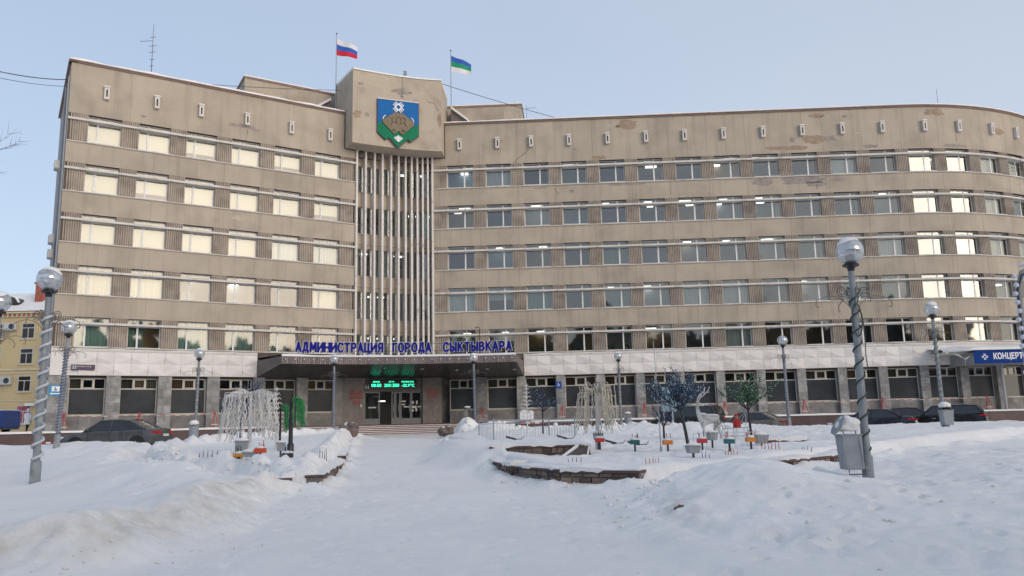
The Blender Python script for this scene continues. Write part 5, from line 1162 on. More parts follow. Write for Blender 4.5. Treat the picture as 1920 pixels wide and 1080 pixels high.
c = MB(); c.hexa([(-.19, -.17, 0), (.19, -.17, 0), (.19, .17, 0), (-.19, .17, 0), (-.22, -.19, .58), (.22, -.19, .58), (.22, .19, .58), (-.22, .19, .58)]); c.build('bin_body', M['binmetal'], t, bevel=.02)
c = MB(); c.tube([(.0, 0, -.42), (.0, 0, 0)], .09, 8); c.box(-.23, .23, -.2, .2, .57, .6); c.build('stand', M['binmetal'], t)
c = MB(); c.lathe([(.02, 0), (.24, 0), (.245, .04), (.02, .05)], seg=16); o = c.build('lid', M['darkmetal'], t); o.location = (0, 0, .66); o.rotation_euler = (0, rad(14), 0)
c = MB(); c.blob((-.02, 0, .76), .23, (1.05, .9, .7), 16, 10, .3, zmin=.70); c.build('snow_heap', M['snow'], t, smooth=True)
t = thing('litter_bin', 'round grey bin with white snow hat beside the left parked car', 'bin', (-17.55, 44.3, 1.0))
c = MB(); c.lathe([(.2, 0), (.23, .02), (.25, .82), (.26, .84), (.2, .84)], seg=18); c.build('bin_body', M['binmetal'], t, smooth='auto')
c = MB(); c.tube([(-.26 + .02, 0, .82), (-.2, 0, 1.02), (0, 0, 1.12), (.2, 0, 1.02), (.24, 0, .82)], .03, 6); c.build('hood', M['binmetal'], t)
c = MB(); c.blob((0, 0, 1.02), .25, (1, 1, .62), 14, 9, .25, zmin=.93); c.build('snow_heap', M['snow'], t, smooth=True)
t = thing('litter_bin', 'small round grey bin with snowy hood next to the central lamp', 'bin', (7.55, 54.3, .9))
c = MB(); c.lathe([(.2, 0), (.25, .9), (.2, .9)], seg=14); c.build('bin_body', M['binmetal'], t, smooth='auto')
c = MB(); c.tube([(-.24, 0, .88), (-.18, 0, 1.12), (0, 0, 1.24), (.18, 0, 1.12), (.24, 0, .88)], .03, 6); c.build('hood', M['binmetal'], t)
c = MB(); c.blob((0, 0, 1.2), .22, (1, 1, .45), 12, 8, .2, zmin=1.15); c.build('snow_heap', M['snow'], t, smooth=True)
# ------------------------------------------------------------------ cars
M['tyre'] = mat('tyre', (.018, .018, .02), .85); M['rim'] = mat('rim', (.28, .28, .29), .35, metal=.8); M['autoglass'] = mat('auto_glass', (.012, .014, .016), .06, spec=.9)
M['taillight'] = mat('tail_light', (.42, .012, .012), .2); M['headlight'] = mat('head_light', (.6, .62, .65), .15); M['plate'] = mat('number_plate', (.62, .62, .6), .5); M['chrome'] = mat('chrome', (.55, .55, .56), .25, metal=.9)
def paint(name, col, dirt): return mat(name, col, .28, metal=.35, dark=dirt, dscale=2.5, dthr=(.45, .75), spec=.6)
def car(label, loc, rotz, col, kind='sedan', L_=4.55, Wd=1.8, H_=1.44):
    t = thing('parked_car', label, 'car', loc, 'cars parked in front of the building', rotz=rotz)
    P = paint('car_paint_' + label.split()[0], *col); hw = Wd / 2; hx = L_ / 2
    if kind == 'sedan': deck = [(-1, .60), (-.985, .86), (-.95, 1.0), (-.70, 1.03), (-.45, 1.0), (0, .97), (.30, .98), (.52, .93), (.80, .82), (.95, .68), (1, .50)]; rf = [(-.74, 0), (-.42, .93), (-.22, 1), (.05, 1), (.18, .955), (.46, 0)]
    elif kind == 'suv': deck = [(-1, .62), (-.99, .95), (-.96, 1.08), (-.6, 1.06), (0, 1.04), (.35, 1.04), (.55, 1.0), (.82, .92), (.96, .78), (1, .55)]; rf = [(-.93, 0), (-.80, .93), (-.55, 1), (.0, 1), (.20, .95), (.46, 0)]
    else: deck = [(-1, .6), (-.99, 1.0), (-.97, 1.1), (-.6, 1.08), (0, 1.06), (.4, 1.06), (.6, 1.0), (.85, .86), (.96, .72), (1, .5)]; rf = [(-.96, 0), (-.9, .95), (-.6, 1), (.1, 1), (.3, .95), (.62, 0)]
    def dz(u):
        for (a, b), (c_, d_) in zip(deck[:-1], deck[1:]):
            if a <= u <= c_: return b + (d_ - b) * (u - a) / (c_ - a)
        return .6
    us = sorted(set([-1, -.985, -.95, -.88, -.75, -.6, -.45, -.3, -.1, .1, .3, .45, .6, .75, .88, .95, .985, 1] + [d[0] for d in deck]))
    c = MB(); vs = []; n = 11
    for u in us:
        e = 1 - .16 * max(0, abs(u) - .72) ** 1.2 / .28 ** 1.2 ; w = hw * e; zt = dz(u) * (H_ / 1.44) ** .5; zb = .24 + .12 * max(0, abs(u) - .9) / .1
        vs += [(u * hx, s * k * w, z) for s, k, z in [(-1, .90, zb), (-1, .985, zb + .12), (-1, 1.0, .55), (-1, .985, zt - .10), (-1, .90, zt - .02), (-1, .45, zt + .015), (1, .45, zt + .015), (1, .90, zt - .02), (1, .985, zt - .10), (1, 1.0, .55), (1, .985, zb + .12)]] 
        vs += []
    m = len(us)
    for i in range(m): pass
    fs = [(i * n + k, (i + 1) * n + k, (i + 1) * n + (k + 1) % n, i * n + (k + 1) % n) for i in range(m - 1) for k in range(n)] + [tuple(range(n)), tuple((m - 1) * n + k for k in reversed(range(n)))]
    c.add(vs, fs); bd = c.build('body', P, t, smooth='auto')
    k_ = (H_ / 1.44) ** .5
    def ring(u, f, grow=0.):
        zb = dz(u) * k_ - .03; zr = H_; z = zb + (zr - zb) * f; wb_ = hw * .93 + grow; wr = hw * .70 + grow; w = wb_ + (wr - wb_) * f
        return [(u * hx, -wb_, zb), (u * hx, -w, z - .03 * f), (u * hx, -w * .82, z + .0 + grow), (u * hx, 0, z + .02 * f + grow), (u * hx, w * .82, z + grow), (u * hx, w, z - .03 * f), (u * hx, wb_, zb)]
    c = MB(); vs = []
    for u, f in rf: vs += ring(u, f)
    c.add(vs, [(i * 7 + k, (i + 1) * 7 + k, (i + 1) * 7 + k + 1, i * 7 + k + 1) for i in range(len(rf) - 1) for k in range(6)]); gh_ = c.build('glasshouse', M['autoglass'], t, smooth='auto')
    c = MB(); vs = []; rr = rf[1:-1]
    for u, f in rr: vs += ring(u, f, .012)[1:6]
    c.add(vs, [(i * 5 + k, (i + 1) * 5 + k, (i + 1) * 5 + k + 1, i * 5 + k + 1) for i in range(len(rr) - 1) for k in range(4)])
    for s in (0, 1):
        idx_ = (1, 0) if s == 0 else (5, 6)
        R_n = lambda j: ring(*rf[j], .004)
        c.tube([R_n(0)[idx_[1]], R_n(1)[idx_[0]]], [.07, .045], 5); c.tube([R_n(j)[idx_[0]] for j in range(1, len(rf) - 1)], .028, 5)
        c.tube([R_n(len(rf) - 2)[idx_[0]], R_n(len(rf) - 1)[idx_[1]]], [.035, .045], 5)
        um = -.06; zb = dz(um) * k_ - .03; y0 = hw * .93 + .004; y1 = hw * .70 + .004; sg = -1 if s == 0 else 1
        c.tube([(um * hx, sg * y0, zb), (um * hx, sg * y1, H_ - .04)], .035, 4)
    c.build('roof', P, t, smooth='auto')
    for sx_ in (-1, 1):
        wx = sx_ * hx * .60
        for sy in (-1, 1):
            c = MB(); prof = [(.19, -.10), (.31, -.10), (.33, -.07), (.33, .07), (.31, .10), (.19, .10)]; r = .325
            vs = []; 
            for a in range(20):
                th = 2 * math.pi * a / 20
                for q, off in prof: vs.append((wx + q * math.cos(th), sy * (hw - .085) + off, r + q * math.sin(th)))
            c.add(vs, [(a * 6 + k, ((a + 1) % 20) * 6 + k, ((a + 1) % 20) * 6 + k + 1, a * 6 + k + 1) for a in range(20) for k in range(5)]); wl = c.build('wheel', M['tyre'], t, smooth='auto')
            c = MB()
            for a in range(5):
                th = 2 * math.pi * a / 5; c.tube([(wx, sy * (hw - .01), r), (wx + .2 * math.cos(th), sy * (hw - .015), r + .2 * math.sin(th))], .03, 4)
            c.tube([(wx, sy * (hw - .16), r), (wx, sy * (hw - .02), r)], .20, 14); c.build('rim', M['rim'], wl)
            c = MB(); vs = [(wx, sy * (hw + .003), r + .02)] + [(wx + .375 * math.cos(a), sy * (hw + .003), max(.24, r + .02 + .375 * math.sin(a))) for a in np.linspace(-.3, math.pi + .3, 18)]
            c.add(vs, [(0, i, i + 1) for i in range(1, 18)]); c.build('wheel_arch', M['black'], t)
    for sy in (-1, 1):
        c = MB(); y0, y1 = sorted((sy * hw * .50, sy * hw * .84)); zt = .88 * k_ if kind == 'sedan' else .98 * k_
        c.box(-hx - .008, -hx + .2, y0, y1, zt - .11, zt + .01); c.box(-hx + .04, -hx + .34, *sorted((sy * hw * .80, sy * hw * .915)), zt - .08, zt + .02); c.build('taillight', M['taillight'], t, bevel=.02)
        c = MB(); c.box(hx - .34, hx - .05, *sorted((sy * hw * .58, sy * hw * .90)), .60, .73); c.build('headlight', M['headlight'], t, bevel=.03)
        c = MB(); c.blob((.36 * hx, sy * (hw + .07), 1.02 * k_), .10, (.9, 1, .7), 8, 6); c.build('mirror', P, t, smooth=True)
        for u in (-.28, .16): c = MB(); c.box(u * hx - .1, u * hx + .1, *sorted((sy * (hw - .002), sy * (hw + .025))), .80 * k_, .835 * k_); c.build('door_handle', M['chrome'] if kind != 'sedan' else P, t)
        c = MB()
        for u in (-.40, -.05, .36): c.box(u * hx - .006, u * hx + .006, *sorted((sy * (hw - .03), sy * (hw + .002))), .30, .90 * k_)
        c.build('door_gap', M['black'], t)
    c = MB(); c.box(-hx - .02, -hx + .02, -.26, .26, .66 if kind == 'sedan' else .60, .77 if kind == 'sedan' else .71); c.build('number_plate', M['plate'], t)
    c = MB(); c.hexa([(-hx - .04, -hw * .80, .30), (-hx - .04, hw * .8, .30), (-hx + .1, hw * .8, .30), (-hx + .1, -hw * .8, .30), (-hx - .03, -hw * .8, .52), (-hx - .03, hw * .8, .52), (-hx + .1, hw * .8, .52), (-hx + .1, -hw * .8, .52)]); c.build('rear_bumper', M['black'] if kind != 'sedan' else P, t, bevel=.03)
    if kind == 'sedan':
        c = MB(); c.box(hx - .05, hx + .012, -.45, .45, .42, .62); c.build('grille', M['black'], t)
    else:
        c = MB(); c.box(hx - .05, hx + .012, -.55, .55, .45, .72); c.build('grille', M['black'], t)
        c = MB(); [c.tube([(-.55 * hx, s * hw * .62, H_ + .05), (.05 * hx, s * hw * .62, H_ + .05)], .018, 4) for s in (-1, 1)]; c.build('roof_rails', M['chrome'], t)
    return t
car('graphite grey sedan parked side on in front of the left wing, nose to the left', (-18.15, 36.9, .74), rad(180), ((.085, .09, .097), (.15, .15, .155)))
car('black minivan with light band at the rear, behind the blue lit tree', (10.5, 50.0, .58), rad(142), ((.010, .010, .012), (.03, .03, .032)), 'van', 4.6, 1.8, 1.78)
car('dirty beige sedan with red tail lights behind the green lit tree', (13.6, 47.2, .50), rad(146), ((.16, .145, .12), (.24, .22, .19)), 'sedan', 4.5, 1.76, 1.42)
car('black sedan half hidden behind the foreground lamp with chrome window line', (20.8, 47.4, .46), rad(146), ((.016, .018, .03), (.05, .05, .06)), 'sedan', 4.7, 1.8, 1.45)
car('dark saloon parked between the black sedan and the black car with tailgate, mostly hidden', (25.0, 52.6, .46), rad(150), ((.02, .02, .022), (.08, .08, .085)), 'sedan', 4.6, 1.8, 1.55)
car('glossy black car with upright tailgate and roof rails, rightmost of the parked cars', (25.6, 48.6, .44), rad(146), ((.008, .008, .010), (.025, .025, .028)), 'suv', 4.6, 1.85, 1.62)
# ------------------------------------------------------------------ trees of lights
def lmat(name, col): return mat(name, col, .5, var=.15, vscale=12)
M['cream'] = lmat('cream_light_strand', (.56, .51, .42)); M['whites'] = lmat('white_light_strand', (.68, .66, .63)); M['greens'] = lmat('green_light_strand', (.02, .22, .06)); M['navy'] = lmat('navy_twig', (.008, .014, .05)); M['teal'] = lmat('teal_bulb', (.02, .09, .15)); M['leafg'] = lmat('green_bulb', (.02, .14, .035)); M['twig'] = mat('dark_twig', (.03, .025, .03), .8); M['whitepole'] = mat('white_pole', (.55, .56, .60), .6)
def willow(label, x, y, H, R_, n, m, trunkm, tr, seed, one=None, low=.35, curl=.05, arch=.25):
    z0 = hz(x, y); t = thing('light_tree', label, 'light tree', (x, y, z0 - .05)); rd = random.Random(seed)
    c = MB(); c.tube([(0, 0, -.1), (0, 0, H * .5), (0, 0, H)], [tr * 1.1, tr, tr * .8], 8); c.build('trunk', trunkm, t, smooth='auto')
    c = MB(); c.lathe([(tr * 1.6, -.1), (tr * 1.6, .26), (tr * 1.1, .30)], seg=10); c.build('base_sleeve', trunkm, t, smooth='auto')
    for s in range(n):
        a = rd.uniform(0, 2 * math.pi) if one is None else one + rd.uniform(-.9, .9); r = R_ * rd.uniform(.45, 1.05); zt = H + arch * rd.uniform(.1, .8) - (r / R_) * .22; ln = rd.uniform(.75, 1.0) * (H - low)
        pts = [(0, 0, H - .05)]
        for i in range(1, 5): u = i / 4; pts.append((r * math.cos(a) * math.sin(u * 1.57), r * math.sin(a) * math.sin(u * 1.57), H - .05 + (zt - H + .05) * math.sin(u * 2.1)))
        zz_ = pts[-1][2]; k = int(ln / .12)
        for i in range(1, k): pts.append((r * math.cos(a) * (1 + .02 * i) + curl * rd.uniform(-1, 1), r * math.sin(a) * (1 + .02 * i) + curl * rd.uniform(-1, 1), zz_ - ln * i / k))
        c = MB(); c.tube(pts, rd.uniform(.008, .014), 4); c.build('light_strand', m, t, smooth=True)
    return t
willow('white weeping willow of light strands on a white post in the left snow bed', -7.31, 22.35, 1.92, .70, 90, M['whites'], M['whitepole'], .058, 3, low=.50)
willow('green weeping willow of light strands on a black post left of the entrance steps', -7.33, 26.5, 1.72, .42, 40, M['greens'], M['black'], .07, 4, one=-.2, low=.75, curl=.04)
willow('smaller green strand willow half hidden behind the white one', -8.0, 27.6, 1.5, .35, 26, M['greens'], M['twig'], .04, 14, one=.1, low=.5, curl=.05)
willow('cream weeping willow of light strands on a white post in the right snow bed', 2.37, 23.4, 1.75, .55, 64, M['cream'], M['whitepole'], .055, 5, low=.42, curl=.03, arch=.5)
def twigtree(label, x, y, z0, tH, cH, R_, n, lean, trunkm, twigm, bulbm, seed, bulbs=900, up=.9, cols=None, tr=.045):
    t = thing('light_tree', label, 'light tree', (x, y, z0)); rd = random.Random(seed); top = Vector((lean, 0, tH))
    c = MB(); c.tube([(0, 0, -.2), (lean * .5, 0, tH * .5), tuple(top)], [tr, tr * .85, tr * .7], 7); c.build('trunk', trunkm, t, smooth='auto')
    tw = MB(); bl_ = MB(); ends = []
    def grow(p, d, ln, r, dep, mb):
        pts = [p]; q = p.copy(); dd = d.copy()
        for i in range(4):
            dd = (dd + Vector((rd.uniform(-.25, .25), rd.uniform(-.25, .25), rd.uniform(-.1, .22)))).normalized(); q = q + dd * ln / 4; pts.append(q.copy())
        mb.tube(pts, [r * (1 - .16 * i) for i in range(5)], 4)
        for u in pts[1:]:
            if dep <= 1:
                for _ in range(3):
                    ends.append(u + Vector((rd.uniform(-.028, .028), rd.uniform(-.028, .028), rd.uniform(-.028, .028))))
        if dep > 0:
            for i in range(6 if dep > 1 else 5):
                b = pts[rd.randint(1, 4)]; nd = (dd + Vector((rd.uniform(-1, 1), rd.uniform(-1, 1), rd.uniform(-.5, .6))) * .9).normalized(); grow(b, nd, ln * rd.uniform(.5, .7), r * .6, dep - 1, tw)
    for i in range(n):
        a = 2 * math.pi * i / n + rd.uniform(-.3, .3); el = rd.uniform(.35, 1.25) * up; mb = MB(); grow(top - Vector((0, 0, rd.uniform(0, .12))), Vector((math.cos(a) * math.cos(el), math.sin(a) * math.cos(el), math.sin(el))), R_ * rd.uniform(.75, 1.05), .02, 2, mb); mb.build('branch', trunkm, t)
    tw.build('twigs', twigm, t, kind='stuff')
    rd.shuffle(ends)
    for e in ends[:bulbs]:
        s = rd.uniform(.006, .014); bl_.add([e + Vector(v) * s for v in ((1, 0, 0), (-1, 0, 0), (0, 1, 0), (0, -1, 0), (0, 0, 1.3), (0, 0, -1.3))], [(0, 2, 4), (2, 1, 4), (1, 3, 4), (3, 0, 4), (2, 0, 5), (1, 2, 5), (3, 1, 5), (0, 3, 5)], 0 if rd.random() < .86 else 1)
    bl_.build('light_bulbs', [bulbm, M['snow']], t, kind='stuff')
    return t
twigtree('large navy and blue bulb tree with leaning black trunk beside the white deer', 4.51, 21.1, hz(4.5, 21.1), 1.15, 1.1, .74, 12, -.20, M['black'], M['navy'], M['teal'], 21, 4200, tr=.05)
twigtree('green bulb tree on a dark trunk right of the white deer', 7.57, 26.1, hz(7.57, 26.1), .98, 1.2, .74, 8, -.06, M['twig'], M['twig'], M['leafg'], 22, 3400)
twigtree('small blue bulb tree standing behind the metal railing', 1.2, 35.2, 1.1, 1.0, 1.2, .72, 7, .0, M['twig'], M['navy'], M['teal'], 23, 900)
twigtree('blue bulb tree on a violet trunk behind the white willow', -8.7, 25.7, hz(-8.7, 25.7), .95, 1.2, .85, 6, .0, M['bluecable'], M['navy'], M['teal'], 24, 700, up=1.2)
twigtree('thin dark blue twig tree standing behind the pale blue information board', 5.2, 28.5, hz(5.2, 28.5), .5, 1.2, .6, 6, .0, M['twig'], M['navy'], M['teal'], 27, 500)
def conelight(label, x, y, z0, H, m):
    t = thing('light_tree', label, 'light tree', (x, y, z0)); c = MB(); c.tube([(0, 0, 0), (0, 0, H)], [.03, .01], 5); c.build('trunk', m, t); rd = random.Random(int(x * 7))
    for k in range(9):
        z = H * .32 + k * H * .075; r = .42 * (1 - k / 10)
        c = MB()
        for i in range(8):
            a = i * math.pi / 4 + k * .4; c.tube([(0, 0, z), (r * .6 * math.cos(a), r * .6 * math.sin(a), z + .10), (r * math.cos(a), r * math.sin(a), z + .06 + rd.uniform(-.05, .05))], .009, 3)
        c.build('branch_whorl', m, t)
conelight('thin pale conical light tree between the white and green willows', -8.35, 28.3, hz(-8.35, 28.3), 2.15, M['whites'])
conelight('thin pale conical light tree left of the small blue tree', .55, 36.5, 1.1, 2.3, M['whites'])
# ------------------------------------------------------------------ deer, sledge and figurine
def skin(name, verts, edges, radii, m, parent, sub=2, root=0, flat=None):
    me = bpy.data.meshes.new(name); me.from_pydata(verts, edges, []); o = bpy.data.objects.new(name, me); COL.objects.link(o)
    mo = o.modifiers.new('skin', 'SKIN'); mo.use_smooth_shade = True
    sv = me.skin_vertices[0].data
    for i, r in enumerate(radii): sv[i].radius = r if isinstance(r, tuple) else (r, r)
    for v in sv: v.use_root = False
    sv[root].use_root = True
    s = o.modifiers.new('sub', 'SUBSURF'); s.levels = sub; s.render_levels = sub
    bpy.context.view_layer.update(); dg = bpy.context.evaluated_depsgraph_get(); m2 = bpy.data.meshes.new_from_object(o.evaluated_get(dg)); bpy.data.objects.remove(o)
    m2.name = name; m2.materials.clear(); m2.materials.append(m); r = bpy.data.objects.new(name, m2); COL.objects.link(r); r.parent = parent
    m2.polygons.foreach_set('use_smooth', [True] * len(m2.polygons)); return r
M['tinsel'] = mat('white_tinsel', (.60, .60, .58), .8, var=.12, vscale=14, bump=.8, bscale=40, dark=(.40, .39, .33), dscale=4, dthr=(.5, .62))
dr = thing('deer_figure', 'white tinsel deer with antlers looking right between the blue and green light trees', 'deer figure', (6.55, 27.4, hz(6.5, 27.4) - .02), rotz=rad(12)); dr.scale = (.88, .88, .92)
V_ = [(0, 0, .72), (.26, 0, .74), (-.24, 0, .70), (-.36, 0, .80), (-.44, 0, 1.02), (-.46, 0, 1.22), (-.40, -.01, 1.30), (-.26, -.02, 1.27), (-.17, -.02, 1.24),
      (-.28, -.10, .55), (-.30, -.11, .30), (-.30, -.11, .02), (-.26, .10, .55), (-.16, .11, .30), (-.20, .11, .02),
      (.34, -.11, .55), (.30, -.11, .36), (.40, -.11, .22), (.38, -.11, .02), (.34, .11, .55), (.24, .11, .36), (.32, .11, .22), (.30, .11, .02), (.37, 0, .84), (.43, 0, .80)]
E_ = [(0, 1), (0, 2), (2, 3), (3, 4), (4, 5), (5, 6), (6, 7), (7, 8), (2, 9), (9, 10), (10, 11), (2, 12), (12, 13), (13, 14), (1, 15), (15, 16), (16, 17), (17, 18), (1, 19), (19, 20), (20, 21), (21, 22), (1, 23), (23, 24)]
R__ = [(.15, .14), (.15, .14), (.16, .15), .12, .08, .065, .075, .055, .035, .07, .04, .032, .07, .04, .032, .095, .055, .035, .03, .095, .055, .035, .03, .04, .025]
body = skin('body', V_, E_, R__, M['tinsel'], dr)
for s in (-1, 1):
    c = MB(); b = (-.42, s * .03, 1.36)
    c.tube([b, (-.38, s * .10, 1.50), (-.24, s * .17, 1.62), (-.06, s * .20, 1.78), (-.0, s * .20, 1.92)], [.022, .020, .017, .014, .009], 6)
    c.tube([(-.38, s * .10, 1.50), (-.30, s * .10, 1.66)], [.015, .008], 5); c.tube([(-.24, s * .17, 1.62), (-.20, s * .20, 1.82)], [.014, .008], 5); c.tube([(-.13, s * .19, 1.71), (-.02, s * .24, 1.72)], [.013, .008], 5)
    c.build('antler', M['whitepole'], dr, smooth=True)
    c = MB(); c.blob((-.44, s * .085, 1.37), .05, (.5, 1, .9), 8, 6); c.build('ear', M['tinsel'], dr, smooth=True)
    c = MB(); c.blob((-.33, s * .062, 1.315), .014, seg=8, rings=6); c.build('eye', M['black'], dr)
c = MB(); c.blob((-.145, -.02, 1.235), .022, seg=8, rings=6); c.build('nose', M['black'], dr)
c = MB(); c.blob((-.28, 0, .93), .13, (1.5, .7, .35), 12, 8, .3); c.blob((.1, 0, .885), .15, (2.2, .8, .3), 12, 8, .3); c.build('snow', M['snow'], dr, smooth=True)
c = MB(); c.tube([(-.36, -.14, .92), (-.2, -.17, .75), (.1, -.16, .62), (.35, -.13, .5), (.8, -.1, .45)], .012, 4); c.tube([(.30 + .07 * math.cos(a), -.19, .62 + .07 * math.sin(a)) for a in np.linspace(0, 9, 22)], .010, 4); c.build('harness', M['metal'], dr)
sl_ = thing('wire_sledge', 'grey scroll wire sledge behind the deer carrying a small red figure', 'sledge', (7.35, 27.2, hz(7.3, 27.2) - .02))
for s in (-.2, .2):
    c = MB(); c.tube([(-.45, s, .30), (-.52, s, .18), (-.42, s, .08), (0, s, .06), (.45, s, .06), (.56, s, .16), (.5, s, .24)], .013, 5); c.build('runner', M['metal'], sl_)
    c = MB(); c.tube([(-.35, s, .32), (.40, s, .34), (.44, s, .55), (.42, s, .82), (.5, s, .95), (.58, s, .92), (.56, s, .84), (.50, s, .86)], .012, 5); c.tube([(-.35, s, .32), (-.42, s, .5), (-.5, s, .56), (-.55, s, .5), (-.5, s, .46)], .012, 5); c.tube([(.42, s, .8), (.25, s, .70), (.15, s, .50)], .010, 4)
    for x in (-.3, 0, .35): c.tube([(x, s, .07), (x, s, .33)], .010, 4)
    c.build('side_scroll', M['metal'], sl_)
c = MB(); [c.tube([(x, -.2, .33), (x, .2, .33)], .012, 4) for x in (-.3, -.1, .1, .35)]; c.build('seat_rungs', M['metal'], sl_)
fg = thing('figurine', 'small plain figurine in a red coat and cap sitting on the wire sledge', 'figurine', (7.42, 27.2, hz(7.3, 27.2) + .31)); fg.scale = (.85, .85, .85)
M['redcoat'] = mat('red_coat', (.42, .03, .03), .8, var=.1); M['skin'] = mat('skin', (.50, .30, .22), .6)
c = MB(); c.lathe([(.02, 0), (.15, .0), (.16, .08), (.13, .22), (.085, .34), (.03, .38)], seg=14); c.build('coat', M['redcoat'], fg, smooth=True)
c = MB(); c.blob((0, -.01, .42), .07, seg=12, rings=8); hd = c.build('head', M['skin'], fg, smooth=True)
c = MB(); c.blob((-.024, -.073, .43), .009, seg=6, rings=4); c.blob((.024, -.073, .43), .009, seg=6, rings=4); c.build('eyes', M['black'], hd); c = MB(); c.blob((0, -.08, .415), .013, seg=6, rings=4); c.build('nose', M['skin'], hd)
c = MB(); c.lathe([(.076, .44), (.078, .47), (.06, .52), (.02, .55)], seg=12); c.build('hat', M['redcoat'], fg, smooth=True)
for s in (-1, 1):
    c = MB(); c.tube([(s * .08, 0, .30), (s * .16, -.05, .21), (s * .15, -.13, .17)], [.045, .04, .03], 7); c.blob((s * .15, -.155, .165), .03, seg=7, rings=5); c.build('arm', M['redcoat'], fg, smooth=True)
# pale wire frames around the boxes
wf = thing('wire_rack', 'thin pale wire rectangles standing in the snow below the deer', 'wire frame', (5.9, 22.4, hz(5.9, 22.4)))
for x0, x1, y0 in ((-1.0, -.66, 0), (-.42, .12, -.1), (.14, .45, 0), (-1.0, .9, .12)):
    c = MB(); c.tube([(x0, y0, -.1), (x0, y0, .42), (x1, y0, .42), (x1, y0, -.1)], .009, 4); c.build('frame', M['whitepole'], wf)
# ------------------------------------------------------------------ coloured boxes on posts
def pbox(label, x, y, col, w=.25, h=.11, post=.2, sticks='dark', z=None, snowy=True):
    z0 = hz(x, y) if z is None else z; t = thing('light_box', label, 'box on post', (x, y, z0), 'coloured boxes on short posts in the snow'); m = mat('box_paint_' + label.split()[0] + str(x), col, .55, var=.1, vscale=10)
    c = MB(); c.box(-w / 2, w / 2, -.09, .09, post, post + h); c.build('box', m, t, bevel=.006)
    c = MB(); c.box(-.022, .022, -.022, .022, -.15, post); c.build('post', M['black'], t)
    rd = random.Random(int(x * 100)); c = MB()
    for _ in range(5):
        a = rd.uniform(-w / 2.4, w / 2.4); b = rd.uniform(-.06, .06); c.tube([(a, b, post + h), (a + rd.uniform(-.04, .04), b, post + h + rd.uniform(.10, .22))], .009, 4)
    c.build('sticks', {'dark': M['darkmetal'], 'red': M['red'], 'blue': M['blue'], 'orange': M['orange']}[sticks], t)
    if snowy: c = MB(); c.blob((0, 0, post + h + .02), w / 2, (1.0, .75, .35), 12, 8, .3, zmin=post + h - .002); c.build('snow', M['snow'], t, smooth=True)
M['orange'] = mat('orange_paint', (.55, .20, .03), .6)
for q in [('red box on a post in front of the cream willow trunk', 2.34, 22.67, (.50, .04, .03)), ('dark teal box on a post standing alone between the cream willow and the thin pole', 3.19, 21.84, (.01, .11, .11)), ('orange box on a post beside the thin mast', 3.97, 21.31, (.60, .20, .03)),
          ('crimson box on a post below the deer front legs', 4.95, 21.65, (.48, .04, .06)), ('teal box with red sticks on a post below the deer and sledge', 5.5, 21.0, (.01, .11, .13)), ('amber box with red sticks on a post below the sledge', 6.2, 21.5, (.58, .22, .03))]:
    pbox(q[0], q[1], q[2], q[3], sticks='red' if 'sticks' in q[0] else 'dark')
pbox('scarlet box with a red stick beside the white willow post', -6.22, 19.85, (.55, .07, .02), sticks='red')
pbox('dark slate box on a post in front of the green willow', -5.68, 20.3, (.02, .03, .05))
pbox('yellow box low in the snow under the grey lamp casing by the white willow', -6.95, 20.5, (.55, .25, .03), h=.08, post=.08)
def casing(label, x, y, w, h, dz, tilt=0):
    t = thing('floodlight_casing', label, 'floodlight', (x, y, hz(x, y) + dz), 'grey floodlight casings in the snow beds'); t.rotation_euler = (0, tilt, .2)
    c = MB(); c.hexa([(-w * .4, -.1, 0), (w * .4, -.1, 0), (w * .4, .1, 0), (-w * .4, .1, 0), (-w / 2, -.13, h), (w / 2, -.13, h), (w / 2, .13, h), (-w / 2, .13, h)]); c.build('case', M['binmetal'], t, bevel=.01)
    c = MB(); c.box(-w * .62, w * .62, -.15, .15, h, h + .012); c.build('lid', M['metal'], t); c = MB(); c.blob((0, 0, h + .03), w * .5, (1.05, .5, .35), 12, 8, .3, zmin=h + .01); c.build('snow', M['snow'], t, smooth=True)
    c = MB(); c.tube([(0, 0, -dz - .2), (0, 0, 0)], .03, 5); c.build('post', M['darkmetal'], t)
casing('grey floodlight casing with domed snow left of the white willow post', -6.98, 20.75, .32, .26, .16)
casing('flat lidded grey casing with a snow pyramid at the foot of the white willow', -6.45, 19.9, .42, .10, .05)
casing('small grey casing strapped to the green willow trunk', -6.75, 23.4, .24, .22, .18)
casing('grey casing with overhanging lid at the foot of the large blue bulb tree', 4.1, 18.9, .30, .16, .10)
casing('grey casing with snow under the deer, between the wire frames', 5.45, 22.6, .26, .2, .22)
casing('wide grey casing under snow right of the sledge boxes', 6.75, 22.4, .36, .22, .12)
casing('dark casing fixed to the foot of the cream willow trunk', 2.34, 23.1, .24, .18, .30)
def stakes(label, x, y, n, m, sp=.07, hh=.16):
    t = thing('stake_lights', label, 'stake lights', (x, y, hz(x, y)), 'little stake lights stuck in the snow'); rd = random.Random(int(x * 31))
    for i in range(n): c = MB(); a = (i - n / 2) * sp; c.tube([(a, rd.uniform(-.05, .05), -.05), (a + rd.uniform(-.02, .02), 0, hh * rd.uniform(.6, 1.1))], [.012, .005], 5); c.build('stake', m, t)
stakes('row of orange stake lights on the snow edge before the cream willow', 2.93, 17.35, 5, M['orange']); stakes('row of red stake lights below the teal box', 5.2, 19.6, 5, M['red']); stakes('pair of blue stake lights beside the overhanging casing', 4.35, 18.6, 3, M['blue'])
stakes('dense row of red stake lights right of the amber box', 6.65, 21.2, 6, M['red'], .09, .28); stakes('short dark stakes beside the left casing in the left bed', -7.6, 20.6, 7, M['darkmetal'], .11, .13); stakes('dark stakes at the front of the right bed', 1.35, 18.2, 4, M['darkmetal'], .09, .12); stakes('thin dry stalks near the right edge of the left bed', -5.0, 21.3, 4, M['darkmetal'], .06, .28)
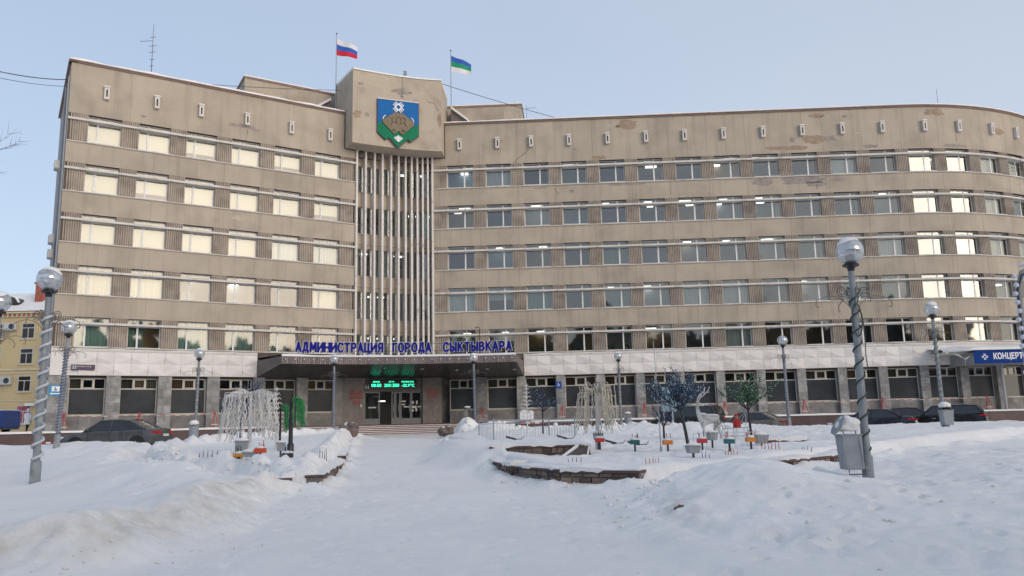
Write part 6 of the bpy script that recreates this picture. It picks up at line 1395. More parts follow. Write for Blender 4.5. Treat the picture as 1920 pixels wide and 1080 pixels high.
stakes('blue stakes right of the crimson box', 7.3, 20.4, 4, M['blue'], .08, .1)
# dry plants and dark things poking out of the snow
def poke(label, x, y, seed):
    t = thing('buried_bench', label, 'bench', (x, y, hz(x, y)), 'small dark benches nearly buried in the snow'); c = MB(); c.hexa([(-.22, -.05, .08), (.10, -.05, 0), (.12, .08, 0), (-.22, .08, .1), (-.26, -.05, .14), (.12, -.05, .04), (.12, .08, .05), (-.25, .08, .16)]); c.build('seat', M['black'], t)
    c = MB(); c.tube([(.0, 0, .02), (.32, 0, .03), (.34, 0, -.1)], .018, 4); c.tube([(.32, 0, .03), (.40, 0, .12)], .014, 4); c.build('leg', M['darkmetal'], t)
poke('dark bench end poking from the snow behind the right part of the railing', 1.7, 28.6, 1); poke('dark bench end poking from the snow behind the left part of the railing', -.1, 29, 2)
poke('dark buried bench left of the large blue tree trunk', 3.6, 24.5, 3); poke('small dark bench end in the snow right of the cream willow', 3.0, 25.2, 4)
# ------------------------------------------------------------------ metal railing on the terrace
rl = thing('metal_railing', 'grey tubular railing with thin balusters on the snowy terrace above the rubble wall', 'railing', (.6, 30, 1.0), world=True)
RP_ = [Vector((-1.59, 35.6)), Vector((-.80, 30.0)), Vector((1.35, 32.6)), Vector((2.30, 31.4))]
for a, b in zip(RP_[:-1], RP_[1:]):
    za, zb = 1.02, 1.02; zt_ = 1.72
    c = MB(); c.tube([(a.x, a.y, zt_), (b.x, b.y, zt_)], .022, 6); c.tube([(a.x, a.y, zt_ - .12), (b.x, b.y, zt_ - .12)], .012, 5); c.build('handrail', M['metal'], rl)
    n = max(3, int((b - a).length / (.17 if abs(b.x - a.x) > abs(b.y - a.y) * .5 else .5))); 
    for i in range(1, n): p = a.lerp(b, i / n); c = MB(); c.tube([(p.x, p.y, .8), (p.x, p.y, zt_ - .12)], .008, 4); c.build('baluster', M['metal'], rl)
for p in RP_: c = MB(); c.tube([(p.x, p.y, .7), (p.x, p.y, 1.78)], .028, 6); c.build('post', M['metal'], rl)
# ------------------------------------------------------------------ statue, rocks, white crates
M['rock'] = mat('brown_rock', (.15, .11, .10), .9, var=.3, vscale=5, bump=.7, bscale=9)
M['statue'] = mat('statue_stone', (.16, .155, .15), .85, var=.2, vscale=8, bump=.4)
st = thing('bird_statue', 'small grey stone bird statue with a bowed snowy head on a snow heap', 'statue', (-2.72, 45.2, 1.72))
skin('body', [(0, 0, 0), (0, 0, .22), (-.05, 0, .42), (-.04, 0, .60), (.06, 0, .74), (.20, 0, .74), (.30, 0, .62)], [(0, 1), (1, 2), (2, 3), (3, 4), (4, 5), (5, 6)], [.13, .12, .17, .14, .08, .09, .03], M['statue'], st, 2)
c = MB(); c.blob((.08, 0, .84), .12, (1.5, .8, .4), 10, 7, .2, zmin=.80); c.build('snow', M['snow'], st, smooth=True)
c = MB(); c.blob((-.1, -.14, .42), .13, (.9, .4, 1.3), 10, 7); c.blob((-.1, .14, .42), .13, (.9, .4, 1.3), 10, 7); c.build('wing', M['statue'], st, smooth=True)
def rock(label, x, y, z, r, sq, seed, snow=True):
    t = thing('boulder', label, 'boulder', (x, y, z)); c = MB(); c.blob((0, 0, 0), r, sq, 16, 11, .55, freq=1.6); c.build('rock', M['rock'], t)
    if snow: c = MB(); c.blob((-.12 * r, 0, r * sq[2] * .62), r * .72, (sq[0] * .9, sq[1] * .8, .45), 14, 9, .5, freq=2.4); c.build('snow', M['snow'], t, smooth=True)
rock('brown boulder with snow on top beside the lamp left of the steps', -8.75, 43.2, 1.45, .5, (1.1, .9, .75), 1)
rock('low brown boulder at the foot of the snow heap right of the path', -3.6, 43.0, 1.25, .38, (1.2, .9, .7), 2)
rock('dark brown boulder behind the snow heap next to the bird statue lamp', -1.5, 45.2, 1.25, .4, (1.5, .9, .5), 3, False)
rock('small grey stone showing dirt on the dug face of the right snow bank', 2.32, 11.75, hz(2.32, 11.75) - .04, .08, (1, 1, .8), 4, False)
cr = thing('white_crates', 'two white snow topped cabinets on the platform behind the railing', 'cabinet', (.9, 60.8, 1.78))
for x, w_2, h in ((-.28, .26, .62), (.25, .24, .58)):
    c = MB(); c.box(x - w_2, x + w_2, -.25, .25, 0, h); o = c.build('cabinet', M['white'], cr, bevel=.02); c = MB(); c.blob((x, 0, h + .02), w_2 * 1.2, (1, 1, .5), 12, 8, .2, zmin=h); c.build('snow', M['snow'], cr, smooth=True)
    c = MB(); c.box(x - .012, x + .012, -.262, -.251, .05, h - .05); c.build('door_gap', M['metal'], cr)
# ------------------------------------------------------------------ red barrier stands and striped tape
SD = [('L', .9, 'red A shaped barrier stand at the left building corner under the wheelchair sign'), ('L', 5.2, 'red A shaped barrier stand behind the grey sedan roof'), ('L', 9.9, 'red A shaped barrier stand just right of the round bin'), ('R', 2.8, 'red A shaped barrier stand left of the white cabinets'),
      ('R', 9.0, 'red A shaped barrier stand under the small dark blue wheelchair sign'), ('R', 15.3, 'red A shaped barrier stand left of the large blue light tree'), ('R', 21.4, 'red A shaped barrier stand behind the green light tree'), ('R', 27.4, 'red A shaped barrier stand left of the foreground lamp with black cable'), ('R', 33.3, 'red A shaped barrier stand above the black sedan roof'), ('R', 41.0, 'red A shaped barrier stand behind the rightmost car, near the blue banner')]
bs = None
for w, s, lb in SD:
    p = W(w, s, 1.3, 1.76); h = head(w, s)
    if bs is None:
        bs = thing('barrier_stand', lb, 'barrier', p, 'red barrier stands along the platform', rotz=h)
        for sg in (-1, 1): c = MB(); c.tube([(0, 0, 1.12), (sg * .27, -.12, 0)], .028, 5); c.build('leg', M['red'], bs)
        c = MB(); c.tube([(0, 0, 1.10), (0, .3, 0)], .024, 5); c.build('leg', M['red'], bs)
        c = MB(); c.box(-.26, .26, -.11, -.07, .20, .27); c.build('crossbar', M['oldframe'], bs)
    else: copy_tree(bs, None, p, (0, 0, h), lb)
M['tapered'] = mat('faded_red_tape', (.40, .16, .14), .7); M['tapew'] = mat('faded_white_tape', (.5, .48, .47), .7)
for w, ss, lb in (('L', [.9, 5.2, 9.9], 'red and white striped tape strung along the left wing'), ('R', [9.0, 15.3, 21.4, 27.4, 33.3, 41.0], 'red and white striped tape strung along the right wing')):
    tp = thing('barrier_tape', lb, 'tape', W(w, ss[0], 1.3, 2.8), world=True); k = 0
    for a, b in zip(ss[:-1], ss[1:]):
        n = int((b - a) / .3); P_ = [W(w, a + (b - a) * i / n, 1.3, 2.72 - .10 * math.sin(math.pi * i / n)) for i in range(n + 1)]
        for col in (0, 1):
            c = MB()
            for i in range(col, n, 2):
                u, v = P_[i], P_[i + 1]; c.hexa([(u[0], u[1] - .003, u[2]), (v[0], v[1] - .003, v[2]), (v[0], v[1], v[2]), (u[0], u[1], u[2]), (u[0], u[1] - .003, u[2] + .045), (v[0], v[1] - .003, v[2] + .045), (v[0], v[1], v[2] + .045), (u[0], u[1], u[2] + .045)])
            c.build('red_stripes' if col == 0 else 'white_stripes', M['tapered'] if col == 0 else M['tapew'], tp)
# ------------------------------------------------------------------ flags, antennas, cables, roof houses
M['fw'] = mat('flag_white', (.70, .68, .68), .8); M['fb'] = mat('flag_blue', (.03, .10, .42), .8); M['fr'] = mat('flag_red', (.55, .015, .04), .8); M['fg'] = mat('flag_green', (.01, .27, .13), .8)
def flag(label, x, y, z0, z1, cols, seed, ln=2.05):
    t = thing('flagpole', label, 'flag', (x, y, z0)); H = z1 - z0
    c = MB(); c.tube([(0, 0, 0), (0, 0, H)], [.05, .03], 7); c.build('pole', M['metal'], t); c = MB(); c.blob((0, 0, H), .07, seg=8, rings=6); c.build('finial', M['darkmetal'], t)
    fl = None; hh = 1.5
    def P(u, v):   # u along, v down
        x_ = u * ln * .84; sag = .75 * u ** 1.2 * ln + .1 * math.sin(u * 5); yy = .16 * math.sin(u * 7 + v * 1.5 + seed) * u; return (x_, yy, H - .45 - v * hh * (1 - .45 * u) - sag * .55 - .2 * u * v)
    for j, m in enumerate(cols):
        c = MB(); n = 16; vs = []
        for i in range(n + 1):
            for k in range(4): vs.append(P(i / n, (j + k / 3) / 3))
        c.add(vs, [(i * 4 + k, i * 4 + 4 + k, i * 4 + 5 + k, i * 4 + 1 + k) for i in range(n) for k in range(3)]); c.build('flag_stripe', m, t, smooth=True)
flag('white, blue and red flag on the pole at the left side of the tower head', -14.3, 63.0, 26.5, 34.4, [M['fw'], M['fb'], M['fr']], 0)
flag('blue, green and white flag on the pole at the right side of the tower head', -4.88, 65.6, 26.3, 33.9, [M['fb'], M['fg'], M['fw']], 1, 2.1)
def antenna(label, x, y, z0, z1, bars, yag=None):
    t = thing('antenna', label, 'antenna', (x, y, z0)); c = MB(); c.tube([(0, 0, 0), (0, 0, z1 - z0)], [.035, .012], 5); c.build('mast', M['darkmetal'], t)
    for (z, w, dx) in bars: c = MB(); c.tube([(dx - w / 2, 0, z), (dx + w / 2, 0, z + .03)], .018, 4); c.build('element', M['darkmetal'], t)
antenna('tall stepped television antenna on the left wing roof', -26.5, 56, 26.6, 31.9, [(1.9, .3, 0), (2.4, .35, 0), (3.0, .5, 0), (3.5, .55, 0), (4.2, .4, 0), (3.9, .9, -.5)])
antenna('thin rod on top of the tower head', -9.7, 64.5, 29.9, 31.3, [(.6, .2, 0)]); antenna('bent television aerial on the roof right of the roof house', 1.7, 68.5, 26.6, 29.9, [(3.0, .9, .4), (2.6, .2, .85)]); antenna('small rod on the curved roof at the far right', 40.2, 71, 26.6, 31.6, [(2.9, .5, 0), (3.1, .7, 0)])
def cable(label, pts, r=.03):
    t = thing('overhead_cable', label, 'cable', pts[0], world=True); c = MB(); out = []
    for a, b in zip(pts[:-1], pts[1:]):
        a = Vector(a); b = Vector(b)
        for i in range(12): u = i / 12; p = a.lerp(b, u); p.z -= .03 * (b - a).length * 4 * u * (1 - u) * .25; out.append(p)
    out.append(Vector(pts[-1])); c.tube(out, r, 4); c.build('wire', M['black'], t)
cable('cable running left from the top corner of the left wing', [(-60, 38, 23.5), (-27.0, 40, 20.7), (-31.0, 53, 26.2)], .03); cable('thinner second cable below the first at the left wing corner', [(-58, 38, 22.4), (-27.2, 40, 20.4), (-31.0, 53, 25.7)], .018)
cable('cable over the left roof to the tower head', [(-24.5, 58.5, 28.2), (-13.0, 62.6, 29.1)], .022); cable('cable falling from the tower head to the right wing roof', [(-5.4, 62.6, 29.5), (4.6, 64.3, 26.8)], .025)
# roof houses
def roofhouse(label, pts, zt, mat_=None):
    t = thing('roof_house', label, 'roof house', (pts[0][0], pts[0][1], 26.5), world=True); c = MB(); c.prism(pts, 26.4, zt - .17); c.build('wall', M['plaster'], t)
    cx = sum(p[0] for p in pts) / len(pts); cy = sum(p[1] for p in pts) / len(pts)
    ex = lambda k: [(cx + (p[0] - cx) * k, cy + (p[1] - cy) * k) for p in pts]
    c = MB(); c.prism(ex(1.02), zt - .169, zt); c.build('eaves', M['cornice'], t); c = MB(); c.prism(ex(1.015), zt + .001, zt + .09); c.build('snow', M['snow'], t)
    return t
rh = roofhouse('beige flat roofed house on the left wing roof with patched plaster', [(-20.96, 60.2), (-13.2, 65.0), (-16.4, 70.2), (-24.0, 65.4)], 29.5)
rh2 = roofhouse('beige flat roofed house on the right wing roof beside the flagpole', [(-6.0, 67.0), (1.19, 66.7), (1.6, 72), (-6, 72)], 29.3)
c = MB(); a, b = Vector((-20.96, 60.2)), Vector((-13.2, 65.0)); d = (b - a).normalized(); nn = Vector((d.y, -d.x)) * .01
def rp(root, a, d, nn, s, z, w_2, h_2, m, seed):
    c = MB(); vs = [(a + d * s + nn).to_3d() + Vector((0, 0, z))]
    for i in range(22):
        an = 2 * math.pi * i / 22; q = 1 + .5 * noise.noise(Vector((math.cos(an) * 1.7, math.sin(an) * 1.7, seed))); vs.append((a + d * (s + w_2 * math.cos(an) * q) + nn).to_3d() + Vector((0, 0, z + h_2 * math.sin(an) * q)))
    c.add(vs, [(0, i + 1, (i + 1) % 22 + 1) for i in range(22)]); c.build('worn_plaster_patch', m, root)
rp(rh, a, d, nn, 3.6, 28.0, .9, .28, M['patch_tan'], 1.3); rp(rh, a, d, nn, 2.0, 28.3, .9, .35, M['patch_pale'], 2.3); rp(rh2, Vector((-6, 67.0)), Vector((1, -.04)), Vector((0, -.02)), 6.2, 27.9, .7, .8, M['patch_pale'], 5.1)
for lb, pts, z in (('small dark lean-to with snow on the roof left of the tower head', [(-16.4, 62.6), (-14.7, 63.3), (-15.6, 65.4), (-17.3, 64.4)], 28.5), ('small dark lean-to with a snowy lid right of the tower head', [(-4.9, 65.4), (-3.5, 65.2), (-3.0, 67.0), (-4.9, 67.0)], 28.4)):
    t = thing('roof_hatch', lb, 'roof hatch', (*pts[0], 26.5), world=True); zl = 27.2
    c = MB(); vs = [(p[0], p[1], 26.4) for p in pts] + [(pts[0][0], pts[0][1], zl if 'left' in lb else z), (pts[1][0], pts[1][1], z if 'left' in lb else zl), (pts[2][0], pts[2][1], z if 'left' in lb else zl), (pts[3][0], pts[3][1], zl if 'left' in lb else z)]
    c.hexa(vs); c.build('wall', M['canopy'], t); c = MB(); c.hexa([(v[0] * 1.0, v[1] - (.25 if i < 2 else -.1), v[2] + .01) for i, v in enumerate(vs[4:])] + [(v[0], v[1] - (.25 if i < 2 else -.1), v[2] + .22) for i, v in enumerate(vs[4:])]); c.build('snow', M['snow'], t)
# air conditioners and dish on the side wall
def acunit(label, pos, h, grp='air conditioners'):
    t = thing('air_conditioner', label, 'air conditioner', pos, grp, rotz=h); c = MB(); c.box(-.42, .42, -.32, 0, 0, .55); c.build('case', M['acw'], t, bevel=.02); c = MB(); v = [(.12 + .2 * math.cos(a), -.325, .27 + .2 * math.sin(a)) for a in np.linspace(0, 2 * math.pi, 17)[:-1]]; c.add(v, [tuple(range(16))]); c.build('fan_grille', M['darkmetal'], t)
    c = MB(); c.tube([(-.35, -.3, 0), (-.35, .02, -.04), (-.35, .02, -.3)], .02, 4); c.tube([(.35, -.3, 0), (.35, .02, -.04), (.35, .02, -.3)], .02, 4); c.build('bracket', M['metal'], t); return t
M['acw'] = mat('ac_case', (.48, .48, .46), .6, var=.1)
hS = head('S', 0)
acunit('grey air conditioner high on the side wall at fifth floor level', W('S', 10.2, .22, 19.2), hS); acunit('lower air conditioner on the side wall below a snow topped one', W('S', 9.6, .22, 13.2), hS); acunit('snow topped air conditioner on the side wall above another', W('S', 9.6, .22, 14.2), hS); acunit('air conditioner on the side wall just above the white band', W('S', 8.2, .22, 6.6), hS); acunit('air conditioner low on the side wall above the pavement', W('S', 6.5, .22, 4.1), hS)
# ------------------------------------------------------------------ blue banner with its porch at the right
bn = thing('entrance_porch', 'snow covered porch with a dark blue banner at the right end of the building', 'porch', (36, 60, 5), world=True)
c = MB(); c.box(33.86, 42.0, 59.0, 62.6, 5.16, 5.95); c.build('porch_box', M['metal'], bn)
M['banner'] = mat('banner_blue', (.008, .04, .2), .8, spec=.15)
c = MB(); c.box(33.84, 42.02, 58.94, 58.995, 5.12, 6.12); c.build('banner', M['banner'], bn)
for tx, x, s in (('КОНЦЕРТНЫЙ ЗАЛ', 37.35, .52),):
    me = textmesh(tx, s, .004, .016, 'CENTER', 1.04); me.transform(Matrix.Diagonal((.86, 1.15, 1, 1))); placetext(me, 'lettering', M['white'], (x + .05, 58.934, 5.62), 0, bn)
c = MB()
for a in range(2):
    for sg in (-1, 1):
        for k in (-.13, .13):
            pass
def dbar(c, x0, z0, x1, z1, wd=.05):
    d = Vector((x1 - x0, z1 - z0)).normalized(); q = Vector((-d.y, d.x)) * wd / 2; P = [(x0 + q.x, z0 + q.y), (x0 - q.x, z0 - q.y), (x1 - q.x, z1 - q.y), (x1 + q.x, z1 + q.y)]; dbar.n += .0015
    c.add([(x, 58.936 - dbar.n, z) for x, z in P], [(0, 1, 2, 3)])
dbar.n = 0; ox, oz_ = 34.62, 5.62
for sx_ in (-1, 1):
    for o_ in (-.07, .07): dbar(c, ox - .15 + o_, oz_ - .15 * sx_ - o_ * sx_, ox + .15 + o_, oz_ + .15 * sx_ - o_ * sx_, .045)
    
c.build('white_ornament', M['white'], bn)
c = MB(); vs = []
for i in range(31):
    x = 32.2 + (42 - 32.2) * i / 30; h_ = .22 + .08 * noise.noise(Vector((x, 0, 0))); b_ = 6.0 if x > 33.6 else 5.95
    for y, k in ((58.85, 0), (58.82, .1), (59.1, h_), (60.5, h_ + .15), (62.5, h_ + .4)): vs.append((x, y + (max(0, 33.6 - x)) * .9, b_ + .12 + k))
c.add(vs, [(i * 5 + k, i * 5 + 5 + k, i * 5 + 6 + k, i * 5 + 1 + k) for i in range(30) for k in range(4)]); c.build('snow', M['snow'], bn, smooth=True)
c = MB(); c.box(32.3, 42, 59.9, 62.5, 5.96, 6.1); c.build('porch_slab', M['shelf'], bn)
c = MB()
for i in range(5): p = Vector((33.5, 59.3, 5.6)); c.tube([(33.9, 59.2, 5.85), (33.3, 59.2, 5.45 + .02 * i), (32.9 - .1 * i, 59.3, 5.9)], .025, 4)
c.tube([(33.3, 59.2, 5.5), (33.3, 59.25, 5.0)], .02, 4); c.build('strut', M['metal'], bn)
for x in (36.5, 40.5): c = MB(); c.tube([(x, 60.2, 1.75), (x, 60.2, 5.16)], .09, 8); c.build('column', M['metal'], bn)
# ------------------------------------------------------------------ garland pole at the right edge
gp_ = thing('garland_arch', 'grey curved pole hung with a string of white globe bulbs at the right edge', 'garland pole', (13.9, 22, hz(13.9, 22)), world=True)
z0 = hz(13.9, 22); cp = [(13.90, 22, z0 - .2), (13.9, 22, 3.5), (13.95, 22, 5.0), (14.1, 22, 5.42), (14.5, 22, 5.58), (15.3, 22, 5.52), (16.2, 22, 5.2)]
c = MB(); c.tube([(p[0] + .14, p[1], p[2]) for p in cp], .075, 8); c.build('pole', M['pole'], gp_, smooth=True)
c = MB(); c.tube([(13.99, 21.9, z0), (13.97, 21.9, 3.5), (13.98, 21.9, 4.9), (14.16, 21.9, 5.33), (14.6, 21.9, 5.5), (15.3, 21.9, 5.44)], .028, 5); c.build('cable', M['black'], gp_, smooth=True)
M['gbulb'] = mat('globe_bulb', (.55, .57, .66), .35)
for i in range(20):
    z = 5.28 - i * .24; jit = .03 * math.sin(i * 2.1); x = 13.90 + jit
    if z < z0 + .3: break
    c = MB(); c.blob((x, 21.83, z), .068, seg=12, rings=8); c.tube([(x + .04, 21.87, z), (x + .1, 21.9, z)], .012, 4); c.build('globe_bulb', M['gbulb'], gp_, smooth=True)
c = MB(); vs = [(13.95 + .1 * i, 22 - .09, 5.60 + .05 * math.sin(i * .4)) for i in range(12)]; c.tube([(14.15, 22, 5.62), (14.6, 22, 5.70), (15.3, 22, 5.62), (16.0, 22, 5.35)], [.05, .06, .06, .04], 6); c.build('snow', M['snow'], gp_, smooth=True)
# bent dark street light behind the canopy
bt = thing('bent_lamp', 'thin dark lamp arm bending over above the end of the canopy lettering', 'lamp', (-2.45, 58.4, 6.5)); c = MB(); c.tube([(0, 0, 0), (0, 0, 1.95), (-.04, -.1, 2.08), (-.16, -.25, 2.12), (-.25, -.35, 2.05)], .03, 5); c.build('arm', M['black'], bt); c = MB(); c.blob((-.27, -.38, 2.03), .06, (1.3, 1.3, .6), 8, 6); c.build('lamp_head', M['black'], bt)
bt = thing('bent_lamp', 'short thin dark rod standing at the right part of the canopy', 'lamp', (-4.9, 58.6, 6.5)); c = MB(); c.tube([(0, 0, 0), (0, 0, .95)], .025, 5); c.build('arm', M['black'], bt); c = MB(); c.box(-.05, .05, -.04, .04, .9, 1.0); c.build('lamp_head', M['black'], bt)
# thin mast and pale information board
tm = thing('thin_mast', 'very thin tall pale mast standing in the snow left of the large blue light tree', 'mast', (3.88, 21.79, hz(3.9, 21.8))); c = MB(); c.tube([(0, 0, -.2), (-.02, 0, 1.5), (-.06, 0, 2.95)], [.018, .014, .009], 5); c.build('rod', M['metal'], tm); c = MB(); c.lathe([(.03, 0), (.03, .12), (.02, .13)], seg=8); c.build('foot', M['metal'], tm)
ib = thing('information_board', 'pale blue board on two thin legs behind the large blue light tree', 'notice board', (5.62, 29.5, hz(5.6, 29.5))); c = MB(); c.box(-.26, .26, -.015, .015, .9, 1.78); c.build('board', mat('board_pale_blue', (.30, .42, .48), .4), ib)
for x in (-.2, .12): c = MB(); c.tube([(x, .02, -.2), (x, .02, .95)], .022, 5); c.build('leg', M['white'], ib)
# low red and white rail stands near the left car
for lb, x, y in (('low red and white bar lying in the snow at the far left road edge', -23.8, 41), ('low red and white bar behind the front of the grey sedan', -21.0, 38.6), ('low red and white bar at the tail of the grey sedan', -15.3, 39.2), ('low red railing behind the terrace railing', .9, 41.8)):
    t = thing('road_bar', lb, 'barrier bar', (x, y, hz(x, y) + .1)); 
    for i in range(5): c = MB(); c.box(-.6 + .24 * i, -.6 + .24 * (i + 1) - .004, -.03, .03, .1, .18); c.build('bar_section', M['red'] if i % 2 == 0 else M['white'], t)
    for s in (-.5, .5): c = MB(); c.box(s - .02, s + .02, -.02, .02, -.3, .1); c.build('leg', M['red'], t)
# ------------------------------------------------------------------ yellow house
M['yellow'] = mat('yellow_plaster', (.52, .41, .23), .9, var=.08, vscale=.5, bump=.2, dark=(.44, .30, .15), dscale=.35, dthr=(.58, .72)); M['cream_trim'] = mat('cream_trim', (.58, .50, .34), .85, var=.1); M['brick'] = mat('chimney_brick', (.33, .10, .065), .9, var=.2, vscale=3)
M['hglass'] = mat('house_glass', (.03, .028, .03), .1); M['rust'] = mat('rusty_metal', (.22, .09, .04), .8, var=.3)
YH = thing('yellow_house', 'yellow plastered old house with snowy roof, dormer and brick chimney at the far left', 'building', (-68, 105, 2), world=True)
c = MB(); c.box(-84, -59.5, 105, 117, 1.5, 17.0); c.build('wall', M['yellow'], YH)
for z, h, o, m in ((9.95 - .0, .22, .14, M['cream_trim']), (9.55, .16, .07, M['cream_trim']), (5.95, .14, .08, M['cream_trim']), (17.0, .45, .25, M['cream_trim']), (17.45, .22, .5, M['cream_trim'])):
    c = MB(); c.box(-84.2, -59.5 + o, 105 - o, 117, z, z + h); c.build('cornice', m, YH)
c = MB(); [c.box(-84 + .62 * i, -84 + .62 * i + .3, 104.65, 104.995, 17.1, 17.42) for i in range(39)]; c.build('dentils', M['brick'], YH, kind='stuff')
c = MB(); c.box(-84.2, -59.2, 104.45, 104.6, 17.67, 17.75); c.build('gutter', M['rust'], YH)
c = MB(); c.hexa([(-84.3, 104.4, 17.76), (-59.0, 104.4, 17.76), (-59.0, 117.4, 17.76), (-84.3, 117.4, 17.76), (-80, 110.8, 21.2), (-61.5, 110.8, 21.2), (-61.5, 111.4, 21.2), (-80, 111.4, 21.2)]); rf_ = c.build('roof', M['snow'], YH)
c = MB(); c.box(-65.0, -64.0, 107.4, 108.4, 18.5, 21.9); ch = c.build('chimney', M['brick'], YH); c = MB(); c.box(-65.15, -63.85, 107.25, 108.55, 21.9, 22.05); c.hexa([(-65.15, 107.25, 22.05), (-63.85, 107.25, 22.05), (-63.85, 108.55, 22.05), (-65.15, 108.55, 22.05), (-64.6, 107.8, 22.5), (-64.4, 107.8, 22.5), (-64.4, 108, 22.5), (-64.6, 108, 22.5)]); c.build('chimney_cap', M['rust'], ch)
c = MB(); v = [(-67.6 + 1.15 * math.cos(a), 106.2, 19.0 + 1.0 * math.sin(a)) for a in np.linspace(0, math.pi, 12)]; n = len(v); c.add(v + [(p[0], 109, p[2]) for p in v], [tuple(range(n))] + [(i, i + 1, n + i + 1, n + i) for i in range(n - 1)]); c.build('dormer', M['darkmetal'], YH)
c = MB(); c.tube([(-68.9, 106.1, 19.2), (-68.4, 106.1, 19.9), (-67.6, 106.1, 20.15), (-66.8, 106.1, 19.9), (-66.3, 106.1, 19.2)], .16, 6); c.build('dormer_snow', M['snow'], YH, smooth=True)
def ywin(x, z, w=1.75, h=2.1, arch=False, m=None):
    c = MB(); F = M['oldframe']; t_ = .12
    c.box(x - w / 2, x + w / 2, 104.95, 105.02, z, z + t_); c.box(x - w / 2, x + w / 2, 104.95, 105.02, z + h - t_, z + h); c.box(x - w / 2, x - w / 2 + t_, 104.95, 105.02, z + t_, z + h - t_); c.box(x + w / 2 - t_, x + w / 2, 104.95, 105.02, z + t_, z + h - t_); c.box(x - .05, x + .05, 104.951, 105.019, z + t_, z + h * .66); c.box(x - w / 2 + t_, x + w / 2 - t_, 104.952, 105.018, z + h * .66, z + h * .66 + .1)
    f = c.build('window', F, YH); c = MB(); c.box(x - w / 2 + .05, x + w / 2 - .05, 104.96, 104.995, z + .05, z + h - .05); c.build('pane', m or M['hglass'], f); c = MB(); c.box(x - w / 2 - .15, x + w / 2 + .15, 104.82, 104.999, z - .12, z); c.build('sill', M['cream_trim'], f)
for z in (14.1, 10.75, 7.15): 
    for x in (-64.05, -68.3, -72.5, -76.8): ywin(x, z)
ywin(-63.9, 3.0, 1.9, 2.4, m=mat('shop_display', (.30, .07, .12), .5, var=.5, vscale=1.2)); ywin(-68.4, 3.0, 1.9, 2.4)
c = MB(); v = [(-61.4, 104.97, 8.6), (-60.9, 104.97, 8.5), (-60.7, 104.97, 6.0), (-61.3, 104.97, 4.9), (-61.9, 104.97, 5.6), (-61.6, 104.97, 7.0)]; c.add(v, [tuple(range(6))]); c.build('bare_brick', M['brick'], YH)
c = MB(); c.tube([(-61.9, 104.85, 17.2), (-61.9, 104.85, 2)], .12, 6); c.build('drain_pipe', M['metal'], YH); c = MB(); c.box(-63.4, -60.5, 104.3, 104.9, 5.3, 5.6); c.build('shop_awning', M['snow'], YH)
acunit('white air conditioner beside the top window of the yellow house', (-66.3, 104.98, 15.2), 0, 'air conditioners on the yellow house').scale = (1.9, 1.5, 1.9)
acunit('white air conditioner with snow hood beside the third floor window of the yellow house', (-66.4, 104.98, 8.1), 0, 'air conditioners on the yellow house').scale = (1.9, 1.5, 1.9)
# blue tilt truck box and things on the pavement
tk = thing('covered_trailer', 'dark blue tarpaulin covered trailer at the left edge on the pavement', 'trailer', (-41.2, 62, 1.73)); c = MB(); c.hexa([(-3, -1.1, .45), (2.65, -1.1, .45), (2.65, 1.1, .45), (-3, 1.1, .45), (-3, -1.1, 1.68), (2.6, -1.1, 1.72), (2.6, 1.1, 1.72), (-3, 1.1, 1.68)]); c.build('tarpaulin', mat('tarp_blue', (.02, .045, .20), .6, var=.15), tk, bevel=.04); c = MB(); c.box(-3, 2.6, -1.05, 1.05, .3, .449); c.build('chassis', M['darkmetal'], tk)
for x in (-2, 1.6): 
    for y in (-1.0, 1.0): c = MB(); c.tube([(x, y - .1, .3), (x, y + .1, .3)], .3, 14); c.build('wheel', M['tyre'], tk)
c = MB(); c.hexa([(-3, -1.1, 1.70), (2.6, -1.1, 1.73), (2.6, 1.1, 1.73), (-3, 1.1, 1.70), (-3, -1.0, 1.76), (2.55, -1.0, 1.79), (2.55, 1.0, 1.79), (-3, 1.0, 1.76)]); c.build('snow', M['snow'], tk)
fc = thing('dark_car', 'dark hatchback far behind the walking person at the left', 'car', (-39.5, 72, 1.73)); c = MB(); c.hexa([(-1.8, -.8, .25), (1.8, -.8, .25), (1.8, .8, .25), (-1.8, .8, .25), (-1.75, -.8, .85), (1.7, -.8, .8), (1.7, .8, .8), (-1.75, .8, .85)]); c.build('body', paint('far_car', (.02, .02, .025), (.1, .1, .1)), fc, bevel=.1); c = MB(); c.hexa([(-1.6, -.72, .85), (.9, -.72, .83), (.9, .72, .83), (-1.6, .72, .85), (-1.2, -.6, 1.4), (.3, -.6, 1.4), (.3, .6, 1.4), (-1.2, .6, 1.4)]); c.build('glasshouse', M['autoglass'], fc, bevel=.05)
for x in (-1.1, 1.1):
    for y in (-.75, .75): c = MB(); c.tube([(x, y - .1, .3), (x, y + .1, .3)], .3, 14); c.build('wheel', M['tyre'], fc)
# ------------------------------------------------------------------ walking person
pe = thing('person', 'person in long white hooded coat and dark trousers walking on the pavement at the left', 'person', (-35.9, 59.6, 1.72), rotz=rad(90))
V_ = [(0, 0, .95), (0, 0, 1.15), (0, 0, 1.38), (0, 0, 1.50), (.01, 0, 1.62), (0, .17, 1.40), (.04, .23, 1.12), (.16, .22, .92), (.22, .21, .86), (0, -.17, 1.40), (-.06, -.23, 1.12), (-.02, -.24, .88), (.0, -.24, .80),
      (0, .10, .90), (.12, .10, .50), (.10, .10, .10), (.24, .10, .04), (0, -.10, .90), (-.08, -.10, .50), (-.26, -.10, .12), (-.15, -.10, .05)]
E_ = [(0, 1), (1, 2), (2, 3), (3, 4), (2, 5), (5, 6), (6, 7), (7, 8), (2, 9), (9, 10), (10, 11), (11, 12), (0, 13), (13, 14), (14, 15), (15, 16), (0, 17), (17, 18), (18, 19), (19, 20)]
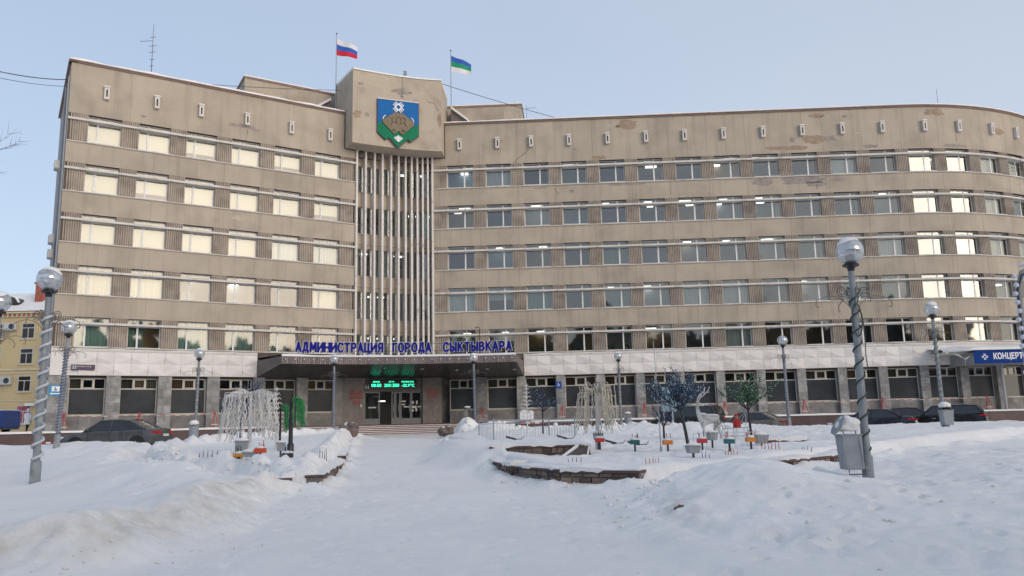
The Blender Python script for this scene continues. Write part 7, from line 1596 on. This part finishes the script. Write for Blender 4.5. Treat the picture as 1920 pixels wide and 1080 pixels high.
R__ = [(.13, .15), (.12, .14), (.12, .16), .055, .10, .07, .055, .04, .035, .07, .055, .04, .035, .095, .07, .05, .045, .095, .07, .05, .045]
skin('body', V_, E_, R__, mat('dark_trousers', (.02, .02, .028), .9), pe)
c = MB(); rg = [(.62, .25, .27), (.8, .22, .25), (1.0, .19, .22), (1.2, .18, .22), (1.38, .17, .23), (1.47, .11, .14), (1.5, .06, .07)]; vs = []
for z, a, b in rg: vs += [(a * math.cos(t_), b * math.sin(t_), z) for t_ in np.linspace(0, 2 * math.pi, 15)[:-1]]
c.add(vs, [(i * 14 + k, i * 14 + (k + 1) % 14, (i + 1) * 14 + (k + 1) % 14, (i + 1) * 14 + k) for i in range(6) for k in range(14)]); c.build('coat', M['white'], pe, smooth=True)
for s, q in ((1, [(0, .19, 1.40), (.04, .25, 1.12), (.16, .23, .94)]), (-1, [(0, -.19, 1.40), (-.06, -.25, 1.12), (-.02, -.25, .90)])): c = MB(); c.tube(q, [.085, .07, .055], 8); c.build('sleeve', M['white'], pe, smooth=True)
c = MB(); c.blob((.04, 0, 1.63), .095, (1, .9, 1.2), 12, 9); h_ = c.build('head', M['skin'], pe, smooth=True); c = MB(); c.blob((.145, 0, 1.62), .018, seg=6, rings=5); c.build('nose', M['skin'], h_)
c = MB(); [c.blob((.125, s * .035, 1.65), .010, seg=6, rings=4) for s in (-1, 1)]; c.build('eyes', M['black'], h_); c = MB(); c.box(.125, .134, -.025, .025, 1.565, 1.575); c.build('mouth', M['red'], h_)
c = MB(); c.blob((.0, 0, 1.65), .125, (1, .95, 1.15), 14, 10); c.build('hood', M['white'], pe, smooth=True)
# ------------------------------------------------------------------ bare trees at both edges
M['bark'] = mat('dark_bark', (.075, .062, .052), .9, var=.2, vscale=8)
def baretree(label, x, y, H, seed, spread, dirx):
    t = thing('bare_tree', label, 'tree', (x, y, hz(x, y))); rd = random.Random(seed); c = MB(); pts = [(0, 0, -.2), (.1, 0, H * .25), (-.05, .1, H * .5), (.1, 0, H * .75), (0, 0, H)]; c.tube(pts, [.2, .17, .13, .08, .02], 8); c.build('trunk', M['bark'], t, smooth=True); c = MB()
    def g(p, d, ln, r, dep):
        q = p.copy(); dd = d.copy(); P = [p.copy()]
        for i in range(5): dd = (dd + Vector((rd.uniform(-.22, .22), rd.uniform(-.22, .22), rd.uniform(-.12, .18)))).normalized(); q = q + dd * ln / 5; P.append(q.copy())
        c.tube(P, [r * (1 - .14 * i) for i in range(6)], 4 if dep < 2 else 5, cap=False)
        if dep > 0:
            for i in range(5):
                b = P[rd.randint(2, 5)]; nd = (dd + Vector((rd.uniform(-1, 1), rd.uniform(-1, 1), rd.uniform(-.6, .7))) * .8).normalized(); g(b, nd, ln * rd.uniform(.45, .65), max(r * .5, .006), dep - 1)
    for i in range(9):
        z = H * (.6 + .38 * i / 9); a = rd.uniform(0, 6.28); el = rd.uniform(.3, 1.0); g(Vector((0, 0, z)), Vector((math.cos(a) * math.cos(el), math.sin(a) * math.cos(el), math.sin(el))), spread * (1.1 - .5 * i / 9), .035, 3)
    c.build('crown', M['bark'], t, kind='stuff')
baretree('bare birch with thin drooping twigs reaching in at the upper left edge', -22.0, 25.5, 15.5, 5, 2.7, 1)
baretree('bare tree with dark twigs reaching in at the right edge', 26.3, 33.0, 13.0, 8, 2.9, -1)

# ------------------------------------------------------------------ belt of tall trees across the square, behind the viewer: out of view, sized to darken the lower window reflections
c = MB(); rd = random.Random(9)
def treemass(x, y, h, r):
    c.tube([(x, y, 0), (x, y, h * .6)], [.3, .15], 5)
    for k in range(5): c.blob((x + rd.uniform(-.4, .4) * r, y + rd.uniform(-.4, .4) * r, h * (.35 + .15 * k) - r * .4), r * (1 - .13 * k), (1, 1, 1.15), 8, 6, .9, freq=2.3)
for i in range(200):
    x = -220 + 480 * i / 200 + rd.uniform(-1, 1); treemass(x, rd.uniform(-98, -78), rd.uniform(22, 31) * (.85 + .3 * (noise.noise(Vector((x * .04, 0, 0))) + .5)), rd.uniform(3.5, 6))
for (x, y) in [(14, -9), (21, -6), (27, -13), (34, -8), (42, -4), (6, -14), (-9, -12), (-22, -16), (50, -12), (31, -20), (18, -19)]: treemass(x, y, rd.uniform(11, 15), rd.uniform(2, 2.8))  # nearer group added out of view to shade the foreground snow
c.build('unseen_trees', mat('winter_trees', (.07, .062, .055), .95, var=.3, vscale=.8), kind='stuff')
